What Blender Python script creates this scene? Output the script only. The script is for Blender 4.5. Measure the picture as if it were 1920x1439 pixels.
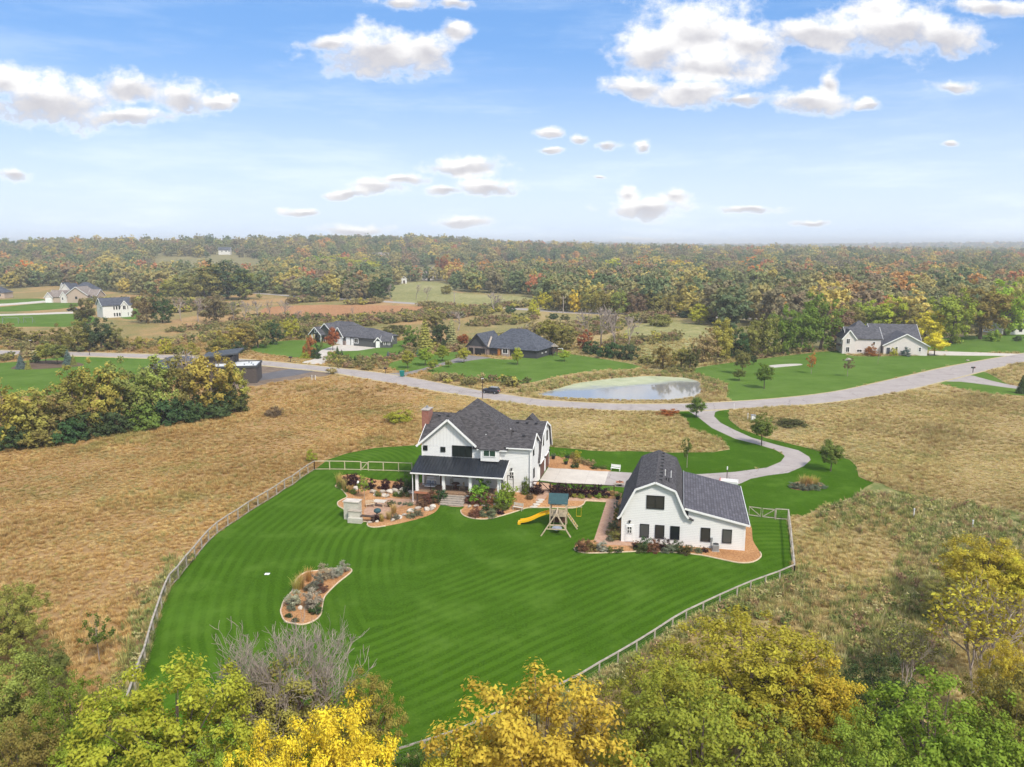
import bpy, bmesh, math, random
import numpy as np
from mathutils import Vector, Matrix, geometry

for _o in list(bpy.data.objects):
    bpy.data.objects.remove(_o)
SC = bpy.context.scene
COL = SC.collection
R = math.radians

# ---------------------------------------------------------------- camera
F = 1480.0; HY = 457.0; CH = 30.0            # focal length in photo pixels, horizon row, flying height (m)
PITCH = math.atan((719.5 - HY) / F)
cam = bpy.data.cameras.new('camera'); camo = bpy.data.objects.new('camera', cam); COL.objects.link(camo)
camo.location = (0, 0, CH); camo.rotation_euler = (math.pi / 2 - PITCH, 0, 0)
cam.sensor_fit = 'HORIZONTAL'; cam.sensor_width = 36.0; cam.lens = 36.0 * F / 1920.0
cam.clip_start = 0.5; cam.clip_end = 40000
SC.camera = camo
_c, _s = math.cos(PITCH), math.sin(PITCH)
def ray(x, y):
    a = (x - 960) / F; b = (719.5 - y) / F
    return (a, _c + b * _s, -_s + b * _c)

# ---------------------------------------------------------------- render settings
SC.render.engine = 'CYCLES'
cy = SC.cycles
cy.use_denoising = True
cy.max_bounces = 6; cy.diffuse_bounces = 3; cy.glossy_bounces = 2; cy.transmission_bounces = 3
cy.volume_bounces = 0; cy.transparent_max_bounces = 6
cy.caustics_reflective = False; cy.caustics_refractive = False
cy.sample_clamp_indirect = 4.0
cy.use_adaptive_sampling = True; cy.adaptive_threshold = 0.02
SC.view_settings.view_transform = 'Standard'; SC.view_settings.look = 'None'
SC.view_settings.gamma = 1.0; SC.view_settings.exposure = 0.56

# ---------------------------------------------------------------- node helpers
def node(nt, typ, ins=None, **props):
    n = nt.nodes.new(typ)
    for k, v in props.items():
        setattr(n, k, v)
    for k, v in (ins or {}).items():
        s = n.inputs[k]
        if isinstance(v, bpy.types.NodeSocket): nt.links.new(v, s)
        else: s.default_value = v
    return n
def mth(nt, op, a, b=None, c=None, clamp=False):
    ins = {0: a}
    if b is not None: ins[1] = b
    if c is not None: ins[2] = c
    return node(nt, 'ShaderNodeMath', ins, operation=op, use_clamp=clamp).outputs[0]
def vmth(nt, op, a, b=None, c=None, scale=None):
    ins = {0: a}
    if b is not None: ins[1] = b
    if c is not None: ins[2] = c
    if scale is not None: ins['Scale'] = scale
    n = node(nt, 'ShaderNodeVectorMath', ins, operation=op)
    return n.outputs['Value'] if op in ('LENGTH', 'DOT_PRODUCT', 'DISTANCE') else n.outputs[0]
def sstep(nt, v, lo, hi, to0=0.0, to1=1.0):
    return node(nt, 'ShaderNodeMapRange', {'Value': v, 'From Min': lo, 'From Max': hi, 'To Min': to0, 'To Max': to1},
                interpolation_type='SMOOTHSTEP').outputs[0]
def mixc(nt, f, a, b, blend='MIX'):
    n = node(nt, 'ShaderNodeMix', data_type='RGBA', blend_type=blend)
    for k, v in ((0, f), (6, a), (7, b)):
        if isinstance(v, bpy.types.NodeSocket): nt.links.new(v, n.inputs[k])
        else: n.inputs[k].default_value = (v if k == 0 else (*v[:3], 1))
    return n.outputs[2]
def noise(nt, vec, scale, detail=4.0, rough=0.55, color=False, lac=2.0):
    n = node(nt, 'ShaderNodeTexNoise', {'Vector': vec, 'Scale': scale, 'Detail': detail, 'Roughness': rough, 'Lacunarity': lac})
    return n.outputs['Color' if color else 'Fac']
def ramp(nt, fac, stops, interp='LINEAR'):
    n = node(nt, 'ShaderNodeValToRGB', {'Fac': fac})
    cr = n.color_ramp; cr.interpolation = interp
    while len(cr.elements) < len(stops): cr.elements.new(0.5)
    for e, (p, c) in zip(cr.elements, stops):
        e.position = p; e.color = (*c[:3], 1)
    return n.outputs[0]

# ---------------------------------------------------------------- sun and sky
SUN_EL, SUN_AZ = R(48), R(148)               # azimuth measured from +Y towards +X: behind the camera, to its right
sd = Vector((math.cos(SUN_EL) * math.sin(SUN_AZ), math.cos(SUN_EL) * math.cos(SUN_AZ), math.sin(SUN_EL)))
sun = bpy.data.lights.new('sun', 'SUN'); sun.energy = 2.9; sun.angle = R(8); sun.color = (1.0, 0.935, 0.815)
suno = bpy.data.objects.new('sun', sun); COL.objects.link(suno)
suno.rotation_euler = (-sd).to_track_quat('-Z', 'Y').to_euler(); suno.location = (60, -80, 200)

W = bpy.data.worlds.new('World'); SC.world = W; W.use_nodes = True
nt = W.node_tree; nt.nodes.clear()
w_dir = node(nt, 'ShaderNodeTexCoord').outputs['Generated']
w_sky = node(nt, 'ShaderNodeTexSky', {}, sky_type='NISHITA', sun_disc=False, sun_elevation=SUN_EL, sun_rotation=SUN_AZ,
             altitude=200.0, air_density=1.0, dust_density=1.6, ozone_density=2.5)
w_xyz = node(nt, 'ShaderNodeSeparateXYZ', {0: w_dir}).outputs
w_el = mth(nt, 'MAXIMUM', w_xyz[2], 0.0)
SKY_STR = 0.115
w_base = vmth(nt, 'SCALE', w_sky.outputs[0], scale=SKY_STR)
# thin high veil that whitens the blue towards the horizon, all the way round
w_veiln = noise(nt, vmth(nt, 'MULTIPLY', w_dir, (1.6, 2.2, 11.0)), 2.6, 6, 0.62)
w_veil = mth(nt, 'ADD', sstep(nt, w_el, 0.0, 0.24, 0.84, 0.0), mth(nt, 'MULTIPLY', sstep(nt, w_veiln, 0.44, 0.72), 0.22), clamp=True)
w_blue = mixc(nt, 0.6, w_base, (0.105, 0.295, 0.68))
w_air = mixc(nt, w_veil, w_blue, (0.63, 0.715, 0.82))
CLOUDS = [(90,190,150,46),(240,165,85,30),(235,218,85,18),(10,160,100,34),(345,185,52,30),(408,190,36,13),(440,182,11,9),
 (715,100,115,42),(622,86,56,20),(795,92,58,36),(858,58,30,18),(752,4,46,13),(850,9,38,9),
 (1300,70,130,72),(1400,85,75,52),(1230,100,70,50),(1330,125,110,38),(1540,62,110,30),(1680,55,140,42),(1770,66,76,34),(1650,20,78,34),(1850,14,80,18),
 (1305,172,95,27),(1195,162,58,20),(1390,186,58,12),(1515,193,72,24),(1556,160,22,32),(1624,201,28,11),(1786,163,42,14),
 (22,330,30,13),(868,314,76,19),(912,352,72,17),(830,360,30,10),(705,352,62,16),(655,362,46,10),(756,338,50,13),
 (574,397,42,9),(668,430,64,12),(868,416,56,10),(1215,392,78,19),(1183,368,24,17),(1262,372,34,20),(1410,396,62,9),(1525,420,30,7),(1215,450,58,7),
 (1030,246,26,9),(1091,256,18,9),(1136,271,26,9),(1028,280,25,7),(1202,278,16,11),(1123,329,13,4),(1772,268,18,7),(885,453,42,5)]
# gnomonic chart of the sky ahead (x/y, z/y): every cloud has its own bearing, elevation and extent
w_inv = mth(nt, 'DIVIDE', 1.0, mth(nt, 'MAXIMUM', w_xyz[1], 0.05))
w_p = node(nt, 'ShaderNodeCombineXYZ', {0: mth(nt, 'MULTIPLY', w_xyz[0], w_inv), 1: mth(nt, 'MULTIPLY', w_xyz[2], w_inv), 2: 0.0}).outputs[0]
def cloud_base(pw, rmin=0, lift=0.0):
    best = None
    for cx, cyy, rx, ry in CLOUDS:
        if rx < rmin: continue
        d = ray(cx, cyy - ry * lift); cu, cv = d[0] / d[1], d[2] / d[1]
        iu, iv = F * d[1] / (rx * 1.12), F * d[1] / (ry * 1.12)
        ln = vmth(nt, 'LENGTH', vmth(nt, 'MULTIPLY_ADD', pw, (iu, iv, 0.0), (-cu * iu, -cv * iv, 0.0)))
        best = ln if best is None else node(nt, 'ShaderNodeMath', {0: best, 1: ln, 2: 0.15}, operation='SMOOTH_MIN').outputs[0]
    return best
wn = noise(nt, vmth(nt, 'MULTIPLY', w_p, (1.0, 1.5, 1.0)), 15.0, 3, 0.5, True)
pw = vmth(nt, 'MULTIPLY_ADD', vmth(nt, 'SUBTRACT', wn, (0.5, 0.5, 0.5)), (0.036, 0.022, 0.0), w_p)
fb = noise(nt, vmth(nt, 'MULTIPLY', w_p, (1.0, 1.35, 1.0)), 24.0, 8.0, 0.62)
b0 = cloud_base(pw); bS = cloud_base(pw, 0, 0.7)
cf0 = mth(nt, 'ADD', mth(nt, 'SUBTRACT', 1.0, b0), mth(nt, 'MULTIPLY', mth(nt, 'SUBTRACT', fb, 0.5), 2.4))
c_mask = sstep(nt, cf0, -0.18, 0.68)
c_lit = sstep(nt, mth(nt, 'ADD', mth(nt, 'SUBTRACT', b0, bS), mth(nt, 'MULTIPLY', mth(nt, 'SUBTRACT', fb, 0.5), 1.1)), -0.80, 0.34)
c_lit = mth(nt, 'MAXIMUM', c_lit, sstep(nt, c_mask, 0.75, 0.2))
c_col = mixc(nt, c_lit, (0.45, 0.44, 0.465), (0.84, 0.825, 0.80))
w_front = mixc(nt, mth(nt, 'MULTIPLY', c_mask, 0.96), w_air, c_col)
# the rest of the sky: the same kind of broken cumulus
g_n = noise(nt, vmth(nt, 'MULTIPLY', w_dir, (1.0, 1.0, 2.4)), 7.0, 5.0, 0.6)
w_rest = mixc(nt, sstep(nt, g_n, 0.45, 0.58, 0.0, 0.95), w_air, (0.84, 0.79, 0.73))
bg_f = node(nt, 'ShaderNodeBackground', {'Color': w_front, 'Strength': 1.0}).outputs[0]
bg_r = node(nt, 'ShaderNodeBackground', {'Color': w_rest, 'Strength': 1.0}).outputs[0]
# chart is valid for bearings ahead; the hand-over lies where both show open sky or scattered cloud
sel = mth(nt, 'MULTIPLY', sstep(nt, mth(nt, 'MULTIPLY', mth(nt, 'ABSOLUTE', w_xyz[0]), w_inv), 0.80, 0.70),
          sstep(nt, mth(nt, 'MULTIPLY', w_xyz[2], w_inv), 0.50, 0.40))
sel = mth(nt, 'MULTIPLY', sel, mth(nt, 'GREATER_THAN', w_xyz[1], 0.2))
mx = node(nt, 'ShaderNodeMixShader', {0: sel, 1: bg_r, 2: bg_f})
wo = node(nt, 'ShaderNodeOutputWorld'); nt.links.new(mx.outputs[0], wo.inputs[0])
W.cycles.sampling_method = 'MANUAL'; W.cycles.sample_map_resolution = 512
# ================================================================= helpers
rng = np.random.default_rng(7)
def S(t, a, b):
    t = np.clip((np.asarray(t, float) - a) / (b - a), 0.0, 1.0); return t * t * (3 - 2 * t)
HA = R(12)                                    # both farm buildings are turned 12 degrees clockwise
HU = np.array([math.cos(HA), -math.sin(HA)]); HV = np.array([math.sin(HA), math.cos(HA)])
HO = np.array([-11.453, 89.488])              # front left corner of the porch deck
BO = np.array([11.17, 76.71])                 # front left corner of the barn
WL = -0.35
def at_level(px, py, z):
    d = ray(px, py); t = (z - CH) / d[2]; return (d[0] * t, d[1] * t)
POND = np.array([at_level(x, y, WL) for x, y in [(1003,741),(1034,732),(1081,719),(1144,710),(1222,705),(1284,708.4),(1312.5,716),(1316,732),(1303,745.5),(1269,751),(1144,751.5),(1081,749),(1019,746)]])
def inside(x, y, poly):
    x = np.asarray(x, float); y = np.asarray(y, float); r = np.zeros(x.shape, bool); p = np.asarray(poly); q = np.roll(p, -1, 0)
    for (x0, y0), (x1, y1) in zip(p, q):
        if y0 == y1: continue
        c = ((y0 > y) != (y1 > y)) & (x < (x1 - x0) * (y - y0) / (y1 - y0) + x0); r ^= c
    return r
def pdist(x, y, poly, closed=True):
    x = np.asarray(x, float); y = np.asarray(y, float); best = np.full(x.shape, 1e9); p = np.asarray(poly, float); q = np.roll(p, -1, 0)
    if not closed: p, q = p[:-1], q[:-1]
    for (x0, y0), (x1, y1) in zip(p, q):
        ex, ey = x1 - x0, y1 - y0; t = np.clip(((x - x0) * ex + (y - y0) * ey) / (ex * ex + ey * ey + 1e-12), 0, 1)
        best = np.minimum(best, np.hypot(x - x0 - t * ex, y - y0 - t * ey))
    return best
def hgt(x, y):
    x = np.asarray(x, float); y = np.asarray(y, float)
    dx, dy = x - HO[0], y - HO[1]
    u = dx * HU[0] + dy * HU[1]; v = dx * HV[0] + dy * HV[1]
    h = 1.15 * S(v, -5, 6) * S(u, -4, 3.5) * (1 - S(v, 22, 48)) * (1 - S(u, 15, 24))
    h -= 0.75 * np.exp(-((u + 3.2) / 3.6) ** 2 - ((v - 0.5) / 3.4) ** 2)
    # pond basin
    near = (np.abs(x - 24) < 30) & (np.abs(y - 168) < 26)
    if np.any(near):
        d = pdist(x, y, POND); d = np.where(inside(x, y, POND), -d, d); h -= 0.75 * S(d, 1.6, -1.8)
    # far, gently rolling ground
    far = S(y, 500, 1100)
    h += far * 25 * np.exp(-((x + 190) / 330) ** 2 - ((y - 1450) / 420) ** 2)
    h += far * 20 * np.exp(-((x + 640) / 330) ** 2 - ((y - 1250) / 420) ** 2)
    h += far * 9 * np.exp(-((x - 420) / 300) ** 2 - ((y - 1500) / 500) ** 2)
    f2 = S(y, 1600, 3200)
    h += f2 * (7 + 6 * np.sin(x / 430 + 1.3) + 5 * np.sin(x / 950 - y / 1300) + 5 * np.sin(y / 700 + x / 2200))
    return h
def G(px, py, dz=0.0):
    """ground point seen at a photo pixel (dz: that many metres above the ground)"""
    d = ray(px, py); z = 0.0
    for _ in range(12):
        t = (z + dz - CH) / d[2]; x, y = d[0] * t, d[1] * t; z = float(hgt(x, y))
    return np.array([x, y])
def G3(px, py, dz=0.0):
    g = G(px, py, dz); return Vector((g[0], g[1], float(hgt(*g))))
def depth(y_world, z=0.0):
    return y_world * _c + (CH - z) * _s

# ---------------------------------------------------------------- object helpers
def tag(o, label=None, cat=None, group=None, kind=None):
    for k, v in (('label', label), ('category', cat), ('group', group), ('kind', kind)):
        if v: o[k] = v
    return o
def empty(name, loc, rz=0.0, label=None, cat=None, group=None):
    o = bpy.data.objects.new(name, None); COL.objects.link(o)
    o.location = loc; o.rotation_euler = (0, 0, rz); o.empty_display_size = 0.3
    return tag(o, label, cat, group)
def link(name, me, parent=None, loc=None):
    o = bpy.data.objects.new(name, me); COL.objects.link(o)
    if parent: o.parent = parent
    if loc is not None: o.location = loc
    return o
def mesh(name, vs, fs, m=None):
    me = bpy.data.meshes.new(name); me.from_pydata([tuple(map(float, v)) for v in vs], [], fs)
    if m: me.materials.append(m)
    return me
def fast_mesh(name, co, quads=None, tris=None, m=None, attrs=None, smooth=False):
    me = bpy.data.meshes.new(name)
    co = np.ascontiguousarray(co, dtype=np.float32); me.vertices.add(len(co)); me.vertices.foreach_set('co', co.ravel())
    idx = []; starts = []; tot = 0
    if quads is not None and len(quads):
        q = np.asarray(quads, np.int32); idx.append(q.ravel()); starts.append(np.arange(len(q)) * 4); tot = len(q) * 4
    if tris is not None and len(tris):
        t = np.asarray(tris, np.int32); idx.append(t.ravel()); starts.append(tot + np.arange(len(t)) * 3)
    idx = np.concatenate(idx).astype(np.int32); starts = np.concatenate(starts).astype(np.int32)
    me.loops.add(len(idx)); me.loops.foreach_set('vertex_index', idx)
    me.polygons.add(len(starts)); me.polygons.foreach_set('loop_start', starts)
    if smooth: me.polygons.foreach_set('use_smooth', np.ones(len(starts), bool))
    for k, a in (attrs or {}).items():
        at = me.attributes.new(k, 'FLOAT', 'POINT'); at.data.foreach_set('value', np.asarray(a, np.float32))
    me.update(calc_edges=True)
    if m: me.materials.append(m)
    return me
class MB:
    """collects simple solids, then links them as one mesh object"""
    def __init__(s): s.v = []; s.f = []
    def add(s, vs, fs):
        n = len(s.v); s.v += [tuple(map(float, p)) for p in vs]; s.f += [tuple(i + n for i in f) for f in fs]; return s
    def box(s, x0, x1, y0, y1, z0, z1):
        return s.add([(x0,y0,z0),(x1,y0,z0),(x1,y1,z0),(x0,y1,z0),(x0,y0,z1),(x1,y0,z1),(x1,y1,z1),(x0,y1,z1)],
                     [(0,3,2,1),(4,5,6,7),(0,1,5,4),(1,2,6,5),(2,3,7,6),(3,0,4,7)])
    def bar(s, a, b, w, h=None, up=(0, 0, 1)):
        a, b = Vector(a), Vector(b); h = h or w; d = (b - a).normalized(); x = d.cross(Vector(up))
        if x.length < 1e-3: x = d.cross(Vector((0, 1, 0)))
        x = x.normalized() * (w / 2); y = x.normalized().cross(d) * (h / 2)
        vs = [a - x - y, a + x - y, a + x + y, a - x + y, b - x - y, b + x - y, b + x + y, b - x + y]
        return s.add(vs, [(0,3,2,1),(4,5,6,7),(0,1,5,4),(1,2,6,5),(2,3,7,6),(3,0,4,7)])
    def tube(s, pts, rs, n=6, cap=True):
        pts = [Vector(p) for p in pts]; base = len(s.v); k = len(pts)
        if not hasattr(rs, '__len__'): rs = [rs] * k
        for i, p in enumerate(pts):
            d = (pts[min(i + 1, k - 1)] - pts[max(i - 1, 0)]).normalized()
            x = d.orthogonal().normalized() if abs(d.z) > 0.99 else d.cross(Vector((0, 0, 1))).normalized(); y = d.cross(x)
            for j in range(n):
                a = 2 * math.pi * j / n; q = p + (x * math.cos(a) + y * math.sin(a)) * rs[i]; s.v.append(tuple(q))
        for i in range(k - 1):
            for j in range(n):
                a0 = base + i * n + j; a1 = base + i * n + (j + 1) % n; s.f.append((a0, a1, a1 + n, a0 + n))
        if cap:
            s.f.append(tuple(base + j for j in range(n))[::-1]); s.f.append(tuple(base + (k - 1) * n + j for j in range(n)))
        return s
    def prism(s, prof, axis, a0, a1):
        """profile polygon extruded along 'x' (profile is y,z), 'y' (profile is x,z) or 'z' (profile is x,y)"""
        n = len(prof); f = {'x': lambda p, a: (a, p[0], p[1]), 'y': lambda p, a: (p[0], a, p[1]), 'z': lambda p, a: (p[0], p[1], a)}[axis]
        vs = [f(p, a0) for p in prof] + [f(p, a1) for p in prof]
        return s.add(vs, [tuple(range(n))[::-1], tuple(range(n, 2 * n))] + [(i, (i + 1) % n, (i + 1) % n + n, i + n) for i in range(n)])
    def slab(s, pts, th):
        """flat polygon with thickness th, grown against its upward normal"""
        p = [Vector(q) for q in pts]; nn = (p[1] - p[0]).cross(p[2] - p[0]).normalized()
        if nn.z < 0: p = p[::-1]; nn = -nn
        n = len(p); return s.add(p + [q - nn * th for q in p], [tuple(range(n)), tuple(range(n, 2 * n))[::-1]] + [(i, i + n, (i + 1) % n + n, (i + 1) % n) for i in range(n)])
    def cyl(s, c, r, z0, z1, n=12, r2=None):
        return s.tube([(c[0], c[1], z0), (c[0], c[1], z1)], [r, r if r2 is None else r2], n)
    def build(s, name, m, parent=None, bevel=0.0, smooth=False):
        me = bpy.data.meshes.new(name); me.from_pydata(s.v, [], s.f)
        b = bmesh.new(); b.from_mesh(me); bmesh.ops.recalc_face_normals(b, faces=b.faces)
        if bevel: bmesh.ops.bevel(b, geom=b.edges[:], offset=bevel, segments=1, affect='EDGES', clamp_overlap=True)
        b.to_mesh(me); b.free()
        if smooth: me.polygons.foreach_set('use_smooth', np.ones(len(me.polygons), bool))
        if m: me.materials.append(m)
        return link(name, me, parent)

# ---------------------------------------------------------------- materials
def new_mat(name):
    m = bpy.data.materials.new(name); m.use_nodes = True; n = m.node_tree
    return m, n, n.nodes['Principled BSDF']
def P(name, col, rough=0.7, var=0.0, scale=3.0, bump=0.0, bscale=None, metal=0.0, spec=0.3):
    """plain paint / stone / wood: base colour with grain and fine relief"""
    m, n, b = new_mat(name)
    tc = node(n, 'ShaderNodeTexCoord').outputs['Object']
    b.inputs['Roughness'].default_value = rough; b.inputs['Metallic'].default_value = metal
    b.inputs['Specular IOR Level'].default_value = spec
    if var:
        f = noise(n, tc, scale, 5, 0.65)
        lo = tuple(c * (1 - var) for c in col); hi = tuple(min(1, c * (1 + var)) for c in col)
        n.links.new(ramp(n, f, [(0.28, lo), (0.72, hi)]), b.inputs['Base Color'])
    else: b.inputs['Base Color'].default_value = (*col, 1)
    if bump:
        bf = noise(n, tc, bscale or scale * 4, 3, 0.6)
        n.links.new(node(n, 'ShaderNodeBump', {'Strength': bump, 'Distance': 0.03, 'Height': bf}).outputs[0], b.inputs['Normal'])
    return m
def siding(name, col, pitch=0.17, vertical=False, weather=0.06, groove=0.55):
    """painted lap siding or board-and-batten: narrow shadow joints as relief"""
    m, n, b = new_mat(name)
    tc = node(n, 'ShaderNodeTexCoord').outputs['Object']; s = node(n, 'ShaderNodeSeparateXYZ', {0: tc}).outputs
    co = mth(n, 'ADD', s[0], s[1]) if vertical else s[2]
    fr = mth(n, 'FRACT', mth(n, 'DIVIDE', co, pitch))
    lap = mth(n, 'SUBTRACT', 1.0, fr) if not vertical else sstep(n, mth(n, 'ABSOLUTE', mth(n, 'SUBTRACT', fr, 0.5)), 0.06, 0.10, 1.0, 0.0)
    f = noise(n, tc, 1.3, 6, 0.7)
    c = mixc(n, f, tuple(x * (1 - weather * 2) for x in col), tuple(min(1, x * (1 + weather)) for x in col))
    joint = sstep(n, fr, 0.86, 0.97) if not vertical else mth(n, 'MULTIPLY', sstep(n, mth(n, 'ABSOLUTE', mth(n, 'SUBTRACT', fr, 0.5)), 0.10, 0.05), 0.35)
    c = mixc(n, mth(n, 'MULTIPLY', joint, 1 - groove), c, tuple(x * 0.3 for x in col))
    n.links.new(c, b.inputs['Base Color']); b.inputs['Roughness'].default_value = 0.6; b.inputs['Specular IOR Level'].default_value = 0.25
    n.links.new(node(n, 'ShaderNodeBump', {'Strength': 0.5, 'Distance': 0.02, 'Height': lap}).outputs[0], b.inputs['Normal'])
    return m
def shingle(name, c0, c1, w=0.34, h=0.16, line=0.25, mortar=0.012):
    """asphalt shingles: every tab its own shade, courses with a shadow line"""
    m, n, b = new_mat(name)
    tc = node(n, 'ShaderNodeTexCoord').outputs['Object']; s = node(n, 'ShaderNodeSeparateXYZ', {0: tc}).outputs
    nr = node(n, 'ShaderNodeSeparateXYZ', {0: node(n, 'ShaderNodeTexCoord').outputs['Normal']}).outputs
    side = mth(n, 'GREATER_THAN', mth(n, 'ABSOLUTE', nr[0]), mth(n, 'ABSOLUTE', nr[1]))
    along = mth(n, 'ADD', mth(n, 'MULTIPLY', s[1], side), mth(n, 'MULTIPLY', s[0], mth(n, 'SUBTRACT', 1.0, side)))
    up = mth(n, 'DIVIDE', s[2], mth(n, 'MAXIMUM', 0.1, mth(n, 'SQRT', mth(n, 'SUBTRACT', 1.0, mth(n, 'MULTIPLY', nr[2], nr[2])))))
    vv = node(n, 'ShaderNodeCombineXYZ', {0: along, 1: up, 2: 0.0}).outputs[0]
    br = node(n, 'ShaderNodeTexBrick', {'Vector': vv, 'Color1': (0, 0, 0, 1), 'Color2': (1, 1, 1, 1), 'Mortar': (0.5, 0.5, 0.5, 1), 'Scale': 1.0, 'Mortar Size': mortar,
              'Brick Width': w, 'Row Height': h, 'Bias': 0.0}, offset=0.5)
    f = mth(n, 'ADD', mth(n, 'MULTIPLY', br.outputs['Color'], 0.55), mth(n, 'MULTIPLY', noise(n, tc, 2.2, 6, 0.75), 0.5))
    c = ramp(n, f, [(0.2, c0), (0.75, c1)])
    c = mixc(n, mth(n, 'MULTIPLY', br.outputs['Fac'], line), c, tuple(x * 0.25 for x in c0))
    n.links.new(c, b.inputs['Base Color']); b.inputs['Roughness'].default_value = 0.85; b.inputs['Specular IOR Level'].default_value = 0.2
    hh = mth(n, 'ADD', mth(n, 'MULTIPLY', br.outputs['Fac'], -1.0), noise(n, tc, 40, 2, 0.7))
    n.links.new(node(n, 'ShaderNodeBump', {'Strength': 0.5, 'Distance': 0.02, 'Height': hh}).outputs[0], b.inputs['Normal'])
    return m
def brickmat(name, c0, c1, mortar, w=0.22, h=0.075):
    m, n, b = new_mat(name)
    tc = node(n, 'ShaderNodeTexCoord').outputs['Object']; s = node(n, 'ShaderNodeSeparateXYZ', {0: tc}).outputs
    vv = node(n, 'ShaderNodeCombineXYZ', {0: mth(n, 'ADD', s[0], s[1]), 1: s[2], 2: 0.0}).outputs[0]
    br = node(n, 'ShaderNodeTexBrick', {'Vector': vv, 'Color1': (*c0, 1), 'Color2': (*c1, 1), 'Mortar': (*mortar, 1), 'Scale': 1.0, 'Mortar Size': 0.008, 'Brick Width': w, 'Row Height': h})
    n.links.new(mixc(n, noise(n, tc, 3, 5, 0.7), br.outputs['Color'], tuple(x * 0.6 for x in c0)), b.inputs['Base Color'])
    b.inputs['Roughness'].default_value = 0.85
    n.links.new(node(n, 'ShaderNodeBump', {'Strength': 0.6, 'Distance': 0.015, 'Height': mth(n, 'SUBTRACT', 1.0, br.outputs['Fac'])}).outputs[0], b.inputs['Normal'])
    return m
def glassmat(name, col=(0.015, 0.018, 0.02), rough=0.06):
    m, n, b = new_mat(name)
    b.inputs['Base Color'].default_value = (*col, 1); b.inputs['Roughness'].default_value = rough; b.inputs['Specular IOR Level'].default_value = 0.32
    tc = node(n, 'ShaderNodeTexCoord').outputs['Object']
    n.links.new(node(n, 'ShaderNodeBump', {'Strength': 0.05, 'Distance': 0.01, 'Height': noise(n, tc, 1.2, 2, 0.5)}).outputs[0], b.inputs['Normal'])
    return m
M = {}
M['white_siding'] = siding('white_siding', (0.80, 0.80, 0.79), 0.18)
M['white_batten'] = siding('white_batten', (0.80, 0.80, 0.79), 0.42, True)
M['white_trim'] = P('white_trim', (0.82, 0.82, 0.81), 0.5, 0.04, 2)
M['roof_dark'] = shingle('roof_dark', (0.036, 0.034, 0.036), (0.104, 0.097, 0.101))
M['roof_lean'] = shingle('roof_lean', (0.080, 0.077, 0.090), (0.135, 0.130, 0.150), 0.7, 0.30, 0.6, 0.03)
M['roof_neigh'] = shingle('roof_neigh', (0.055, 0.055, 0.062), (0.12, 0.12, 0.135), 0.5, 0.3, 0.2)
M['roof_blue'] = shingle('roof_blue', (0.045, 0.05, 0.065), (0.10, 0.11, 0.135), 0.5, 0.3, 0.2)
M['roof_tan'] = shingle('roof_tan', (0.16, 0.13, 0.115), (0.29, 0.25, 0.225), 0.5, 0.3, 0.2)
M['metal_roof'] = P('metal_roof', (0.036, 0.042, 0.052), 0.42, 0.25, 1.2, 0.0, metal=0.55, spec=0.5)
M['black_metal'] = P('black_metal', (0.02, 0.02, 0.022), 0.45)
M['glass'] = glassmat('window_glass')
M['glass_green'] = glassmat('window_glass_green', (0.03, 0.06, 0.045), 0.12)
M['glass_b'] = glassmat('window_glass_dim', (0.045, 0.04, 0.036), 0.1); M['glass_c'] = glassmat('window_glass_blind', (0.085, 0.085, 0.08), 0.18)
M['brick_red'] = brickmat('brick_red', (0.36, 0.12, 0.08), (0.45, 0.19, 0.13), (0.42, 0.36, 0.32))
M['brick_white'] = brickmat('brick_white', (0.62, 0.59, 0.50), (0.70, 0.67, 0.58), (0.45, 0.42, 0.36), 0.4, 0.15)
M['brick_tan'] = brickmat('brick_tan', (0.42, 0.34, 0.30), (0.50, 0.42, 0.37), (0.5, 0.46, 0.42))
M['wood_deck'] = P('wood_deck', (0.30, 0.19, 0.12), 0.75, 0.35, 5)
M['wood_grey'] = P('wood_grey', (0.36, 0.31, 0.26), 0.85, 0.35, 4, 0.3)
M['wood_fence'] = P('wood_fence', (0.36, 0.32, 0.265), 0.85, 0.4, 2.2, 0.3)
M['wood_fence_new'] = P('wood_fence_new', (0.50, 0.43, 0.30), 0.8, 0.2, 2.2, 0.2)
M['wood_dark'] = P('wood_dark', (0.075, 0.048, 0.036), 0.8, 0.4, 4)
M['wood_door'] = P('wood_door', (0.13, 0.062, 0.045), 0.6, 0.3, 6)
M['wood_play'] = P('wood_play', (0.50, 0.40, 0.28), 0.8, 0.3, 4)
M['concrete_step'] = P('concrete_step', (0.42, 0.38, 0.34), 0.9, 0.2, 2)
M['wire'] = P('wire', (0.22, 0.21, 0.20), 0.6)
M['stone'] = P('stone', (0.40, 0.35, 0.29), 0.9, 0.35, 2.5, 0.8, 5)
M['stone_pale'] = P('stone_pale', (0.55, 0.50, 0.43), 0.9, 0.25, 2.5, 0.5, 5)
M['edging'] = P('edging', (0.58, 0.46, 0.32), 0.9, 0.25, 3)
M['yellow_plastic'] = P('yellow_plastic', (0.80, 0.46, 0.015), 0.35)
M['green_canvas'] = P('green_canvas', (0.035, 0.085, 0.095), 0.8, 0.2, 3)
M['rubber'] = P('rubber', (0.02, 0.02, 0.02), 0.8)
M['grey_metal'] = P('grey_metal', (0.30, 0.31, 0.32), 0.5, 0.15, 3, metal=0.3)
M['white_plain'] = P('white_plain', (0.75, 0.75, 0.74), 0.5)
M['red_paint'] = P('red_paint', (0.45, 0.06, 0.05), 0.5)
M['teal_plastic'] = P('teal_plastic', (0.01, 0.19, 0.17), 0.5)
M['fabric_grey'] = P('fabric_grey', (0.28, 0.31, 0.38), 0.95, 0.2, 6)
M['terracotta'] = P('terracotta', (0.42, 0.17, 0.09), 0.85, 0.15, 4)
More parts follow.
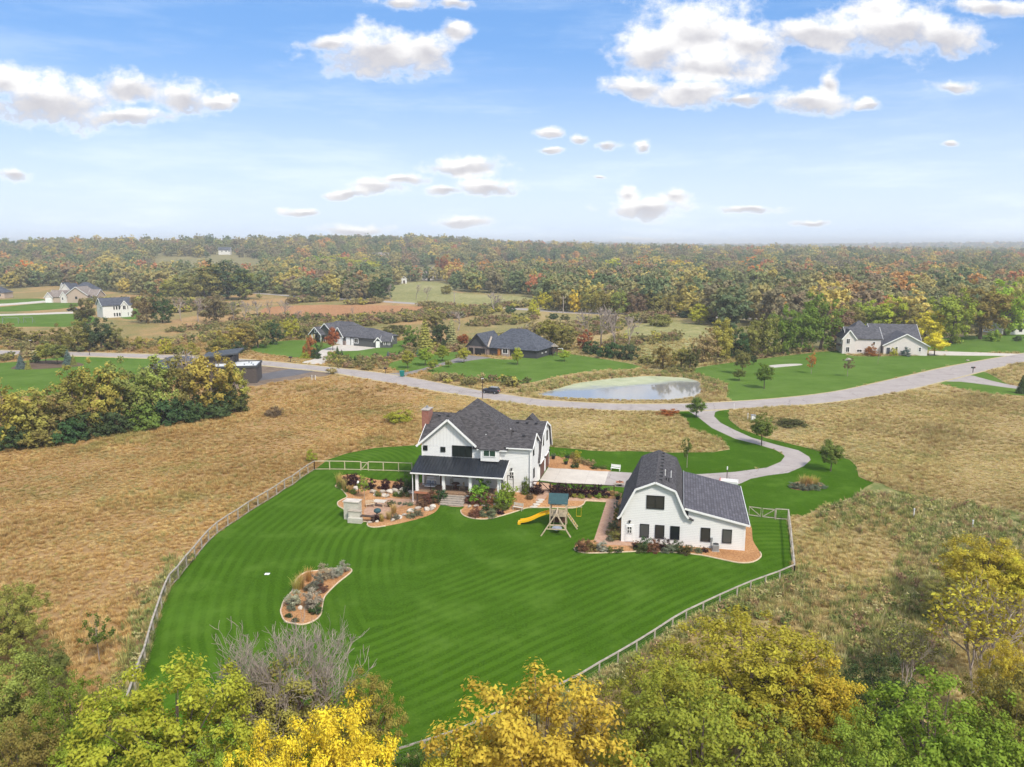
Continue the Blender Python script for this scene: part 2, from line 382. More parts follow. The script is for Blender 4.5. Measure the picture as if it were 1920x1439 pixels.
# ================================================================= ground
def crom(pts, n=5, closed=True):
    p = [np.array(q, float) for q in pts]; k = len(p); out = []
    for i in range(k if closed else k - 1):
        if closed: a, b, c, d = p[i - 1], p[i], p[(i + 1) % k], p[(i + 2) % k]
        else: a, b, c, d = p[max(i - 1, 0)], p[i], p[i + 1], p[min(i + 2, k - 1)]
        for j in range(n):
            t = j / n
            out.append(0.5 * (2 * b + (c - a) * t + (2 * a - 5 * b + 4 * c - d) * t * t + (3 * b - a - 3 * c + d) * t ** 3))
    if not closed: out.append(p[-1])
    return np.array(out)
def GP(pix, smooth=4):
    g = [G(x, y) for x, y in pix]
    return crom(g, smooth) if smooth > 1 else np.array(g)
FENCE_L = [(589,865),(577,872),(562,882),(548,892.6),(533,900),(518,910.6),(501.5,920.5),(483,931),(465,942),(445.6,955),(426.5,966.5),(406.4,980),(390,994.7),(377,1009),(364,1025),(348.5,1042),(333,1062),(317.5,1077.5),(309,1095),(301,1116),(293,1140),(285.5,1161.6),(277,1190.6),(270,1216),(260.6,1238),(251,1267),(240,1299.6),(233.4,1316.6)]
FENCE_R = [(1490,1059),(1462.5,1070.6),(1436,1080),(1408,1090),(1382.6,1100.5),(1350,1115),(1319,1129.5),(1287,1144.5),(1261.5,1159),(1228,1181),(1194,1202),(1159,1222.5),(1124,1242),(1087.5,1264),(1043,1286),(997,1306.5),(950,1328),(903,1349),(856,1369),(796,1389),(740,1406)]
FH = 1.2
fl_xy = [G(x, y, FH) for x, y in FENCE_L]; fr_xy = [G(x, y, FH) for x, y in FENCE_R]
yard = fl_xy + [np.array([-21.0, 43.2]), np.array([-15.0, 41.0])] + fr_xy[::-1] + [G(1484, 1010), G(1479, 985), G(1476, 968),
       G(1440, 968), G(1402, 965)]
lawn_main = yard + [G(1395, 950), G(1390, 925), G(1386, 908), G(1408, 898), G(1300, 880), G(1150, 870), G(1105, 845), G(1031, 838), G(900, 835), G(787, 834.6), G(704, 840), G(652, 850), G(615, 862)]
lawn_right = [G(*q) for q in [(1455,772),(1367,768),(1340,772),(1335,800),(1400,823),(1490,848),(1510,862),(1475,886),(1408,897),(1380,905),(1385,945),(1404,966),(1440,970),(1478,968),(1511,967.5),(1537,952),(1612,937.5),(1680,930),(1740,944),(1800,950),(1762,941),(1687,922),(1623,900),(1610,894),(1606,874),(1592,862),(1545,848.6),(1507,838.7),(1438,822),(1390,805),(1369,789),(1367,777)]][1:]
lawn_left = [G(*q) for q in [(1240,769),(1289,770),(1307,781),(1335,803),(1378,823),(1418,833),(1454,844),(1472,855),(1464,866),(1438,877),(1378,885),(1300,891),(1230,893),(1150,890),(1110,870),(1105,845),(1182,846),(1260,849),(1338,848),(1369,843),(1351,823),(1319,813),(1293,803),(1287,786),(1262,774)]]
REG = []       # name, polygon, material key, mesh step; later ones lie over earlier ones
def reg(name, poly, mk, mow=None): REG.append((name, np.asarray(poly), mk, mow))
reg('woodland_floor', [G(*q) for q in [(-900,560),(0,545),(100,536),(230,550),(340,562),(480,550),(600,563),(720,566),(735,538),(850,546),(1005,556),(1012,582),(1110,587),(1250,591),(1330,600),(1345,655),(1430,664),(1560,650),(1610,630),(1730,632),(1760,622),(1920,612),(2600,612)]] + [np.array([9000, 11500.]), np.array([-9000, 11500.])], 'woodland')
reg('pasture', GP([(740,566),(740,536),(800,528),(850,536),(850,548),(930,554),(1000,558),(1000,574),(900,571)], 3), 'meadow')
reg('pasture', GP([(1180,612),(1300,606),(1395,640),(1330,690),(1240,690),(1190,650)], 3), 'meadow')
reg('pasture', GP([(1330,565),(1460,562),(1500,575),(1400,588)], 3), 'meadow')
reg('harvested_field', GP([(498,577),(615,572),(790,575),(822,582),(790,590),(644,598),(513,597)], 3), 'corn')
reg('bare_soil', GP([(470,686),(541,689),(614,697),(612,705),(530,715),(457,729),(432,733),(440,715)], 3), 'soil')
reg('lawn', lawn_main, 'lawn', 'yard')
reg('lawn', lawn_left, 'lawn', 'x')
reg('lawn', lawn_right, 'lawn', 'x')
reg('rough_grass', GP([(1640,905),(1690,925),(1765,944),(1840,955),(1990,975),(1990,1060),(1900,1040),(1800,1000),(1700,965),(1600,945)], 3), 'rough')
LAWNS = [[(470,656),(491,645),(556,638),(600,642),(625,650),(615,660),(595,672),(546,670),(504,665)],
 [(640,672),(640,655),(700,648),(745,640),(775,638),(762,655),(738,672),(686,674)], [(726,683),(790,668),(863,659),(868,664),(843,677),(790,694),(751,696)],
 [(800,699),(850,681),(905,672),(960,674),(1019,660),(1081,666),(1203,688),(1112,696),(1050,705),(987,719),(950,718),(894,710)],
 [(1300,692),(1429,673),(1568,658),(1600,668),(1745,667),(1887,668),(1784,685),(1655,714),(1558,735),(1461,746),(1368,751),(1364,722),(1332,709)],
 [(1742,640),(1800,632),(1990,624),(1990,664),(1913,662),(1742,657)],
 [(1758,716),(1784,713),(1920,731),(1990,736),(1990,752),(1913,742),(1849,738),(1784,725)], [(1818,705),(1830,699),(1850,699),(1888,720),(1900,724)],
 [(-60,690),(60,676),(150,668),(262,671),(350,676),(360,695),(300,720),(100,742),(-60,735)],
 [(-60,591),(140,589),(180,600),(140,612),(62,613),(-60,612)], [(-60,578),(0,576),(125,565),(145,575),(60,583),(-60,585)], [(226,596),(230,581),(262,580),(258,598)],
 [(-60,567),(60,560),(85,563),(60,569),(-60,575)]]
for q in LAWNS: reg('lawn', GP(q, 4), 'lawn_far', 'x')
def strip(up, lo, n=4):
    a = crom([G(*q) for q in up], n, False); b = crom([G(*q) for q in lo], n, False); return np.concatenate([a, b[::-1]])
road_up = [(-300,654),(0,657.5),(150,661),(350,667.5),(480,676),(551,682.5),(608,688),(723,701),(800,714),(895,732),(960,742),(1019,750),(1125,756.5),(1220,758),(1319,756),(1440,749),(1558,736),(1655,716),(1784,687),(1913,664),(2100,632)]
road_lo = [(-300,661),(0,664.5),(150,667.5),(350,674.5),(480,684),(551,691),(619,698),(738,719),(800,730),(895,745),(960,755),(1019,762),(1125,768),(1220,770),(1319,769),(1440,763),(1558,754),(1687,734),(1784,711),(1913,680),(2100,646)]
reg('driveway', [G(*q) for q in [(1255,766),(1289.5,770.5),(1307,781),(1335,803),(1378.5,823),(1418,833),(1453.7,843.7),(1468,851),(1471.5,856),(1463.6,866.4),(1438,877),(1378.5,885),(1315,889.2),(1240,891),(1180,886.5),(1140,884),(1125,910),(1170,914),(1230,916),(1330,916),(1386,908),(1408,898),(1438,892),(1477.5,887),(1507,874.4),(1520,863),(1517,856.6),(1497,844.7),(1457.7,834.8),(1410,821),(1378.5,807),(1351,793),(1339,781),(1341,773),(1352,769),(1390,764)]], 'asphalt')
reg('driveway', GP([(1812,703),(1840,709),(1880,719),(1990,740),(1990,736),(1913,730),(1850,722),(1800,716),(1760,715),(1770,708)], 2), 'asphalt')
reg('driveway', [G(*q) for q in [(728,700.6),(762,698),(790,692),(848,674.6),(876,666),(905,669),(922,671.5),(900,674),(843,682.4),(806,691.5),(770,703),(750,707)]], 'asphalt_old')
reg('driveway', [G(*q) for q in [(476,704),(556,690),(600,694),(556,704),(476,716),(462,717),(462,706)]], 'asphalt_new')
reg('road_shoulder', strip([(x, y - 1.3) for x, y in road_up], [(x, y + 1.8) for x, y in road_lo]), 'shoulder')
reg('road', strip(road_up, road_lo), 'asphalt')
reg('highway', strip([(440,547),(504,551),(586,556.6),(732,565),(848,572.5),(994,579),(1060,584),(1185,588.5),(1292,591),(1360,595),(1420,597)], [(440,548.5),(504,553),(586,559),(732,568),(848,576),(994,582.5),(1060,587.5),(1185,592),(1292,594.5),(1360,598),(1420,600)], 3), 'highway')
reg('driveway', GP([(566,680),(593,672),(595,661),(619,651),(640,646.5),(700,648),(712,651),(690,655),(668,658),(634,659),(614,663),(617,672),(604,683)], 3), 'concrete')
reg('driveway', [G(*q) for q in [(1742,658.5),(1800,660),(1913,664),(1890,667.6),(1800,667),(1741,666.5)]], 'concrete')
reg('driveway', [G(*q) for q in [(-60,591),(0,589.5),(70,587.5),(137,584.5),(137,588),(70,590.5),(0,592.5),(-60,594)]], 'concrete')
reg('driveway', [G(*q) for q in [(-60,573),(20,569),(83,564),(95,566.5),(70,569),(-60,578)]], 'concrete')
reg('concrete_apron', [G(*q) for q in [(1012,901),(1028.6,876),(1141.5,883.5),(1133,910),(1050,906)]], 'concrete')
BED_A = [(630,909),(637,893),(666,890),(700,899),(735,902),(775,906),(812,906),(850,930),(832,944),(826,947),(823,951.7),(815,961),(792,971),(757.5,980),(723,987),(700,989.5),(689,986),(687,979),(659,977),(646,957),(635,950),(633,943),(640,938),(650,933),(648.6,927.6),(640,918),(630,914)]
BED_B = [(866,955),(873,948),(878,935),(885,915),(940,912),(1000,905),(1010,903),(1060,915),(1158,922),(1160,936),(1135,941),(1101,939),(1093,947),(1073,953.5),(1023,952.5),(990,953),(973,958),(940,968),(912,974),(887,973),(870,967.5),(864,960)]
BED_C = [(1077,1026),(1088.5,1015),(1113,1012.5),(1138,1000),(1143,960),(1158,938),(1200,920),(1235,960),(1390,985),(1408,986),(1411.5,1012.7),(1422,1031),(1427,1044),(1411.5,1054.5),(1385,1056),(1351.6,1049.5),(1312.5,1041.5),(1260,1036.5),(1208,1034.5),(1156,1036.5),(1104,1038),(1081,1034)]
BED_D = [(526.6,1149),(528,1140),(533,1126.5),(544,1114),(549,1106.7),(557,1086),(573,1074),(594,1071),(614.6,1068),(635.5,1066),(651,1065),(659.5,1070),(654,1077.5),(635.5,1092),(620,1106.7),(608,1121),(604,1139),(601,1153.6),(588.6,1165),(568,1172),(550,1170),(534,1165)]
BED_E = [(1029,862),(1032,856.5),(1053,855.4),(1084,857.5),(1094.6,867),(1110,874),(1139,881),(1142,884.2),(1080,880.5),(1029,877)]
BED_F = [(1479,912),(1488,905),(1513,902),(1538,905),(1547,911),(1540,917),(1513,920),(1488,918)]
BEDS = {}
for k, q, sm in (('A', BED_A, 4), ('B', BED_B, 3), ('C', BED_C, 3), ('D', BED_D, 4), ('E', BED_E, 3), ('F', BED_F, 4)):
    BEDS[k] = GP(q, sm); reg('garden_bed', BEDS[k], 'mulch')
reg('garden_bed', GP([(36,684),(60,678),(110,676),(150,681),(155,686),(110,690),(60,693),(20,692)], 3), 'mulch_dark')
reg('garden_bed', GP([(1440,686),(1470,683),(1500,682.5),(1502,685),(1470,688),(1444,690)], 3), 'gravel')
reg('patio', GP([(684,955),(700,945),(718,938),(735,934),(775,936),(790,945),(750,950),(735,962),(722,972),(700,972),(684,965)], 3), 'paver')
reg('walkway', [G(*q) for q in [(829,946),(834,937),(880,940),(878,949),(862,951),(845,950)]], 'paver')
reg('walkway', [G(*q) for q in [(1065,931.5),(1158,936),(1159,944),(1148,975),(1139,1008),(1190,1014),(1190,1024),(1140,1022),(1113,1016),(1114.6,1010),(1136.7,942),(1065,939)]], 'paver')
reg('walkway', [G(*q) for q in [(1014,905),(1030,907),(1030,925),(1020,938),(1003,938),(1012,922)]], 'paver')

guide = crom([G(*q) for q in [(600,876),(540,912),(480,948),(420,986),(370,1032),(330,1085),(300,1150),(284,1220),(292,1300),(345,1375),(450,1425),(600,1450),(760,1425),(900,1362),(1050,1282),(1200,1200),(1350,1125),(1490,1063)]], 6, False)
# ---- one triangulation of everything, then every region becomes its own sheet of the same surface
def densify(poly, step=1.6):
    out = []
    for a, b in zip(poly, np.roll(poly, -1, 0)):
        L = np.hypot(*(b - a)); s = step * max(1.0, np.hypot(*a) / 70.0) ** 1.3
        n = int(min(40, max(1, L / s)))
        for j in range(n): out.append(a + (b - a) * j / n)
    return np.array(out)
pts = []; edges = []
for name, poly, mk, mow in REG:
    p = densify(poly); n0 = len(pts); pts += list(p); edges += [(n0 + i, n0 + (i + 1) % len(p)) for i in range(len(p))]
def grid(x0, x1, y0, y1, st):
    gx, gy = np.meshgrid(np.arange(x0, x1, st), np.arange(y0, y1, st)); g = np.stack([gx.ravel(), gy.ravel()], 1)
    return g + rng.uniform(-0.12, 0.12, g.shape) * st
g1 = grid(-24, 26, 72, 126, 1.1); g2 = grid(-32, 34, 38, 110, 1.7); g2 = g2[~((g2[:, 0] > -24) & (g2[:, 0] < 26) & (g2[:, 1] > 72))]
g3 = grid(-190, 190, 10, 300, 9.0); g3 = g3[~((np.abs(g3[:, 0]) < 33) & (g3[:, 1] > 38) & (g3[:, 1] < 126))]
g3b = grid(-2, 50, 148, 190, 2.0)
ring = []
for i, d in enumerate(np.geomspace(310, 11000, 34)):
    for a in np.linspace(-1.3, 1.3, 61): ring.append((d * math.sin(a + 0.02 * (i % 2)), d * math.cos(a)))
outer = [(-14000, -60), (14000, -60), (14000, 13000), (-14000, 13000)]
n0 = len(pts); pts += [np.array(q, float) for q in outer]; edges += [(n0, n0 + 1), (n0 + 1, n0 + 2), (n0 + 2, n0 + 3), (n0 + 3, n0)]
for g in (g1, g2, g3, g3b, np.array(ring)): pts += list(g)
cv, ce, cf, *_ = geometry.delaunay_2d_cdt([Vector((float(p[0]), float(p[1]))) for p in pts], edges, [], 0, 1e-4)
cv = np.array([(v.x, v.y) for v in cv]); cf = np.array([f for f in cf if len(f) == 3])
cen = cv[cf].mean(1)
rid = np.full(len(cf), -1)
for i, (name, poly, mk, mow) in enumerate(REG): rid[inside(cen[:, 0], cen[:, 1], poly)] = i
def region_at(x, y):
    r = np.full(np.shape(x), -1)
    for i, (name, poly, mk, mow) in enumerate(REG): r[inside(x, y, poly)] = i
    return r
REG_MK = np.array([q[2] for q in REG] + ['prairie'])
cz = hgt(cv[:, 0], cv[:, 1])

# ---- ground materials
def gmat(name): 
    m, n, b = new_mat(name); tc = node(n, 'ShaderNodeTexCoord').outputs['Object']
    b.inputs['Specular IOR Level'].default_value = 0.12; b.inputs['Roughness'].default_value = 0.95
    return m, n, b, tc
def m_prairie():
    m, n, b, tc = gmat('dry_prairie'); s = node(n, 'ShaderNodeSeparateXYZ', {0: tc}).outputs
    big = noise(n, tc, 0.028, 5, 0.6); mid = noise(n, tc, 0.16, 5, 0.65); fine = noise(n, tc, 1.1, 6, 0.75)
    tan = ramp(n, fine, [(0.25, (0.24, 0.165, 0.072)), (0.5, (0.40, 0.295, 0.135)), (0.75, (0.54, 0.42, 0.225))])
    brn = ramp(n, fine, [(0.25, (0.25, 0.15, 0.062)), (0.5, (0.40, 0.25, 0.11)), (0.75, (0.52, 0.355, 0.175))])
    grn = ramp(n, fine, [(0.25, (0.085, 0.10, 0.028)), (0.5, (0.17, 0.18, 0.055)), (0.75, (0.30, 0.29, 0.11))])
    west = sstep(n, mth(n, 'ADD', s[0], mth(n, 'MULTIPLY', mid, 30.0)), 12.0, -8.0)
    c = mixc(n, west, tan, brn)
    gm = sstep(n, mth(n, 'ADD', mth(n, 'MULTIPLY', big, 0.6), mth(n, 'MULTIPLY', mid, 0.5)), 0.56, 0.68)
    c = mixc(n, mth(n, 'MULTIPLY', gm, 0.75), c, grn)
    farg = mth(n, 'MULTIPLY', sstep(n, s[1], 150, 230), sstep(n, noise(n, vmth(n, 'MULTIPLY', tc, (1, 0.45, 1)), 0.03, 4, 0.6), 0.42, 0.56))
    c = mixc(n, mth(n, 'MULTIPLY', farg, 0.6), c, grn)
    n.links.new(c, b.inputs['Base Color'])
    n.links.new(node(n, 'ShaderNodeBump', {'Strength': 0.9, 'Distance': 0.35, 'Height': noise(n, tc, 1.6, 6, 0.75)}).outputs[0], b.inputs['Normal'])
    return m
def m_lawn(name, far=False):
    m, n, b, tc = gmat(name); b.inputs['Specular IOR Level'].default_value = 0.0
    mow = node(n, 'ShaderNodeAttribute', attribute_name='mow').outputs['Fac']
    wob = mth(n, 'MULTIPLY', noise(n, tc, 0.10, 3, 0.5), 0.9)
    wave = mth(n, 'SINE', mth(n, 'MULTIPLY', mth(n, 'ADD', mow, wob), 2 * math.pi / (1.05 if not far else 5.0)))
    st = sstep(n, wave, -0.55, 0.55)
    amp = mth(n, 'MULTIPLY', sstep(n, noise(n, tc, 0.07, 3, 0.6), 0.34, 0.6, 0.25, 1.0), sstep(n, mow, 27.0, 13.0, 0.12, 1.0))
    fine = noise(n, tc, 5.5, 6, 0.8); pat = noise(n, tc, 0.22, 5, 0.65); str_ = noise(n, vmth(n, 'MULTIPLY', tc, (2.5, 0.6, 1)), 0.9, 4, 0.6)
    c = ramp(n, fine, [(0.28, (0.023, 0.062, 0.003)), (0.5, (0.044, 0.104, 0.006)), (0.72, (0.080, 0.158, 0.012))])
    c = mixc(n, mth(n, 'MULTIPLY', mth(n, 'MULTIPLY', st, amp), 0.40 if not far else 0.14), c, (0.094, 0.190, 0.016))
    c = mixc(n, sstep(n, pat, 0.46, 0.76, 0, 0.6), c, (0.102, 0.186, 0.024))
    c = mixc(n, sstep(n, noise(n, tc, 0.06, 5, 0.7), 0.5, 0.72, 0, 0.5), c, (0.094, 0.190, 0.020))
    c = mixc(n, sstep(n, str_, 0.55, 0.78, 0, 0.35), c, (0.017, 0.062, 0.003))
    if far: c = mixc(n, sstep(n, noise(n, tc, 0.09, 5, 0.7), 0.3, 0.7, 0.35, 0.75), c, (0.135, 0.215, 0.048))
    n.links.new(c, b.inputs['Base Color'])
    n.links.new(node(n, 'ShaderNodeBump', {'Strength': 0.55, 'Distance': 0.06, 'Height': noise(n, tc, 9, 4, 0.8)}).outputs[0], b.inputs['Normal'])
    return m
def m_simple(name, stops, scale, bump=0.4, dist=0.05, stretch=(1, 1, 1), speck=None):
    m, n, b, tc = gmat(name); v = vmth(n, 'MULTIPLY', tc, stretch)
    f = mth(n, 'ADD', mth(n, 'MULTIPLY', noise(n, v, scale, 6, 0.75), 0.7), mth(n, 'MULTIPLY', noise(n, v, scale * 0.07, 4, 0.6), 0.3))
    c = ramp(n, f, stops)
    if speck: c = mixc(n, sstep(n, noise(n, v, speck[0], 3, 0.7), 0.55, 0.72, 0, speck[2]), c, speck[1])
    n.links.new(c, b.inputs['Base Color'])
    n.links.new(node(n, 'ShaderNodeBump', {'Strength': bump, 'Distance': dist, 'Height': noise(n, v, scale * 2, 4, 0.75)}).outputs[0], b.inputs['Normal'])
    return m
def m_asphalt(name, c0, c1):
    m, n, b, tc = gmat(name); b.inputs['Roughness'].default_value = 0.9
    f = mth(n, 'ADD', mth(n, 'MULTIPLY', noise(n, tc, 22, 3, 0.7), 0.35), mth(n, 'MULTIPLY', noise(n, tc, 0.35, 6, 0.65), 0.65))
    c = ramp(n, f, [(0.3, c0), (0.7, c1)])
    vo = node(n, 'ShaderNodeTexVoronoi', {'Vector': vmth(n, 'ADD', tc, vmth(n, 'SCALE', noise(n, tc, 0.8, 3, 0.6, True), scale=1.5)), 'Scale': 0.13}, feature='DISTANCE_TO_EDGE')
    c = mixc(n, sstep(n, vo.outputs['Distance'], 0.012, 0.004, 0, 0.4), c, tuple(x * 0.45 for x in c0))
    n.links.new(c, b.inputs['Base Color']); return m
def m_paver():
    m, n, b, tc = gmat('clay_paver')
    rot = node(n, 'ShaderNodeMapping', {'Vector': tc, 'Rotation': (0, 0, HA)}).outputs[0]
    br = node(n, 'ShaderNodeTexBrick', {'Vector': rot, 'Color1': (0.42, 0.235, 0.16, 1), 'Color2': (0.53, 0.345, 0.245, 1), 'Mortar': (0.27, 0.18, 0.13, 1), 'Scale': 1.0, 'Mortar Size': 0.012, 'Brick Width': 0.30, 'Row Height': 0.15})
    n.links.new(mixc(n, sstep(n, noise(n, tc, 1.2, 5, 0.7), 0.35, 0.7, 0, 0.5), br.outputs['Color'], (0.50, 0.34, 0.235)), b.inputs['Base Color'])
    n.links.new(node(n, 'ShaderNodeBump', {'Strength': 0.5, 'Distance': 0.02, 'Height': mth(n, 'SUBTRACT', 1.0, br.outputs['Fac'])}).outputs[0], b.inputs['Normal'])
    return m
def m_concrete():
    m, n, b, tc = gmat('concrete'); b.inputs['Roughness'].default_value = 0.85
    rot = node(n, 'ShaderNodeMapping', {'Vector': tc, 'Rotation': (0, 0, HA)}).outputs[0]
    br = node(n, 'ShaderNodeTexBrick', {'Vector': rot, 'Scale': 1.0, 'Mortar Size': 0.02, 'Brick Width': 3.6, 'Row Height': 3.6}, offset=0.0)
    f = mth(n, 'ADD', mth(n, 'MULTIPLY', noise(n, tc, 14, 3, 0.7), 0.3), mth(n, 'MULTIPLY', noise(n, tc, 0.5, 6, 0.6), 0.7))
    c = ramp(n, f, [(0.3, (0.46, 0.415, 0.365)), (0.7, (0.60, 0.555, 0.495))])
    n.links.new(mixc(n, mth(n, 'MULTIPLY', br.outputs['Fac'], 0.45), c, (0.25, 0.22, 0.19)), b.inputs['Base Color']); return m
GM = {'prairie': m_prairie(), 'lawn': m_lawn('lawn_grass'), 'lawn_far': m_lawn('lawn_grass_far', True),
 'meadow': m_simple('green_meadow', [(0.34, (0.15, 0.17, 0.055)), (0.5, (0.26, 0.25, 0.095)), (0.66, (0.42, 0.36, 0.18))], 0.35, 0.6, 0.3, (1, 0.6, 1)),
 'rough': m_simple('rough_green_grass', [(0.36, (0.07, 0.12, 0.025)), (0.5, (0.17, 0.19, 0.06)), (0.62, (0.34, 0.28, 0.13))], 0.5, 0.8, 0.2), 'shoulder': m_simple('road_shoulder', [(0.32, (0.30, 0.24, 0.12)), (0.5, (0.46, 0.38, 0.21)), (0.7, (0.56, 0.49, 0.33))], 1.5, 0.5, 0.1),
 'corn': m_simple('ripe_corn', [(0.3, (0.26, 0.125, 0.055)), (0.5, (0.38, 0.195, 0.09)), (0.7, (0.48, 0.27, 0.13))], 0.8, 0.8, 0.4, (1, 0.3, 1)),
 'soil': m_simple('bare_soil', [(0.3, (0.10, 0.07, 0.05)), (0.5, (0.20, 0.15, 0.11)), (0.7, (0.30, 0.24, 0.18))], 0.6, 0.7, 0.15),
 'woodland': m_simple('woodland_floor', [(0.3, (0.12, 0.12, 0.045)), (0.5, (0.21, 0.185, 0.08)), (0.7, (0.32, 0.27, 0.13))], 0.3, 0.5, 0.3),
 'asphalt': m_asphalt('asphalt', (0.30, 0.262, 0.245), (0.435, 0.39, 0.365)), 'asphalt_old': m_asphalt('asphalt_grey', (0.17, 0.155, 0.15), (0.27, 0.25, 0.235)),
 'asphalt_new': m_asphalt('asphalt_fresh', (0.10, 0.098, 0.105), (0.16, 0.155, 0.165)), 'highway': m_asphalt('highway_asphalt', (0.30, 0.27, 0.25), (0.42, 0.38, 0.35)),
 'concrete': m_concrete(), 'paver': m_paver(),
 'mulch': m_simple('wood_mulch', [(0.3, (0.16, 0.065, 0.026)), (0.48, (0.40, 0.20, 0.085)), (0.66, (0.62, 0.37, 0.18))], 5.0, 1.0, 0.06, speck=(9.0, (0.70, 0.50, 0.30), 0.5)),
 'mulch_dark': m_simple('dark_mulch', [(0.3, (0.06, 0.04, 0.03)), (0.5, (0.13, 0.09, 0.06)), (0.7, (0.2, 0.14, 0.1))], 3.0, 1.0, 0.06),
 'gravel': m_simple('pale_gravel', [(0.3, (0.36, 0.33, 0.29)), (0.7, (0.62, 0.58, 0.52))], 6.0, 0.8, 0.05)}
def sheet(name, sel, mk, mow=None):
    f = cf[sel]
    if not len(f): return None
    u, inv = np.unique(f, return_inverse=True); co = np.column_stack([cv[u], cz[u]]); at = None
    if mk.startswith('lawn'):
        if mow == 'yard': d = pdist(co[:, 0], co[:, 1], guide, False)
        else: d = co[:, 0] * 0.35 + co[:, 1] * 0.94 + 200
        at = {'mow': d}
    me = fast_mesh(name, co, tris=inv.reshape(-1, 3), m=GM[mk], attrs=at, smooth=True)
    return tag(link(name, me), kind='structure')
sheet('ground', rid == -1, 'prairie')
for i, (name, poly, mk, mow) in enumerate(REG): sheet(name, rid == i, mk, mow)
# ---- pond: sky reflection painted pale into the water colour, a green film of duckweed along the far bank
m, n, b, tc = gmat('pond_water')
b.inputs['Base Color'].default_value = (0.035, 0.035, 0.028, 1); b.inputs['Roughness'].default_value = 0.04; b.inputs['Specular IOR Level'].default_value = 1.0; b.inputs['IOR'].default_value = 1.6
sx = node(n, 'ShaderNodeSeparateXYZ', {0: tc}).outputs
edge = mth(n, 'ADD', mth(n, 'ADD', mth(n, 'MULTIPLY', sx[0], -0.36), sx[1]), mth(n, 'MULTIPLY', mth(n, 'SUBTRACT', noise(n, tc, 0.12, 5, 0.6), 0.5), 9.0))
weed = mth(n, 'MULTIPLY', sstep(n, edge, 157.0, 163.0), 0.92)
wcol = ramp(n, noise(n, tc, 0.35, 6, 0.7), [(0.3, (0.33, 0.36, 0.20)), (0.7, (0.50, 0.52, 0.34))])
n.links.new(mixc(n, weed, (0.27, 0.265, 0.25), wcol), b.inputs['Base Color'])
n.links.new(mth(n, 'MULTIPLY_ADD', weed, 0.75, 0.05), b.inputs['Roughness'])
n.links.new(mth(n, 'MULTIPLY_ADD', weed, -0.9, 1.0), b.inputs['Specular IOR Level'])
n.links.new(node(n, 'ShaderNodeBump', {'Strength': 0.04, 'Distance': 0.05, 'Height': noise(n, vmth(n, 'MULTIPLY', tc, (1, 2.5, 1)), 1.5, 3, 0.5)}).outputs[0], b.inputs['Normal'])
pc = crom(POND + (POND - POND.mean(0)) * 0.10, 5)
tri = geometry.tessellate_polygon([[Vector((p[0], p[1], 0)) for p in pc]])
tag(link('pond_water', fast_mesh('pond_water', np.column_stack([pc, np.full(len(pc), WL)]), tris=np.array(tri), m=m)), kind='structure')
wm = bpy.data.objects['pond_water'].data
if wm.polygons[0].normal.z < 0: wm.flip_normals()
# ---- pale stone edging round the planting beds
def edging(poly, name='bed_edging', r=0.07, keep=None):
    pts = [np.array(p) for p in poly]
    if keep: pts = pts[keep[0]:keep[1]]
    mb = MB(); mb.tube([(p[0], p[1], float(hgt(*p)) + 0.03) for p in pts] + ([] if keep else [(pts[0][0], pts[0][1], float(hgt(*pts[0])) + 0.03)]), r, 5)
    return mb.build(name, M['edging'])
for k, lab in (('D', 'pale stone edging round the island bed in the big lawn'), ('A', 'pale stone edging round the patio bed left of the porch'),
               ('B', 'pale stone edging of the bed between porch steps and play set'), ('C', 'pale stone edging round the mulch bed along the white barn')):
    keep = {'D': None, 'A': (56, 108), 'B': (30, 66), 'C': (34, 67)}[k]
    tag(edging(BEDS[k], keep=keep), lab, 'edging', 'bed edgings')
# ================================================================= building helpers
def xf(face, plane):
    return {'f': lambda a, d, z: (a, plane - d, z), 'b': lambda a, d, z: (a, plane + d, z), 'r': lambda a, d, z: (plane + d, a, z), 'l': lambda a, d, z: (plane - d, a, z)}[face]
def fbox(mb, T, a0, a1, d0, d1, z0, z1):
    p, q = T(a0, d0, z0), T(a1, d1, z1)
    return mb.box(min(p[0], q[0]), max(p[0], q[0]), min(p[1], q[1]), max(p[1], q[1]), min(p[2], q[2]), max(p[2], q[2]))
def window(parent, face, plane, a0, a1, z0, z1, cols=1, rows=1, fm='black_metal', gm='glass', fw=0.06, name='window'):
    T = xf(face, plane); mb = MB()
    fbox(mb, T, a0 - fw, a1 + fw, 0.0, 0.07, z1, z1 + fw); fbox(mb, T, a0 - fw, a1 + fw, 0.0, 0.09, z0 - fw, z0)
    fbox(mb, T, a0 - fw, a0, 0.0, 0.07, z0, z1); fbox(mb, T, a1, a1 + fw, 0.0, 0.07, z0, z1)
    for i in range(1, cols):
        x = a0 + (a1 - a0) * i / cols; fbox(mb, T, x - 0.025, x + 0.025, 0.0, 0.06, z0, z1)
    for j in range(1, rows):
        z = z0 + (z1 - z0) * j / rows; fbox(mb, T, a0, a1, 0.0, 0.055, z - 0.02, z + 0.02)
    w = mb.build(name, M[fm], parent)
    if gm == 'glass': gm = ('glass', 'glass_b', 'glass', 'glass_c', 'glass_b')[int(abs(a0) * 37 + abs(z0) * 11) % 5]
    for i in range(cols):
        x0 = a0 + (a1 - a0) * i / cols; x1 = a0 + (a1 - a0) * (i + 1) / cols
        fbox(MB(), T, x0, x1, -0.02, 0.03, z0, z1).build('pane', M[gm], w)
    return w
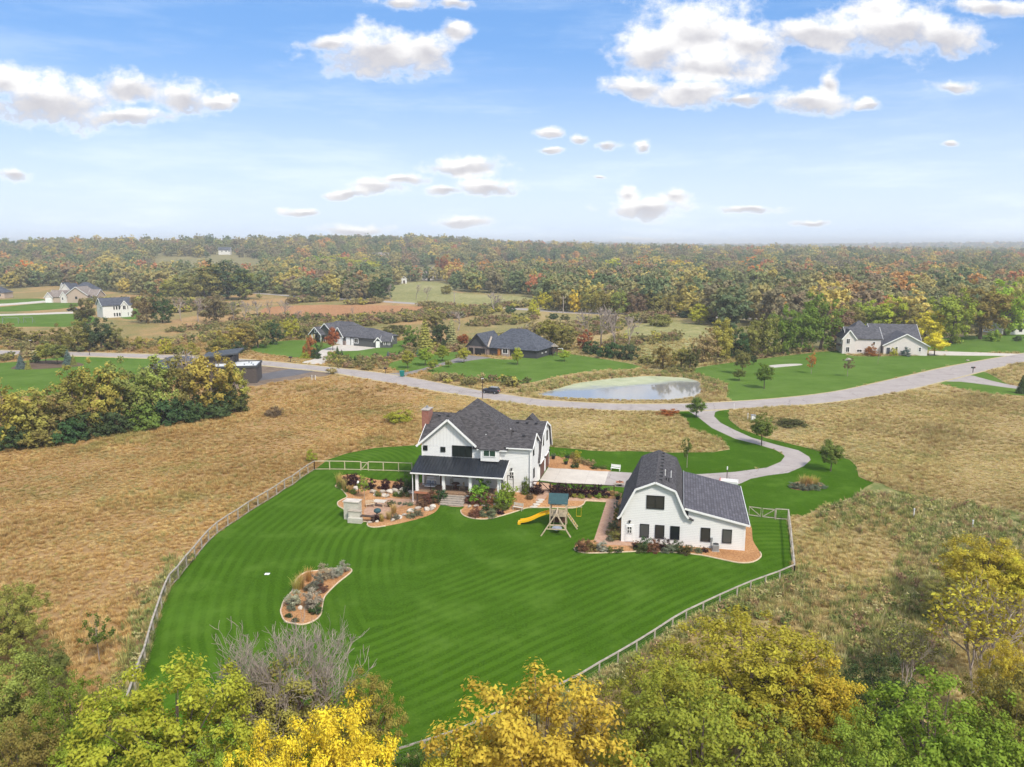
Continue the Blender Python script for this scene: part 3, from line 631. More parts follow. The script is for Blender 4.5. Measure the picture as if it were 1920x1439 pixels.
def door(parent, face, plane, a0, a1, z0, z1, m='wood_door', panels=(2, 3), name='door', fm='white_trim', knob=True):
    T = xf(face, plane); d = MB(); fbox(d, T, a0, a1, 0.0, 0.045, z0, z1)
    o = d.build(name, M[m], parent)
    f = MB()
    for x0, x1, q0, q1 in ((a0 - 0.08, a0, z0, z1 + 0.08), (a1, a1 + 0.08, z0, z1 + 0.08), (a0, a1, z1, z1 + 0.08)): fbox(f, T, x0, x1, 0.0, 0.07, q0, q1)
    f.build('door_frame', M[fm], o)
    nx, nz = panels
    for i in range(nx):
        for j in range(nz):
            w = (a1 - a0) / nx; h = (z1 - z0) / nz
            fbox(MB(), T, a0 + w * i + 0.05, a0 + w * (i + 1) - 0.05, 0.045, 0.07, z0 + h * j + 0.05, z0 + h * (j + 1) - 0.05).build('door_panel', M[m], o)
    if knob: fbox(MB(), T, a1 - 0.14, a1 - 0.08, 0.045, 0.11, z0 + 0.85, z0 + 0.95).build('handle', M['black_metal'], o)
    return o
def sconce(parent, face, plane, a, z):
    T = xf(face, plane); mb = MB(); fbox(mb, T, a - 0.06, a + 0.06, 0, 0.14, z - 0.16, z + 0.06); fbox(mb, T, a - 0.12, a + 0.12, 0.02, 0.24, z + 0.06, z + 0.12)
    return mb.build('wall_lamp', M['black_metal'], parent)
def rake(parent, pts, w=0.22, t=0.06, m='white_trim', name='rake_board'):
    for a, b in zip(pts[:-1], pts[1:]): MB().bar(a, b, t, w).build(name, M[m], parent)
def roof_vent(parent, x, y, z): return MB().prism([(-0.14, 0), (0.14, 0), (0.14, 0.14), (-0.06, 0.16)], 'x', x - 0.17, x + 0.17).build('roof_vent', M['black_metal'], parent)

# ================================================================= main farmhouse
house = empty('farmhouse', (HO[0], HO[1], 0), -HA, 'large white farmhouse with dark shingle roofs and a dark metal porch roof', 'house')
H_ = house
MB().box(-0.05, 10.4, 3.0, 12.6, -0.6, 6.12).build('wall', M['white_siding'], H_)
MB().box(10.4, 13.4, 2.99, 8.0, -0.2, 6.5).build('wall', M['white_siding'], H_)
MB().box(6.5, 13.5, 7.4, 15.4, -0.2, 3.4).build('garage_wall', M['white_siding'], H_)
# gambrel upper storey of the garage wing, ridge running left-right
gam = [(7.25, 3.45), (9.0, 6.65), (12.0, 7.68), (14.85, 6.55), (16.3, 3.6)]
MB().prism([(7.45, 3.4), (9.08, 6.5), (12.0, 7.5), (14.8, 6.4), (16.0, 3.4)], 'x', 6.5, 13.5).build('gable_wall', M['white_siding'], H_)
rg = None
for i in range(4):
    (y0, z0), (y1, z1) = gam[i], gam[i + 1]
    MB().slab([(6.4, y0, z0), (13.72, y0, z0), (13.72, y1, z1), (6.4, y1, z1)], 0.16).build('roof', M['roof_dark'], H_)
rake(H_, [(13.76, y, z - 0.12) for y, z in gam])
# wing roof (ridge left-right at y 5)
for y0, z0 in ((2.65, 6.45), (7.6, 6.30)):
    MB().slab([(10.2, y0, z0), (13.62, y0, z0), (13.62, 5.1, 7.74), (10.2, 5.1, 7.74)], 0.16).build('roof', M['roof_dark'], H_)
MB().prism([(2.95, 6.4), (5.1, 7.58), (7.4, 6.4)], 'x', 10.4, 13.41).build('gable_wall', M['white_siding'], H_)
rake(H_, [(13.66, 2.65, 6.35), (13.66, 5.1, 7.64), (13.66, 7.6, 6.2)])
# main roof: ridge left-right, stopping behind the front gable; a lower ridge carries on to the right
MB().slab([(-0.45, 3.25, 6.475), (6.7, 3.25, 6.475), (6.7, 7.9, 9.16), (-0.45, 7.9, 9.16)], 0.18).build('roof', M['roof_dark'], H_)
MB().slab([(-0.45, 13.2, 6.10), (6.7, 13.2, 6.10), (6.7, 7.9, 9.16), (-0.45, 7.9, 9.16)], 0.18).build('roof', M['roof_dark'], H_)
MB().slab([(6.35, 2.6, 6.10), (10.62, 2.6, 6.10), (10.62, 5.1, 8.05), (6.35, 5.1, 8.05)], 0.18).build('roof', M['roof_dark'], H_)
MB().slab([(6.35, 9.6, 6.6), (10.62, 9.6, 6.6), (10.62, 5.1, 8.05), (6.35, 5.1, 8.05)], 0.18).build('roof', M['roof_dark'], H_)
MB().prism([(2.9, 6.0), (7.9, 9.0), (12.9, 6.0)], 'x', -0.06, 0.24).build('gable_wall', M['white_siding'], H_)
MB().prism([(2.95, 6.0), (5.1, 7.88), (9.0, 6.5)], 'x', 10.11, 10.405).build('gable_wall', M['white_siding'], H_)
rake(H_, [(-0.48, 2.6, 6.0), (-0.48, 7.9, 9.06), (-0.48, 13.2, 6.0)])
# high hipped roof rising behind
pk = (5.65, 8.0, 11.12); hb = [(-0.9, 3.1, 6.05), (11.45, 3.1, 6.05), (11.45, 12.9, 6.05), (-0.9, 12.9, 6.05)]
cl = lambda a, b, t: tuple(a[i] + (b[i] - a[i]) * t for i in range(3))
for i in range(4):
    a, b_ = hb[i], hb[(i + 1) % 4]; t = 0.86
    MB().slab([cl(pk, a, t), cl(pk, b_, t), pk], 0.1).build('roof', M['roof_dark'], H_)
# front gable
fg_pk, fg_l, fg_r = (3.33, 9.52), (-0.62, 6.12), (6.85, 6.42)
MB().prism([(-0.05, 6.05), (6.6, 6.05), (6.6, 6.55), (3.33, 9.3), (-0.05, 6.5)], 'y', 2.985, 3.2).build('gable_wall', M['white_batten'], H_)
for e in (fg_l, fg_r):
    MB().slab([(e[0], 2.55, e[1]), (fg_pk[0], 2.55, fg_pk[1]), (fg_pk[0], 8.2, fg_pk[1]), (e[0], 8.2, e[1])], 0.16).build('roof', M['roof_dark'], H_)
rake(H_, [(fg_l[0], 2.51, fg_l[1] - 0.1), (fg_pk[0], 2.51, fg_pk[1] - 0.1), (fg_r[0], 2.51, fg_r[1] - 0.1)], 0.24)
# small rear dormer peeking over the ridge
MB().prism([(10.3, 7.0), (12.3, 7.0), (11.3, 8.05)], 'y', 12.9, 15.0).build('dormer_roof', M['roof_dark'], H_)
# fascia and gutters
MB().box(6.9, 10.6, 2.5, 2.58, 5.93, 6.06).build('gutter', M['white_trim'], H_)
MB().box(10.45, 13.6, 2.55, 2.63, 6.28, 6.42).build('gutter', M['white_trim'], H_)
MB().box(-0.05, 0.09, 2.9, 2.988, 3.0, 6.1).build('corner_board', M['white_trim'], H_)
MB().box(13.26, 13.42, 2.9, 2.985, 0.6, 6.4).build('corner_board', M['white_trim'], H_)
MB().tube([(13.30, 2.82, 6.3), (13.30, 2.82, 1.1), (13.45, 2.5, 0.95)], 0.05, 6).build('downspout', M['white_trim'], H_)
# windows of the front
window(H_, 'f', 2.99, 0.14, 0.62, 5.52, 6.0); window(H_, 'f', 2.99, 2.36, 2.86, 5.45, 5.93)
window(H_, 'f', 2.99, 3.82, 6.16, 4.95, 6.2, 3)
window(H_, 'f', 2.985, 10.82, 11.26, 2.63, 3.36, 2, 2, 'white_trim'); sconce(H_, 'f', 2.985, 11.03, 3.75)
window(H_, 'r', 13.405, 4.2, 4.8, 2.5, 3.5, 1, 1); window(H_, 'r', 13.405, 4.0, 4.5, 5.3, 6.2, 1, 1)
window(H_, 'r', 13.51, 9.9, 10.7, 4.95, 6.3, 1, 2); window(H_, 'r', 13.51, 13.0, 13.6, 4.95, 6.1, 1, 1)
for a0, a1 in ((7.95, 11.15), (12.0, 14.7)): door(H_, 'r', 13.505, a0, a1, 0.85, 2.95, 'wood_door', (4, 4), 'garage_door', 'white_trim', False)
for a in (7.68, 11.56, 14.95): sconce(H_, 'r', 13.505, a, 3.05)
# window bay above the porch
MB().box(7.45, 9.62, 2.2, 3.0, 4.75, 6.2).build('bay_wall', M['white_siding'], H_)
MB().slab([(7.3, 2.0, 6.22), (9.78, 2.0, 6.22), (9.78, 3.4, 6.95), (7.3, 3.4, 6.95)], 0.12).build('roof', M['roof_dark'], H_)
window(H_, 'f', 2.2, 7.84, 9.24, 5.38, 6.05, 2, 1, 'white_trim', 'glass_green')
# chimney
ch = MB().box(-0.95, -0.06, 5.9, 7.5, -0.2, 9.72).build('chimney', M['brick_red'], H_)
MB().box(-1.03, 0.02, 5.82, 7.58, 9.72, 9.84).build('chimney_cap', M['concrete_step'], ch)
MB().cyl((-0.5, 6.7), 0.17, 9.84, 10.15, 10).build('flue', M['grey_metal'], ch)
# attic vents
for x, y in ((0.9, 7.25), (2.0, 7.25)): roof_vent(H_, x, y, 8.8).location = (0, y, 8.78)
for x in (6.6, 8.1, 9.3): roof_vent(H_, x, 0, 0).location = (0, 4.9, 7.5)
for x in (7.9, 8.9, 10.1, 11.3, 12.5): roof_vent(H_, x, 0, 0).location = (0, 11.2, 7.45)
roof_vent(H_, 12.2, 0, 0).location = (0, 4.5, 7.42)
MB().cyl((7.6, 4.3), 0.05, 7.0, 7.5, 8).build('vent_pipe', M['white_plain'], H_)
MB().cyl((10.45, 5.2), 0.05, 7.5, 8.1, 8).build('vent_pipe', M['white_plain'], H_)
# ---- porch
deck = MB().box(-0.05, 10.45, 0.05, 2.98, 1.02, 1.2).build('porch_floor', M['wood_deck'], H_)
nb = 22
for i in range(nb): MB().box(-0.08, 10.48, 0.0 + i * 2.98 / nb + 0.008, (i + 1) * 2.98 / nb - 0.008, 1.2, 1.245).build('deck_board', M['wood_deck'], deck)
MB().box(-0.1, 3.3, -0.04, 0.04, 0.98, 1.2).build('rim_joist', M['terracotta'], H_); MB().box(6.3, 10.5, -0.04, 0.04, 0.98, 1.2).build('rim_joist', M['white_trim'], H_)
MB().box(6.4, 10.4, 0.1, 0.25, -0.4, 1.0).build('porch_skirt', M['wood_dark'], H_)
for x in (0.05, 3.3, 6.55, 9.95):
    MB().box(x, x + 0.34, 0.06, 0.4, 1.245, 3.32).build('porch_column', M['white_trim'], H_, 0.015)
    if x < 1: MB().box(x + 0.08, x + 0.24, 0.12, 0.3, -0.8, 1.02).build('support_post', M['wood_dark'], H_)
for x in (0.05, 10.1): MB().box(x, x + 0.26, 2.6, 2.98, 1.245, 3.6).build('porch_column', M['white_trim'], H_, 0.015)
MB().box(-0.1, 10.5, 0.04, 0.42, 3.32, 3.66).build('porch_beam', M['white_trim'], H_)
for x in (-0.1, 10.2): MB().prism([(0.42, 3.35), (2.98, 3.35), (2.98, 4.6), (0.42, 3.75)], 'x', x, x + 0.3).build('porch_gable', M['white_siding'], H_)
pr = MB().slab([(-0.35, -0.4, 3.62), (10.75, -0.4, 3.62), (10.75, 3.0, 4.80), (-0.35, 3.0, 4.80)], 0.09).build('porch_roof', M['metal_roof'], H_)
for i in range(29):
    x = -0.33 + i * 11.06 / 28; MB().bar((x, -0.4, 3.65), (x, 2.98, 4.823), 0.035, 0.05).build('roof_seam', M['metal_roof'], pr)
MB().box(-0.4, 10.8, -0.48, -0.40, 3.48, 3.62).build('gutter', M['white_trim'], H_)
MB().bar((10.78, -0.4, 3.55), (10.78, 3.0, 4.73), 0.05, 0.16).build('rake_board', M['white_trim'], H_)
for x in (-0.25, 10.35): MB().tube([(x, -0.3, 3.5), (x, -0.05, 3.2), (x, -0.05, -0.5 if x < 0 else 0.45), (x + (0 if x < 0 else -0.12), -0.35, -0.62 if x < 0 else 0.35)], 0.05, 6).build('downspout', M['white_trim'], H_)
# porch wall openings
window(H_, 'f', 2.99, 0.5, 2.0, 2.35, 3.4, 2, 1); door(H_, 'f', 2.99, 2.2, 2.75, 1.25, 3.3, 'wood_door', (1, 2))
window(H_, 'f', 2.99, 3.8, 5.95, 2.35, 3.4, 3, 1); window(H_, 'f', 2.99, 0.9, 1.9, 0.1, 0.7, 1, 1)
for i in range(5):
    z = 1.07 - i * 0.17; y = 0.0 - i * 0.3
    st = MB().box(3.45, 6.3, y - 0.34, 0.5 if i == 0 else y + 0.02, z - 0.06, z).build('step', M['wood_grey'], H_)
    MB().box(3.5, 6.25, y - 0.30, y - 0.26, z - 0.19, z - 0.06).build('riser', M['concrete_step'], st)
for x in (3.35,):
    MB().bar((x, 0.0, 2.1), (x, -1.5, 1.25), 0.05, 0.06).bar((x, -1.45, 0.2), (x, -1.45, 1.28), 0.06).bar((x, 0.0, 1.2), (x, 0, 2.1), 0.06).build('handrail', M['wood_dark'], H_)
rl = MB()
for z in (1.5, 1.75, 2.0): rl.bar((0.4, 0.2, z), (3.3, 0.2, z), 0.015)
rl.bar((0.4, 0.2, 2.15), (3.3, 0.2, 2.15), 0.05); rl.bar((1.85, 0.2, 1.245), (1.85, 0.2, 2.15), 0.05); rl.build('cable_railing', M['black_metal'], H_)
# dark steel frame beside the porch
T_ = empty('trellis_frame', (*(HO + HU * 10.75 + HV * 1.9), 0.6), -HA, 'tall dark open frame beside the right end of the porch', 'frame')
MB().box(-0.04, 0.04, -0.04, 0.04, -0.3, 2.6).build('post', M['black_metal'], T_); MB().box(0.66, 0.74, -0.04, 0.04, -0.3, 2.6).build('post', M['black_metal'], T_)
MB().box(-0.04, 0.74, -0.045, 0.045, 2.6, 2.68).build('top_bar', M['black_metal'], T_)
def hloc(u, v, z=None):
    p = HO + HU * u + HV * v; return (p[0], p[1], float(hgt(*p)) if z is None else z)
# porch furniture
o = empty('daybed_swing', hloc(1.45, 1.5, 1.25), -HA, 'grey cushioned hanging daybed at the left end of the porch', 'daybed')
MB().box(-0.65, 0.65, -0.4, 0.45, 0.28, 0.36).build('frame', M['white_trim'], o); MB().box(-0.6, 0.6, -0.36, 0.4, 0.36, 0.52).build('mattress', M['fabric_grey'], o, 0.04)
MB().box(-0.62, 0.62, 0.36, 0.46, 0.36, 0.95).build('backrest', M['white_trim'], o)
for x in (-0.3, 0.3): MB().box(x - 0.25, x + 0.25, 0.2, 0.36, 0.5, 0.85).build('cushion', M['fabric_grey'], o, 0.05)
for x in (-0.62, 0.62):
    for y in (-0.36, 0.42): MB().bar((x, y, 0.3), (x * 0.9, y * 0.6, 2.35), 0.025).build('rope', M['wood_play'], o)
o = empty('round_table', hloc(4.5, 1.7, 1.25), -HA, 'round brown wooden table on the porch in front of the triple window', 'table')
MB().cyl((0, 0), 0.5, 0.68, 0.73, 20).build('table_top', M['wood_door'], o); MB().cyl((0, 0), 0.1, 0.06, 0.68, 10, 0.16).build('pedestal', M['wood_door'], o); MB().cyl((0, 0), 0.3, 0.0, 0.06, 12).build('base', M['wood_door'], o)
def chair(name, loc, rz, label, m):
    c = empty(name, loc, rz, label, 'chair', 'porch chairs')
    MB().box(-0.22, 0.22, -0.22, 0.22, 0.42, 0.46).build('seat', m, c)
    for x in (-0.2, 0.2):
        for y in (-0.2, 0.2): MB().bar((x * 1.1, y * 1.1, 0), (x, y, 0.42 if y < 0 else 1.0), 0.045).build('leg', m, c)
    bk = MB()
    for z in (0.6, 0.75, 0.9): bk.box(-0.2, 0.2, 0.19, 0.215, z, z + 0.09)
    bk.build('backrest', m, c); return c
chair('wooden_chair', hloc(5.35, 1.5, 1.25), R(-110), 'pale wooden chair right of the round porch table', M['wood_play'])
chair('wooden_chair', hloc(3.95, 2.3, 1.25), R(40), 'dark wooden chair behind the round porch table', M['wood_grey'])

# ================================================================= barn
barn = empty('barn', (BO[0], BO[1], 0), -HA, 'white gambrel roofed barn with a long lean-to on its right side', 'barn'); B_ = barn; BD = 12.2
MB().prism([(0, -0.1), (6.6, -0.1), (6.6, 2.95), (6.42, 3.1), (5.28, 5.65), (3.27, 6.42), (1.35, 5.62), (0.05, 2.75), (0, 2.7)], 'y', 0, BD).build('wall', M['white_siding'], B_)
MB().prism([(6.6, -0.1), (12.14, -0.1), (12.14, 2.72), (6.6, 3.98)], 'y', 0.004, BD + 0.3).build('wall', M['white_siding'], B_)
bp = [(-0.42, 2.62), (-0.12, 2.9), (1.32, 5.78), (3.27, 6.62), (5.27, 5.83), (6.28, 3.55), (6.62, 3.12), (7.15, 2.86)]
for i in (0, 1, 2, 3): 
    (x0, z0), (x1, z1) = bp[i], bp[i + 1]
    MB().slab([(x0, -0.3, z0), (x1, -0.3, z1), (x1, BD + 0.2, z1), (x0, BD + 0.2, z0)], 0.14).build('roof', M['roof_dark'], B_)
MB().slab([(5.27, -0.3, 5.83), (6.12, -0.3, 3.92), (6.12, BD + 0.2, 3.92), (5.27, BD + 0.2, 5.83)], 0.14).build('roof', M['roof_dark'], B_)
ov = MB()
for i in (4, 5, 6):
    (x0, z0), (x1, z1) = bp[i], bp[i + 1]
    if i == 4: x0, z0 = 6.08, 4.0
    ov.slab([(x0, -0.3, z0), (x1, -0.3, z1), (x1, -0.02, z1), (x0, -0.02, z0)], 0.12)
ov.build('flared_eave', M['roof_dark'], B_)
MB().slab([(6.08, -0.22, 4.14), (12.5, -0.22, 2.78), (12.5, BD + 0.6, 2.78), (6.08, BD + 0.6, 4.14)], 0.14).build('lean_to_roof', M['roof_lean'], B_)
MB().bar((6.1, -0.2, 4.22), (6.1, BD + 0.3, 4.22), 0.07, 0.16).build('flashing', M['grey_metal'], B_)
rake(B_, [(x, -0.34, z - 0.1) for x, z in bp[:7]], 0.2); rake(B_, [(6.2, -0.26, 4.0), (12.52, -0.26, 2.66)], 0.2); rake(B_, [(12.53, -0.22, 2.68), (12.53, BD + 0.6, 2.68)], 0.16, name='gutter')
MB().box(12.02, 12.16, -0.02, 0.12, -0.05, 2.7).build('corner_board', M['white_trim'], B_); MB().box(-0.02, 0.1, -0.02, 0.12, -0.05, 2.7).build('corner_board', M['white_trim'], B_)
w = window(B_, 'f', 0, 2.5, 4.14, 3.78, 5.03, 2, 1, fw=0.07)
for a0, a1 in ((1.92, 2.72), (3.43, 4.24), (4.94, 5.75)): window(B_, 'f', 0, a0, a1, 0.70, 1.98, 1, 1)
for a0, a1 in ((7.93, 8.73), (10.01, 10.81)): window(B_, 'f', 0.004, a0, a1, 0.74, 2.03, 1, 1)
d = door(B_, 'f', 0, 0.50, 1.14, 0.04, 1.78, 'white_trim', (1, 1), 'door', 'white_trim'); window(d, 'f', -0.07, 0.62, 1.02, 1.0, 1.66, 2, 2, 'white_trim', name='door_window', fw=0.03)
sconce(B_, 'f', 0, 0.82, 2.2)
for i in range(9): roof_vent(B_, 3.75, 0, 0).location = (0, 1.0 + i * 1.3, 6.42)
for x, y in ((4.15, 3.3), (4.75, 2.9)): MB().tube([(x, y, 6.2), (x, y, 6.9), (x + 0.02, y - 0.2, 6.95)], 0.05, 6).build('vent_pipe', M['white_plain'], B_)
for x, y in ((4.3, 1.8), (4.55, 1.7)): MB().cyl((x, y), 0.06, 6.0, 6.5, 8).build('vent_pipe', M['black_metal'], B_)
for z in (2.2, 4.4): window(B_, 'l', 0.0, 2, 2.8, z - 1.4, z - 0.3) if z < 3 else None
def bloc(u, v, z=None):
    p = BO + HU * u + HV * v; return (p[0], p[1], float(hgt(*p)) if z is None else z)
ac = empty('air_conditioner', bloc(9.35, -0.55), -HA, 'grey outdoor air conditioner unit on the mulch against the barn front', 'air conditioner')
MB().box(-0.3, 0.3, -0.3, 0.3, 0.05, 0.68).build('cabinet', M['grey_metal'], ac, 0.03); MB().cyl((0, 0), 0.26, 0.68, 0.72, 16).build('fan_grille', M['black_metal'], ac); MB().box(-0.36, 0.36, -0.36, 0.36, -0.05, 0.05).build('pad', M['concrete_step'], ac)
em = empty('electric_meter', bloc(8.95, -0.06), -HA, 'small grey electric meter box on the barn wall above the air conditioner', 'meter')
MB().box(-0.1, 0.1, -0.08, 0.06, 0.75, 1.15).build('meter_box', M['grey_metal'], em); MB().cyl((0, 0), 0.03, -0.1, 0.75, 6).build('conduit', M['grey_metal'], em)

# ================================================================= fences and gates
def fence_run(name, xy, label, m, hh=FH, group='yard fences', mesh_wire=True, rail_bottom=True, pw=0.11):
    xy = [np.array(p, float) for p in xy]; z = [float(hgt(*p)) for p in xy]
    f = empty(name, (xy[0][0], xy[0][1], z[0]), 0, label, 'fence', group); o = np.array([xy[0][0], xy[0][1], z[0]])
    L = [np.array([p[0], p[1], q]) - o for p, q in zip(xy, z)]
    for i, p in enumerate(L):
        jt = (i * 37 % 7 - 3) * 0.008
        MB().box(p[0] - pw / 2, p[0] + pw / 2, p[1] - pw / 2, p[1] + pw / 2, p[2] - 0.2, p[2] + hh + 0.04 + jt).build('post', M[m], f)
    for a, b in zip(L[:-1], L[1:]):
        up = np.array([0, 0, hh]); MB().bar(a + up, b + up, 0.14, 0.07).build('rail', M[m], f)
        if rail_bottom: MB().bar(a + [0, 0, 0.1], b + [0, 0, 0.1], 0.05, 0.09).build('lower_rail', M[m], f)
        if mesh_wire:
            wmb = MB()
            for k in range(1, 5): wmb.bar(a + [0, 0, 0.1 + k * (hh - 0.12) / 5], b + [0, 0, 0.1 + k * (hh - 0.12) / 5], 0.006)
            wmb.build('wire_panel', M['wire'], f)
    return f
def gate(name, a, b, label, m, hh=1.1, group='yard gates', flip=False):
    a, b = np.array(a), np.array(b); z = float(hgt(*((a + b) / 2)))
    g = empty(name, (a[0], a[1], z), math.atan2(b[1] - a[1], b[0] - a[0]), label, 'gate', group); L = float(np.hypot(*(b - a)))
    for nm, p, q in (('top_rail', (0.08, 0, hh), (L - 0.08, 0, hh)), ('bottom_rail', (0.08, 0, 0.15), (L - 0.08, 0, 0.15)), ('stile', (0.1, 0, 0.1), (0.1, 0, hh + 0.05)), ('stile', (L - 0.1, 0, 0.1), (L - 0.1, 0, hh + 0.05)),
                     ('diagonal_brace', (0.12, 0.01, 0.18 if not flip else hh), (L - 0.12, 0.01, hh if not flip else 0.18))): MB().bar(p, q, 0.05, 0.09).build(nm, M[m], g)
    MB().box(L - 0.2, L - 0.05, -0.06, -0.03, 0.6, 0.68).build('latch', M['black_metal'], g); return g
backL = [G(589, 865, FH), G(617.7, 864.8, FH), G(646, 865.2, FH), G(676, 866, FH)]; backR = [G(690.4, 866.3, FH), G(718.5, 867, FH), G(747, 868, FH), G(772, 869, FH)]
fence_run('rail_fence', fl_xy, 'long weathered rail and wire fence curving along the tan field on the left', 'wood_fence')
fence_run('rail_fence', backL, 'short pale rail fence from the far left yard corner to the small gate', 'wood_fence_new', mesh_wire=False)
fence_run('rail_fence', backR, 'pale rail fence between the small gate and the farmhouse porch', 'wood_fence_new', mesh_wire=False)
gate('braced_gate', backL[-1], backR[0], 'small pale gate with diagonal brace in the fence left of the farmhouse', 'wood_fence_new')
fence_run('rail_fence', fr_xy, 'long weathered rail and wire fence along the near right edge of the lawn', 'wood_fence')
gr = [G(1478.5, 956, FH), G(1455, 954.5, FH), G(1429, 952, FH), G(1403.5, 948.5, FH)]
fence_run('rail_fence', [G(1490, 1059, FH), G(1487.5, 1035, FH), G(1485, 1012, FH), G(1483, 990, FH), G(1480.5, 972, FH), gr[0], gr[1]], 'weathered rail fence running back from the right corner of the yard to the wide gate', 'wood_fence')
gate('braced_gate', gr[1], gr[2], 'right leaf of the weathered double gate beside the barn', 'wood_fence', flip=True); gate('braced_gate', gr[2], gr[3], 'left leaf of the weathered double gate, next to the barn lean-to', 'wood_fence')
dk = [G(999.5, 903, 1.15), G(1011.5, 903.5, 1.15)]; dk2 = [G(1032.5, 905, 1.15), G(1062.5, 907, 1.15), G(1092, 908, 1.15), G(1122, 909.5, 1.15), G(1151.5, 911, 1.15)]
fence_run('dark_fence', dk, 'short dark brown fence between the farmhouse corner and the driveway gate', 'wood_dark', 1.15, 'dark fences by the driveway')
fence_run('dark_fence', dk2, 'dark brown rail fence along the concrete apron behind the purple shrubs', 'wood_dark', 1.15, 'dark fences by the driveway')
gate('braced_gate', dk[1], dk2[0], 'dark brown gate with diagonal brace at the concrete apron', 'wood_dark', 1.1, 'dark gates', True)
# ================================================================= neighbouring houses
def frame2(pl, pr):
    a, b = G(*pl), G(*pr); return a, math.atan2(b[1] - a[1], b[0] - a[0]), float(np.hypot(*(b - a)))
def gable_box(par, x0, x1, y0, y1, z0, ze, zr, wm, rm, axis='x', ov=0.35, trim='white_trim', hip=False):
    """walls with a pitched roof; ridge along x or y"""
    MB().box(x0, x1, y0, y1, z0, ze).build('wall', M[wm], par)
    if axis == 'x':
        ym = (y0 + y1) / 2; k = (zr - ze) / (ym - y0)
        if hip:
            h = min(ym - y0, (x1 - x0) / 2.2); e = [(x0 - ov, y0 - ov, ze - ov * k), (x1 + ov, y0 - ov, ze - ov * k), (x1 + ov, y1 + ov, ze - ov * k), (x0 - ov, y1 + ov, ze - ov * k)]; r0, r1 = (x0 + h, ym, zr), (x1 - h, ym, zr)
            for q in ([e[0], e[1], r1, r0], [e[2], e[3], r0, r1], [e[1], e[2], r1], [e[3], e[0], r0]): MB().slab(q, 0.15).build('roof', M[rm], par)
            return
        MB().prism([(y0, ze - 0.01), (ym, zr - 0.12), (y1, ze - 0.01)], 'x', x0 + 0.003, x1 - 0.003).build('gable_wall', M[wm], par)
        for yy in (y0 - ov, y1 + ov): MB().slab([(x0 - ov, yy, ze - ov * k), (x1 + ov, yy, ze - ov * k), (x1 + ov, ym, zr), (x0 - ov, ym, zr)], 0.15).build('roof', M[rm], par)
        for x in (x0 - ov - 0.02, x1 + ov + 0.02): rake(par, [(x, y0 - ov, ze - ov * k - 0.1), (x, ym, zr - 0.1), (x, y1 + ov, ze - ov * k - 0.1)], 0.25, m=trim)
    else:
        xm = (x0 + x1) / 2; k = (zr - ze) / (xm - x0)
        MB().prism([(x0, ze - 0.01), (xm, zr - 0.12), (x1, ze - 0.01)], 'y', y0 + 0.003, y1 - 0.003).build('gable_wall', M[wm], par)
        for xx in (x0 - ov, x1 + ov): MB().slab([(xx, y0 - ov, ze - ov * k), (xm, y0 - ov, zr), (xm, y1 + ov, zr), (xx, y1 + ov, ze - ov * k)], 0.15).build('roof', M[rm], par)
        rake(par, [(x0 - ov, y0 - ov - 0.02, ze - ov * k - 0.1), (xm, y0 - ov - 0.02, zr - 0.1), (x1 + ov, y0 - ov - 0.02, ze - ov * k - 0.1)], 0.25, m=trim)
M['grey_siding'] = siding('grey_siding', (0.10, 0.105, 0.105), 0.2); M['dark_siding'] = siding('dark_siding', (0.062, 0.062, 0.068), 0.25)
M['cream_siding'] = siding('cream_siding', (0.70, 0.655, 0.62), 0.2); M['beige_siding'] = siding('beige_siding', (0.50, 0.39, 0.31), 0.2); M['pale_siding'] = siding('pale_siding', (0.70, 0.69, 0.66), 0.2)
M['stone_veneer'] = brickmat('stone_veneer', (0.24, 0.18, 0.16), (0.34, 0.27, 0.23), (0.2, 0.17, 0.15), 0.5, 0.2); M['green_shingle'] = P('green_shingle', (0.085, 0.095, 0.08), 0.9, 0.3, 3)
M['roof_white'] = P('roof_white', (0.62, 0.63, 0.64), 0.7, 0.2, 0.6); M['membrane'] = P('membrane_edge', (0.06, 0.065, 0.07), 0.6)
M['orange_door'] = P('orange_door', (0.42, 0.17, 0.05), 0.5); M['modern_brick'] = brickmat('modern_brick', (0.085, 0.068, 0.062), (0.12, 0.10, 0.09), (0.07, 0.06, 0.055), 0.4, 0.12)
# ---- grey craftsman house
o_, an, L = frame2((578, 640.5), (701, 651.5))
h = empty('craftsman_house', (*o_, 0), an, 'dark grey craftsman house with white trimmed gables and two white garage doors', 'house')
gable_box(h, 0.0, 16.5, 2.9, 12.5, 0, 2.7, 6.1, 'grey_siding', 'roof_neigh', 'x', 0.4, hip=True)
gable_box(h, 2.9, 9.9, 1.2, 8, 0, 2.9, 5.9, 'green_shingle', 'roof_neigh', 'y', 0.45)
gable_box(h, 1.6, 6.2, -0.6, 6, 2.55, 2.75, 4.8, 'green_shingle', 'roof_neigh', 'y', 0.45)
gable_box(h, 11.6, 15.4, -0.6, 8, 0, 2.75, 5.3, 'grey_siding', 'roof_neigh', 'y', 0.4)
gable_box(h, 14.0, L + 0.5, -0.2, 10, 0, 2.75, 5.0, 'grey_siding', 'roof_neigh', 'x', 0.4, hip=True)
for x in (2.0, 5.7): MB().box(x, x + 0.3, -0.5, -0.2, 0, 2.6).build('porch_column', M['white_trim'], h)
window(h, 'f', -0.6, 3.6, 4.2, 3.2, 3.9, 1, 1, 'white_trim', fw=0.16); window(h, 'f', 1.2, 3.3, 4.6, 0.9, 2.2, 2, 1, 'white_trim', fw=0.15); window(h, 'f', 1.2, 8.2, 9.2, 0.7, 2.2, 1, 2, 'white_trim', fw=0.15)
window(h, 'f', 2.5, 0.5, 1.6, 1.0, 2.2, 1, 1, 'white_trim', fw=0.15); door(h, 'f', 1.2, 5.3, 6.1, 0, 2.1, 'wood_dark', (1, 2))
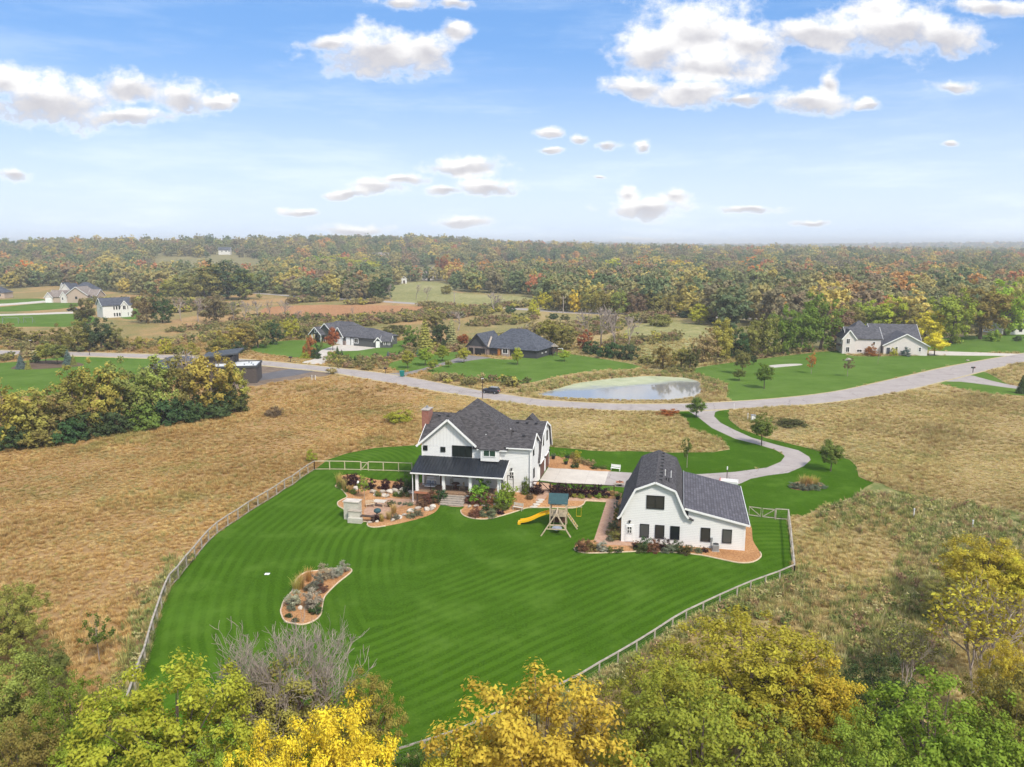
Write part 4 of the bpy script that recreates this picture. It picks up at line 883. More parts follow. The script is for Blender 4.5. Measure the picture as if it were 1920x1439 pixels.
for a0, a1 in ((11.8, 13.3), (13.6, 15.1)): door(h, 'f', -0.6, a0, a1, 0, 2.2, 'white_trim', (3, 4), 'garage_door', knob=False)
door(h, 'f', -0.2, 16.2, 17.7, 0, 2.2, 'white_trim', (3, 4), 'garage_door', knob=False); door(h, 'f', -0.2, 18.2, 19.0, 0, 2.0, 'white_trim', (1, 2)); window(h, 'f', -0.2, 19.5, 20.9, 0.9, 2.1, 2, 1, 'white_trim', fw=0.15)
MB().box(15.2, 16.1, -0.7, -0.21, 0, 1.2).build('stone_pier', M['stone_veneer'], h)
o2, an2, L2 = frame2((703, 652.3), (733, 652.5))
s_ = empty('garden_shed', (*o2, 0), an2, 'small grey shed with white trimmed windows right of the craftsman house', 'shed')
gable_box(s_, 0, 1.9, 0, 3, 0, 2.0, 3.1, 'grey_siding', 'roof_neigh', 'y', 0.25); gable_box(s_, 1.9, L2, 0.1, 3, 0, 2.0, 3.3, 'grey_siding', 'roof_neigh', 'x', 0.25)
door(s_, 'f', 0, 0.4, 1.4, 0, 1.8, 'white_trim', (2, 3)); window(s_, 'f', 0.1, 2.6, 3.1, 0.9, 1.6, 1, 2, 'white_trim', fw=0.1); window(s_, 'f', 0.1, 3.9, 4.4, 0.9, 1.6, 1, 2, 'white_trim', fw=0.1)
# ---- dark ranch house
o_, an, L = frame2((876.5, 664.6), (1002.7, 674.0))
h = empty('ranch_house', (*o_, 0), an, 'dark blue-grey roofed ranch house with two black garage doors above the pond', 'house')
gable_box(h, 0.0, 6.3, 0, 9, 0, 2.5, 5.9, 'stone_veneer', 'roof_blue', 'y', 0.4, 'dark_siding')
MB().prism([(0.1, 2.45), (6.2, 2.45), (3.15, 5.5)], 'y', -0.04, 0.1).build('gable_face', M['dark_siding'], h)
gable_box(h, 4.0, L, 1.2, 13, 0, 2.5, 7.0, 'dark_siding', 'roof_blue', 'x', 0.5, hip=True)
MB().slab([(6.5, -0.35, 2.75), (6.95, -0.35, 2.4), (5.2, 4.8, 4.5), (4.75, 4.8, 4.85)], 0.12).build('roof_board', M['wood_grey'], h)
for a0, a1, nx in ((0.5, 1.9, 2), (2.4, 5.6, 4)): door(h, 'f', -0.01, a0, a1, 0, 1.95, 'black_metal', (nx, 3), 'garage_door', 'brick_tan', False)
MB().box(10.1, 12.6, 0.9, 1.3, 0, 2.3).build('stone_face', M['brick_tan'], h); MB().box(14.2, 15.8, 1.0, 1.3, 0, 1.1).build('stone_face', M['brick_tan'], h)
window(h, 'f', 0.9, 10.6, 12.0, 0.9, 2.1, 2, 1, 'white_trim', fw=0.14); window(h, 'f', 1.2, 14.4, 15.2, 1.2, 2.2, 1, 1, 'white_trim', fw=0.14); MB().box(8.9, 9.7, 1.0, 1.25, 0, 2.3).build('entry_panel', M['orange_door'], h)
for a in (4.2, 6.5): window(h, 'r', L, a, a + 0.6, 1.0, 1.2, 1, 1, 'white_trim', fw=0.06)
# ---- white house on the right
o_, an, L = frame2((1656, 665.5), (1738, 667.6))
h = empty('suburban_house', (*o_, 0), an, 'pale house with grey roofs and a wide gabled garage end on the right', 'house')
gable_box(h, 0, L, 0, 9, 0, 2.9, 5.9, 'cream_siding', 'roof_neigh', 'y', 0.5)
gable_box(h, -1.0, L + 0.3, 8.5, 20, 0, 3.4, 7.2, 'cream_siding', 'roof_neigh', 'x', 0.4)
gable_box(h, -9.3, -0.6, 1.0, 10, -0.2, 4.4, 7.0, 'cream_siding', 'roof_neigh', 'x', 0.4)
gable_box(h, -10.6, -7.2, 0.3, 9.0, -0.2, 4.4, 6.6, 'cream_siding', 'roof_neigh', 'y', 0.3)
gable_box(h, -8.0, -1.0, 5.0, 16, 2.0, 4.6, 8.3, 'cream_siding', 'roof_neigh', 'x', 0.4, hip=True)
door(h, 'f', 0, 0.7, 1.6, 0, 2.0, 'roof_blue', (1, 2)); window(h, 'f', 0, 3.0, 3.5, 1.3, 2.2, 1, 2, 'white_trim', fw=0.1); window(h, 'f', 0, 8.9, 9.4, 1.2, 2.2, 1, 2, 'white_trim', fw=0.1)
window(h, 'f', 1.0, -2.6, -2.1, 2.6, 3.4, 1, 1, 'white_trim', fw=0.1); window(h, 'f', 1.0, -6.6, -5.4, 0.5, 1.1, 2, 1, 'white_trim', fw=0.1)
for z in (0.3, 2.6): window(h, 'f', 0.3, -9.6, -8.8, z + 0.2, z + 1.5, 2, 1, 'white_trim', fw=0.1); window(h, 'l', -10.6, 2.2, 3.6, z + 0.2, z + 1.5, 2, 1, 'white_trim', fw=0.1)
MB().box(-11.4, -10.6, 0.5, 5, 2.0, 2.25).build('balcony', M['wood_dark'], h)
# ---- far left houses
o_ = G(194, 597)
h = empty('two_storey_house', (*o_, 0), R(42), 'white two storey house with slate blue roof behind a lone dark tree', 'house')
gable_box(h, 0, 11.5, 0, 8.5, -0.3, 5.2, 8.0, 'pale_siding', 'roof_blue', 'x', 0.4)
for i, x in enumerate((4.3, 5.3, 6.3, 7.6, 9.4)): 
    for z in (0.5, 3.2): window(h, 'f', 0, x - 0.3, x + 0.35, z, z + 1.4, 1, 1, 'white_trim', fw=0.1)
gable_box(h, 6.9, 9.4, -0.35, 4, -0.2, 5.1, 6.8, 'pale_siding', 'roof_blue', 'y', 0.3)
window(h, 'f', -0.35, 7.6, 8.7, 3.2, 4.7, 2, 1, 'white_trim', fw=0.1); window(h, 'l', 0, 2.0, 2.8, 3.2, 4.4, 1, 1, 'white_trim', fw=0.1); window(h, 'l', 0, 6.0, 6.8, 3.2, 4.4, 1, 1, 'white_trim', fw=0.1)
o_, an, L = frame2((124, 568.3), (172, 568.8))
h = empty('suburban_house', (*o_, 0), an + R(6), 'beige house with pinkish tan roof and attached garage at the far left', 'house')
gable_box(h, 0, 11.5, 0, 10, 0, 4.2, 8.2, 'beige_siding', 'roof_tan', 'y', 0.5); gable_box(h, -9.5, 0, 1.5, 9, 0, 3.2, 6.3, 'beige_siding', 'roof_tan', 'x', 0.4)
gable_box(h, 10.5, 15, 1.5, 10, 0, 3.6, 6.6, 'beige_siding', 'roof_tan', 'x', 0.4); gable_box(h, -11.3, -7.4, 0.8, 8, 0, 3.0, 5.4, 'cream_siding', 'roof_tan', 'y', 0.4)
gable_box(h, -2.4, 0.8, -0.6, 5, 0, 3.4, 5.8, 'cream_siding', 'roof_tan', 'y', 0.3)
for a0 in (-11.0, -9.4): door(h, 'f', 0.8, a0, a0 + 1.4, 0, 2.3, 'white_trim', (2, 3), 'garage_door', knob=False)
window(h, 'f', 0, 5.0, 6.0, 2.0, 3.2); window(h, 'f', 1.5, 12.4, 14.0, 2.2, 3.2, 2, 1, 'white_trim'); window(h, 'f', -0.6, -1.6, -0.9, 1.6, 2.8, 1, 1, 'white_trim')
o_ = G(118, 560); h = empty('suburban_house', (*o_, 0), R(-8), 'white gabled house with slate roof just behind the beige house', 'house')
gable_box(h, -1, 5, 0, 9, 0, 4.8, 8.2, 'pale_siding', 'roof_blue', 'y', 0.4); gable_box(h, 4, 16, 2, 11, 0, 4.8, 8.8, 'pale_siding', 'roof_blue', 'x', 0.4, hip=True); gable_box(h, -3.5, -0.5, 3, 9, 0, 5.0, 8.6, 'pale_siding', 'roof_blue', 'y', 0.3); window(h, 'f', 0, 1.4, 2.6, 2.8, 4.0, 2, 1)
o_ = G(-4, 560); h = empty('suburban_house', (*o_, 0), R(5), 'tan house with slate roof cut off by the left photo edge', 'house')
gable_box(h, -9, 3.6, 0, 9, 0, 3.4, 6.6, 'beige_siding', 'roof_blue', 'x', 0.4, hip=True); window(h, 'f', 0, 0.5, 1.8, 1.2, 2.4, 2, 1, 'white_trim')
o_ = G(1878, 628); h = empty('farm_cottage', (*o_, 0), R(6), 'white cottage with slate roof among the trees at the right edge', 'house')
gable_box(h, 0, 12, 0, 9, 0, 2.8, 6.4, 'pale_siding', 'roof_neigh', 'x', 0.4); window(h, 'f', 0, 3.2, 4.0, 1.0, 2.0); window(h, 'f', 0, 0.9, 1.5, 0.3, 2.0); window(h, 'f', 0, 6.2, 7.2, 1.0, 2.0)
o_ = G(792, 526); h = empty('country_house', (*o_, 0), R(-4), 'tan hip roofed house at the edge of the far woods', 'house')
gable_box(h, 0, 14, 0, 12, 0, 5.5, 10.5, 'cream_siding', 'roof_tan', 'x', 0.6, hip=True); gable_box(h, 12, 22, -2, 8, 0, 3.4, 5.6, 'cream_siding', 'roof_tan', 'x', 0.4)
for x in (3, 7, 10): window(h, 'f', 0, x, x + 1.4, 2.5, 4.6, 1, 1, 'white_trim', fw=0.15)
o_ = G(753, 532); h = empty('garden_shed', (*o_, 0), R(10), 'tiny white shed below the tan house at the far woods', 'shed'); gable_box(h, 0, 4, 0, 4, 0, 3.6, 5.6, 'pale_siding', 'roof_tan', 'y', 0.3); door(h, 'f', 0, 1.2, 2.6, 0, 2.4, 'wood_dark', (1, 2))
for px, py, w_, lab, wm, rm in ((428, 1050, 15, 'white farm building on the distant left skyline field', 'pale_siding', 'roof_blue'), (575, 1150, 11, 'small white house among the distant trees below the wooded ridge', 'pale_siding', 'roof_tan'),
        (716, 1000, 20, 'long pale farm shed in the distance right of the yellow trees', 'cream_siding', 'roof_tan'), (1325, 1500, 14, 'distant white house on the right of the skyline woods', 'pale_siding', 'roof_blue'), (1722, 950, 18, 'distant grey roofed house in the woods at the right', 'cream_siding', 'roof_neigh')):
    g = np.array([(px - 960) / F * py, py * 1.0]); h = empty('country_house', (*g, float(hgt(*g))), R(8), lab, 'house', 'houses in the far distance'); gable_box(h, -w_ / 2, w_ / 2, 0, 9, 0, 6.5, 10, wm, rm, 'x', 0.6)
    for k in (-0.25, 0.1, 0.35): window(h, 'f', 0, w_ * k, w_ * k + 1.4, 3.6, 5.4, 1, 1, 'white_trim', fw=0.2)
# ---- modern flat roofed house at the left
o_, an, L = frame2((455, 719.5), (476.5, 716.8)); an = R(10)
h = empty('modern_house', (*o_, 0), an, 'dark brick flat roofed modern house with white roof membrane half hidden by trees', 'house'); h.scale = (0.9, 0.9, 0.84)
MB().box(-9, 3.4, 0, 9, -0.2, 4.3).build('wall', M['modern_brick'], h); MB().box(-8.9, 3.3, 0.1, 8.9, 4.3, 4.38).build('roof', M['roof_white'], h)
pp = MB(); pp.box(-9.15, 3.6, -0.2, 0.12, 4.1, 4.62); pp.box(3.3, 3.6, 0.12, 9.2, 4.1, 4.62); pp.box(-9.15, 3.6, 8.95, 9.2, 4.1, 4.62); pp.build('parapet', M['membrane'], h)
MB().box(-9, -3.0, 6, 15, -0.2, 6.2).build('tower_wall', M['modern_brick'], h); MB().slab([(-10.5, 5.0, 6.3), (-1.6, 5.0, 7.3), (-1.6, 15.5, 7.3), (-10.5, 15.5, 6.3)], 0.35).build('tower_roof', M['membrane'], h)
MB().box(-25, -12, 12, 28, -0.2, 2.6).build('wall', M['modern_brick'], h); MB().slab([(-26, 11.5, 2.7), (-11, 11.5, 2.7), (-16, 20, 4.6), (-21, 20, 4.6)], 0.2).build('roof', M['roof_blue'], h)
window(h, 'f', 0, -1.2, -0.2, 0.4, 2.4)
for x, y in ((0.2, 3), (1.6, 5), (2.4, 2.2), (0.8, 6.5)): MB().cyl((x, y), 0.16, 4.38, 4.75, 8).build('roof_fan', M['grey_metal'], h)
# ================================================================= roadside things
def on_ground(name, px, py, label, cat, rz=0.0, group=None): g = G(px, py); return empty(name, (*g, float(hgt(*g))), rz, label, cat, group)
car = on_ground('parked_car', 921, 737.5, 'dark blue suv parked on the road above the farmhouse roof', 'car', R(-24)); car.scale = (0.82, 0.82, 0.82); cb = M['car_paint'] = P('car_paint', (0.018, 0.02, 0.03), 0.25, spec=0.6)
MB().prism([(-2.2, 0.35), (-2.2, 0.85), (-2.05, 1.02), (-1.0, 1.1), (0.5, 1.12), (2.15, 1.08), (2.25, 0.7), (2.2, 0.35)], 'y', -0.88, 0.88).build('body', cb, car, 0.08, True)
cab = MB(); 
def loft(mb, lo, hi):
    return mb.add(lo + hi, [(0,1,2,3)[::-1], (4,5,6,7)] + [(i, (i+1) % 4, (i+1) % 4 + 4, i + 4) for i in range(4)])
loft(cab, [(-0.95,-0.84,1.08),(2.1,-0.84,1.06),(2.1,0.84,1.06),(-0.95,0.84,1.08)], [(-0.25,-0.66,1.6),(1.75,-0.66,1.58),(1.75,0.66,1.58),(-0.25,0.66,1.6)]); cabo = cab.build('window_band', M['glass'], car)
loft(MB(), [(-0.28,-0.68,1.595),(1.8,-0.68,1.575),(1.8,0.68,1.575),(-0.28,0.68,1.595)], [(-0.1,-0.6,1.66),(1.65,-0.6,1.64),(1.65,0.6,1.64),(-0.1,0.6,1.66)]).build('car_roof', M['grey_metal'], car)
for x in (-1.4, 1.4):
    for y in (-0.86, 0.86):
        w = MB().tube([(x, y - 0.1, 0.34), (x, y + 0.1, 0.34)], 0.34, 14).build('wheel', M['rubber'], car); MB().tube([(x, y - 0.115, 0.34), (x, y + 0.115, 0.34)], 0.2, 10).build('rim', M['grey_metal'], w)
for y in (-0.62, 0.62): MB().box(2.18, 2.28, y - 0.2, y + 0.2, 0.78, 0.95).build('tail_light', M['red_paint'], car); MB().box(-2.24, -2.1, y - 0.2, y + 0.2, 0.72, 0.85).build('headlight', M['white_plain'], car)
MB().box(2.22, 2.285, -0.22, 0.22, 0.6, 0.72).build('number_plate', M['white_plain'], car)
c2 = on_ground('parked_car', 136, 583.5, 'dark car parked beside the lone tree near the white two storey house', 'car', R(15))
MB().prism([(-2.2, 0.3), (-2.2, 0.9), (-1.0, 1.0), (2.1, 1.0), (2.2, 0.3)], 'y', -0.85, 0.85).build('body', cb, c2, 0.08); loft(MB(), [(-1,-0.8,1),(1.9,-0.8,1),(1.9,0.8,1),(-1,0.8,1)], [(-0.3,-0.6,1.55),(1.4,-0.6,1.55),(1.4,0.6,1.55),(-0.3,0.6,1.55)]).build('window_band', M['glass'], c2)
for x in (-1.4, 1.4):
    for y in (-0.85, 0.85): MB().tube([(x, y - 0.1, 0.34), (x, y + 0.1, 0.34)], 0.34, 12).build('wheel', M['rubber'], c2)
def lamp_post(px, py, hh, label):
    l = on_ground('street_lamp', px, py, label, 'street lamp', 0, 'street lamps'); MB().cyl((0, 0), 0.09, 0, hh, 8, 0.06).build('pole', M['wood_dark'], l); MB().box(-0.22, 0.22, -0.22, 0.22, hh, hh + 0.1).build('lamp_head', M['white_plain'], l); MB().cyl((0, 0), 0.13, 0, 0.4, 8).build('base', M['wood_grey'], l); MB().box(-0.12, 0.12, -0.12, 0.12, hh + 0.1, hh + 0.22).build('cap', M['black_metal'], l)
lamp_post(905, 749.5, 4.1, 'street lamp on a dark post standing left of the parked suv'); lamp_post(60, 671, 4.6, 'street lamp on a dark post at the far left of the road')
def mailbox(px, py, label, rz=0.0, wide=0.25):
    b = on_ground('mailbox', px, py, label, 'mailbox', rz, 'roadside mailboxes'); MB().box(-0.06, 0.06, -0.06, 0.06, 0, 1.05).build('post', M['wood_dark'], b)
    MB().prism([(-wide, 0), (wide, 0), (wide, 0.22), (wide * 0.6, 0.36), (-wide * 0.6, 0.36), (-wide, 0.22)], 'x', -0.4, 0.4).build('box', M['black_metal'], b, 0.02).location = (0, 0, 1.05)
    MB().box(0.2, 0.26, -wide - 0.05, -wide, 1.2, 1.45).build('flag', M['red_paint'], b)
mailbox(545, 679, 'dark mailbox by the drive of the craftsman house', 0, 0.35); mailbox(1824, 699, 'dark mailbox on the verge at the far right of the road'); mailbox(723, 700.5, 'dark mailbox by the drive of the ranch house'); mailbox(168, 666, 'mailbox on the left verge by the green lawn')
tb = on_ground('wheeled_bin', 754, 706.5, 'teal wheeled bin standing at the road edge below the ranch house', 'bin', R(-20))
loft(MB(), [(-0.32,-0.36,0.1),(0.32,-0.36,0.1),(0.32,0.36,0.1),(-0.32,0.36,0.1)], [(-0.42,-0.48,1.25),(0.42,-0.48,1.25),(0.42,0.48,1.25),(-0.42,0.48,1.25)]).build('bin_body', M['teal_plastic'], tb, 0.03); MB().prism([(-0.5, 1.25), (0.52, 1.25), (0.45, 1.36), (-0.4, 1.42)], 'x', -0.45, 0.45).build('lid', M['teal_plastic'], tb)
for x in (-0.36, 0.36): MB().tube([(x - 0.05, 0.4, 0.14), (x + 0.05, 0.4, 0.14)], 0.14, 10).build('wheel', M['rubber'], tb)
for px, py, lab in ((585, 712.5, 'left one of two short white utility pipes beside the new asphalt drive'), (591.5, 712.5, 'right one of two short white utility pipes beside the new asphalt drive'), (1376, 768, 'white marker post where the farm drive meets the road'), (1402, 786, 'short white marker post in the grass left of the white utility box'), (1713, 971, 'short white stake in the rough grass right of the yard, nearer the fence'), (1823, 993, 'short white stake in the rough grass at the far right')):
    p = on_ground('marker_post', px, py, lab, 'post', 0, 'short white posts'); MB().cyl((0, 0), 0.06, -0.1, 0.95, 8).build('post', M['white_plain'], p); MB().cyl((0, 0), 0.085, 0.95, 1.05, 8).build('cap', M['white_plain'], p)
ub = on_ground('utility_box', 1412, 789, 'white utility box in the tan grass beside the farm drive', 'utility box'); MB().box(-0.35, 0.35, -0.3, 0.3, 0, 0.95).build('cabinet', M['white_plain'], ub, 0.03); MB().box(-0.4, 0.4, -0.35, 0.35, 0.95, 1.03).build('lid', M['grey_metal'], ub)
def pole(px, py, hh, label):
    p = on_ground('utility_pole', px, py, label, 'utility pole', 0, 'utility poles along the highway'); MB().cyl((0, 0), 0.22, -0.2, hh, 8, 0.15).build('pole', M['wood_grey'], p); MB().box(-1.2, 1.2, -0.08, 0.08, hh - 0.9, hh - 0.7).build('crossarm', M['wood_grey'], p)
pole(1056, 588, 7.5, 'wooden utility pole in front of the yellow trees by the highway'); pole(852, 576, 7.5, 'pale thin utility pole by the pasture left of the bare round tree'); pole(1318, 592, 7, 'utility pole in front of the blue spruces')
# white and red trailer behind the barn
t = on_ground('utility_trailer', 1366, 910.5, 'small white and red trailer parked on the drive behind the barn lean-to', 'trailer', R(-20)); t.scale = (0.7, 0.7, 0.7)
MB().box(-1.5, 1.6, -0.8, 0.8, 0.45, 0.6).build('bed', M['white_plain'], t); MB().box(-1.5, 1.6, -0.85, -0.8, 0.6, 1.0).build('side_board', M['white_plain'], t); MB().box(-1.5, 1.6, 0.8, 0.85, 0.6, 1.0).build('side_board', M['white_plain'], t); MB().box(-1.56, -1.5, -0.8, 0.8, 0.6, 1.2).build('front_board', M['red_paint'], t)
for y in (-0.9, 0.9): MB().tube([(0.2, y - 0.08, 0.35), (0.2, y + 0.08, 0.35)], 0.35, 12).build('wheel', M['rubber'], t)
MB().bar((-1.5, 0, 0.5), (-2.6, 0, 0.4), 0.08).build('tow_bar', M['black_metal'], t)
fp = on_ground('flag_pole', 1362.5, 905, 'thin white topped pole standing beside the trailer behind the barn', 'pole'); MB().cyl((0, 0), 0.05, 0, 1.7, 6).build('pole', M['wood_dark'], fp); MB().cyl((0, 0), 0.08, 1.7, 2.1, 8).build('tip', M['white_plain'], fp)

# ================================================================= play set
ps = on_ground('play_set', 1047, 986, 'wooden play tower with green canopy, yellow slide and swing beam', 'play set', R(-8)); WP = M['wood_play']
for x in (-0.85, 0.85):
    for y in (-0.75, 0.75): MB().box(x - 0.06, x + 0.06, y - 0.06, y + 0.06, -0.1, 2.9).build('tower_post', WP, ps)
for i in range(8): MB().box(-0.9 + i * 0.225, -0.9 + i * 0.225 + 0.2, -0.8, 0.8, 1.28, 1.33).build('floor_board', WP, ps)
for y in (-0.8, 0.8):
    for z in (1.33, 2.0): MB().box(-0.9, 0.9, y - 0.03, y + 0.03, z, z + 0.12).build('guard_rail', WP, ps)
for i in range(9): MB().box(-0.84 + i * 0.19, -0.74 + i * 0.19, -0.83, -0.80, 1.4, 2.02).build('guard_slat', WP, ps)
for x in (-0.87, 0.87): MB().box(x - 0.03, x + 0.03, -0.8, 0.8, 2.0, 2.12).build('guard_rail', WP, ps)
can = MB(); can.slab([(-1.05, -0.95, 2.75), (1.05, -0.95, 2.75), (1.05, 0.0, 3.65), (-1.05, 0.0, 3.65)], 0.05); can.slab([(-1.05, 0.95, 2.75), (1.05, 0.95, 2.75), (1.05, 0.0, 3.65), (-1.05, 0.0, 3.65)], 0.05); can.build('canopy', M['green_canvas'], ps)
MB().box(-0.85, 0.85, 0.66, 0.7, 0.1, 1.28).build('playhouse_wall', M['wood_door'], ps); MB().box(-0.9, 0.9, -0.82, -0.76, 0.25, 0.4).build('lower_rail', WP, ps)
def slide_mesh():
    mb = MB(); path = []
    for i in range(15):
        t_ = i / 14; path.append((-0.9 - 3.3 * t_, 0.1, 1.45 - 1.22 * (t_ ** 0.9) + 0.10 * math.sin(t_ * math.pi * 2)))
    for (x0, y0, z0), (x1, y1, z1) in zip(path[:-1], path[1:]):
        mb.slab([(x0, -0.22, z0), (x1, -0.22, z1), (x1, 0.42, z1), (x0, 0.42, z0)], 0.05)
        for y in (-0.26, 0.42): mb.slab([(x0, y, z0 + 0.18), (x1, y, z1 + 0.18), (x1, y + 0.05, z1 + 0.18), (x0, y + 0.05, z0 + 0.18)], 0.24)
    return mb
slide_mesh().build('slide', M['yellow_plastic'], ps); MB().box(-4.4, -4.1, -0.3, 0.5, 0.0, 0.24).build('slide_foot', M['yellow_plastic'], ps)
# swing beam towards the camera on an A frame
MB().bar((0, -0.8, 2.35), (0.0, -3.1, 2.35), 0.12).build('swing_beam', WP, ps)
for x in (-1.55, 1.55): MB().bar((x, -3.3, 0), (0, -3.05, 2.42), 0.11).build('frame_leg', WP, ps)
MB().bar((-1.05, -3.22, 0.78), (1.05, -3.22, 0.78), 0.05, 0.11).build('frame_tie', WP, ps)
sw = MB().cyl((0, -2.1), 0.55, 0.45, 0.53, 20).build('saucer_swing', M['fabric_grey'], ps)
for x in (-0.45, 0.45): MB().bar((x, -2.1, 0.5), (x * 0.2, -2.1, 2.3), 0.025).build('rope', WP, ps)
# climbing ramp and swing arm on the right
for y in (-0.35, 0.45): MB().bar((0.95, y, 1.4), (2.1, y - 0.5, 0.0), 0.06, 0.12).build('ladder_rail', WP, ps)
for i in range(6): t_ = (i + 0.5) / 6; MB().bar((0.95 + 1.15 * t_, -0.35 - 0.5 * t_, 1.4 - 1.4 * t_), (0.95 + 1.15 * t_, 0.45 - 0.5 * t_, 1.4 - 1.4 * t_), 0.05).build('rung', M['yellow_plastic'], ps)
MB().bar((0.9, 0.5, 2.05), (2.5, 0.5, 2.05), 0.07).build('trapeze_arm', WP, ps); MB().bar((2.4, 0.5, 2.05), (2.4, 0.5, 1.0), 0.02).bar((1.9, 0.5, 2.05), (1.9, 0.5, 1.0), 0.02).bar((1.9, 0.5, 1.0), (2.4, 0.5, 1.0), 0.04).build('trapeze', M['yellow_plastic'], ps)
ps2 = on_ground('play_set', 1040, 667, 'small dark play tower with white swing legs beside the ranch house', 'play set', R(10))
for x in (-0.6, 0.6):
    for y in (-0.6, 0.6): MB().box(x - 0.07, x + 0.07, y - 0.07, y + 0.07, 0, 2.6).build('tower_post', M['wood_dark'], ps2)
MB().box(-0.75, 0.75, -0.75, 0.75, 1.2, 1.7).build('deck', M['wood_dark'], ps2); MB().prism([(-0.9, 2.5), (0.9, 2.5), (0, 3.3)], 'y', -0.9, 0.9).build('roof', M['wood_grey'], ps2)
for s__ in (-0.6, 0.6): MB().bar((2.4, s__ * 1.4, 0), (2.2, 0, 1.9), 0.1).build('swing_leg', M['white_plain'], ps2)
MB().bar((0.6, 0, 1.9), (2.3, 0, 1.9), 0.1).build('swing_beam', M['white_plain'], ps2)
# ================================================================= garden furniture, patio, boulders
def bench(px, py, label, rz, w=1.3, m='stone_pale'):
    b = on_ground('garden_bench', px, py, label, 'bench', rz, 'garden benches')
    b.scale = (0.85, 0.85, 0.85)
    for i in range(3): MB().box(-w / 2, w / 2, -0.2 + i * 0.14, -0.2 + i * 0.14 + 0.12, 0.42, 0.46).build('seat_slat', M[m], b)
    for i in range(3): MB().box(-w / 2, w / 2, 0.24, 0.27, 0.55 + i * 0.14, 0.66 + i * 0.14).build('back_slat', M[m], b)
    for x in (-w / 2 + 0.08, w / 2 - 0.08):
        MB().bar((x, -0.18, 0), (x, -0.18, 0.42), 0.06).build('leg', M[m], b); MB().bar((x, 0.26, 0), (x, 0.26, 0.98), 0.06).build('leg', M[m], b)
bench(971, 957, 'pale wooden bench on the mulch between the steps and the play set', R(-25), 1.4); bench(1154, 883, 'weathered white bench on the lawn behind the concrete apron', R(-20), 1.5, 'white_trim')
bench(694, 951, 'small dark seated wooden bench beside the stone patio table', R(20), 1.2, 'wood_play')
bl = on_ground('backless_bench', 1164, 913, 'low grey plank seat beside the fire bowl at the driveway end', 'bench'); MB().box(-0.9, 0.9, -0.2, 0.2, 0.36, 0.44).build('seat', M['wood_grey'], bl)
for x in (-0.7, 0.7): MB().box(x - 0.06, x + 0.06, -0.18, 0.18, 0, 0.36).build('leg', M['wood_grey'], bl)
k = on_ground('outdoor_kitchen', 657, 975, 'white brick outdoor fireplace with stepped counters at the left end of the patio', 'fireplace', R(-12))
MB().box(-0.75, 0.95, 0.0, 1.0, -0.15, 2.0).build('chimney_block', M['brick_white'], k); MB().box(-0.83, 1.03, -0.08, 1.08, 2.0, 2.1).build('cap_slab', M['stone_pale'], k)
MB().box(0.0, 1.35, -0.5, 0.0, -0.15, 1.15).build('firebox', M['brick_white'], k); MB().box(-0.05, 1.45, -0.56, 0.0, 1.15, 1.23).build('counter', M['stone'], k); MB().box(0.1, 1.7, -1.0, -0.5, -0.15, 0.55).build('wood_bay', M['brick_white'], k)
MB().box(0.9, 2.9, -0.45, 0.05, 0.62, 0.7).build('counter', M['wood_dark'], k); MB().box(2.75, 2.85, -0.4, 0.0, -0.1, 0.62).build('leg', M['wood_dark'], k)
tt = on_ground('patio_table', 712, 950, 'pinkish stone topped low patio table', 'table', R(-15)); MB().box(-0.75, 0.75, -0.5, 0.5, 0.62, 0.7).build('table_top', M['stone_pale'], tt)
for x in (-0.6, 0.6):
    for y in (-0.38, 0.38): MB().box(x - 0.05, x + 0.05, y - 0.05, y + 0.05, 0, 0.62).build('leg', M['wood_play'], tt)
pl = on_ground('patio_lamp', 672, 925, 'tall garden lamp with white globe by the outdoor fireplace', 'lamp'); MB().cyl((0, 0), 0.04, 0, 1.3, 6).build('pole', M['black_metal'], pl); MB().cyl((0, 0), 0.16, 1.3, 1.55, 10, 0.1).build('globe', M['white_plain'], pl)
gb = on_ground('grill', 708, 970, 'dark covered kettle grill at the front of the patio', 'grill', 0); MB().tube([(0, 0, 0.55), (0, 0, 0.65), (0, 0, 0.8), (0, 0, 0.95), (0, 0, 1.02)], [0.28, 0.4, 0.42, 0.3, 0.08], 14).build('bowl', M['green_canvas'], gb)
for a in range(3): MB().bar((0.35 * math.cos(a * 2.1), 0.35 * math.sin(a * 2.1), 0), (0.15 * math.cos(a * 2.1), 0.15 * math.sin(a * 2.1), 0.6), 0.03).build('leg', M['black_metal'], gb)
def potted(px, py, label, r=0.28, hh=0.45, m='black_metal'):
    p = on_ground('planter', px, py, label, 'planter', 0, 'planters'); MB().cyl((0, 0), r * 0.75, 0, hh, 12, r).build('pot', M[m], p); p.children[-1].location = (0, 0, 0); return p
POTS = [potted(1037.5, 861, 'black planter with pale leaves by the garage corner'), potted(1063.5, 862.5, 'rear black planter in the mulch beside the garage'), potted(1061, 871, 'front black planter in the mulch beside the garage'), potted(1158, 936.5, 'black planter with green plant at the brick path near the barn'), potted(1191, 1029, 'black planter at the barn door', 0.3, 0.5), potted(731, 951, 'black fire bowl like planter on the patio', 0.3, 0.35), potted(888, 942, 'terracotta pot beside the porch steps', 0.22, 0.4, 'terracotta')]
fb_ = on_ground('fire_bowl', 1162, 910, 'rusty fire bowl at the driveway end of the dark fence', 'fire pit'); MB().tube([(0, 0, 0.1), (0, 0, 0.2), (0, 0, 0.42)], [0.15, 0.42, 0.5], 14).build('bowl', M['terracotta'], fb_); MB().cyl((0, 0), 0.2, 0, 0.12, 10).build('base', M['black_metal'], fb_)
MB().tube([(-0.3, 0, 0.42), (0.3, 0.05, 0.47)], 0.07, 6).tube([(0, -0.3, 0.45), (0.05, 0.3, 0.5)], 0.07, 6).build('logs', M['wood_door'], fb_)
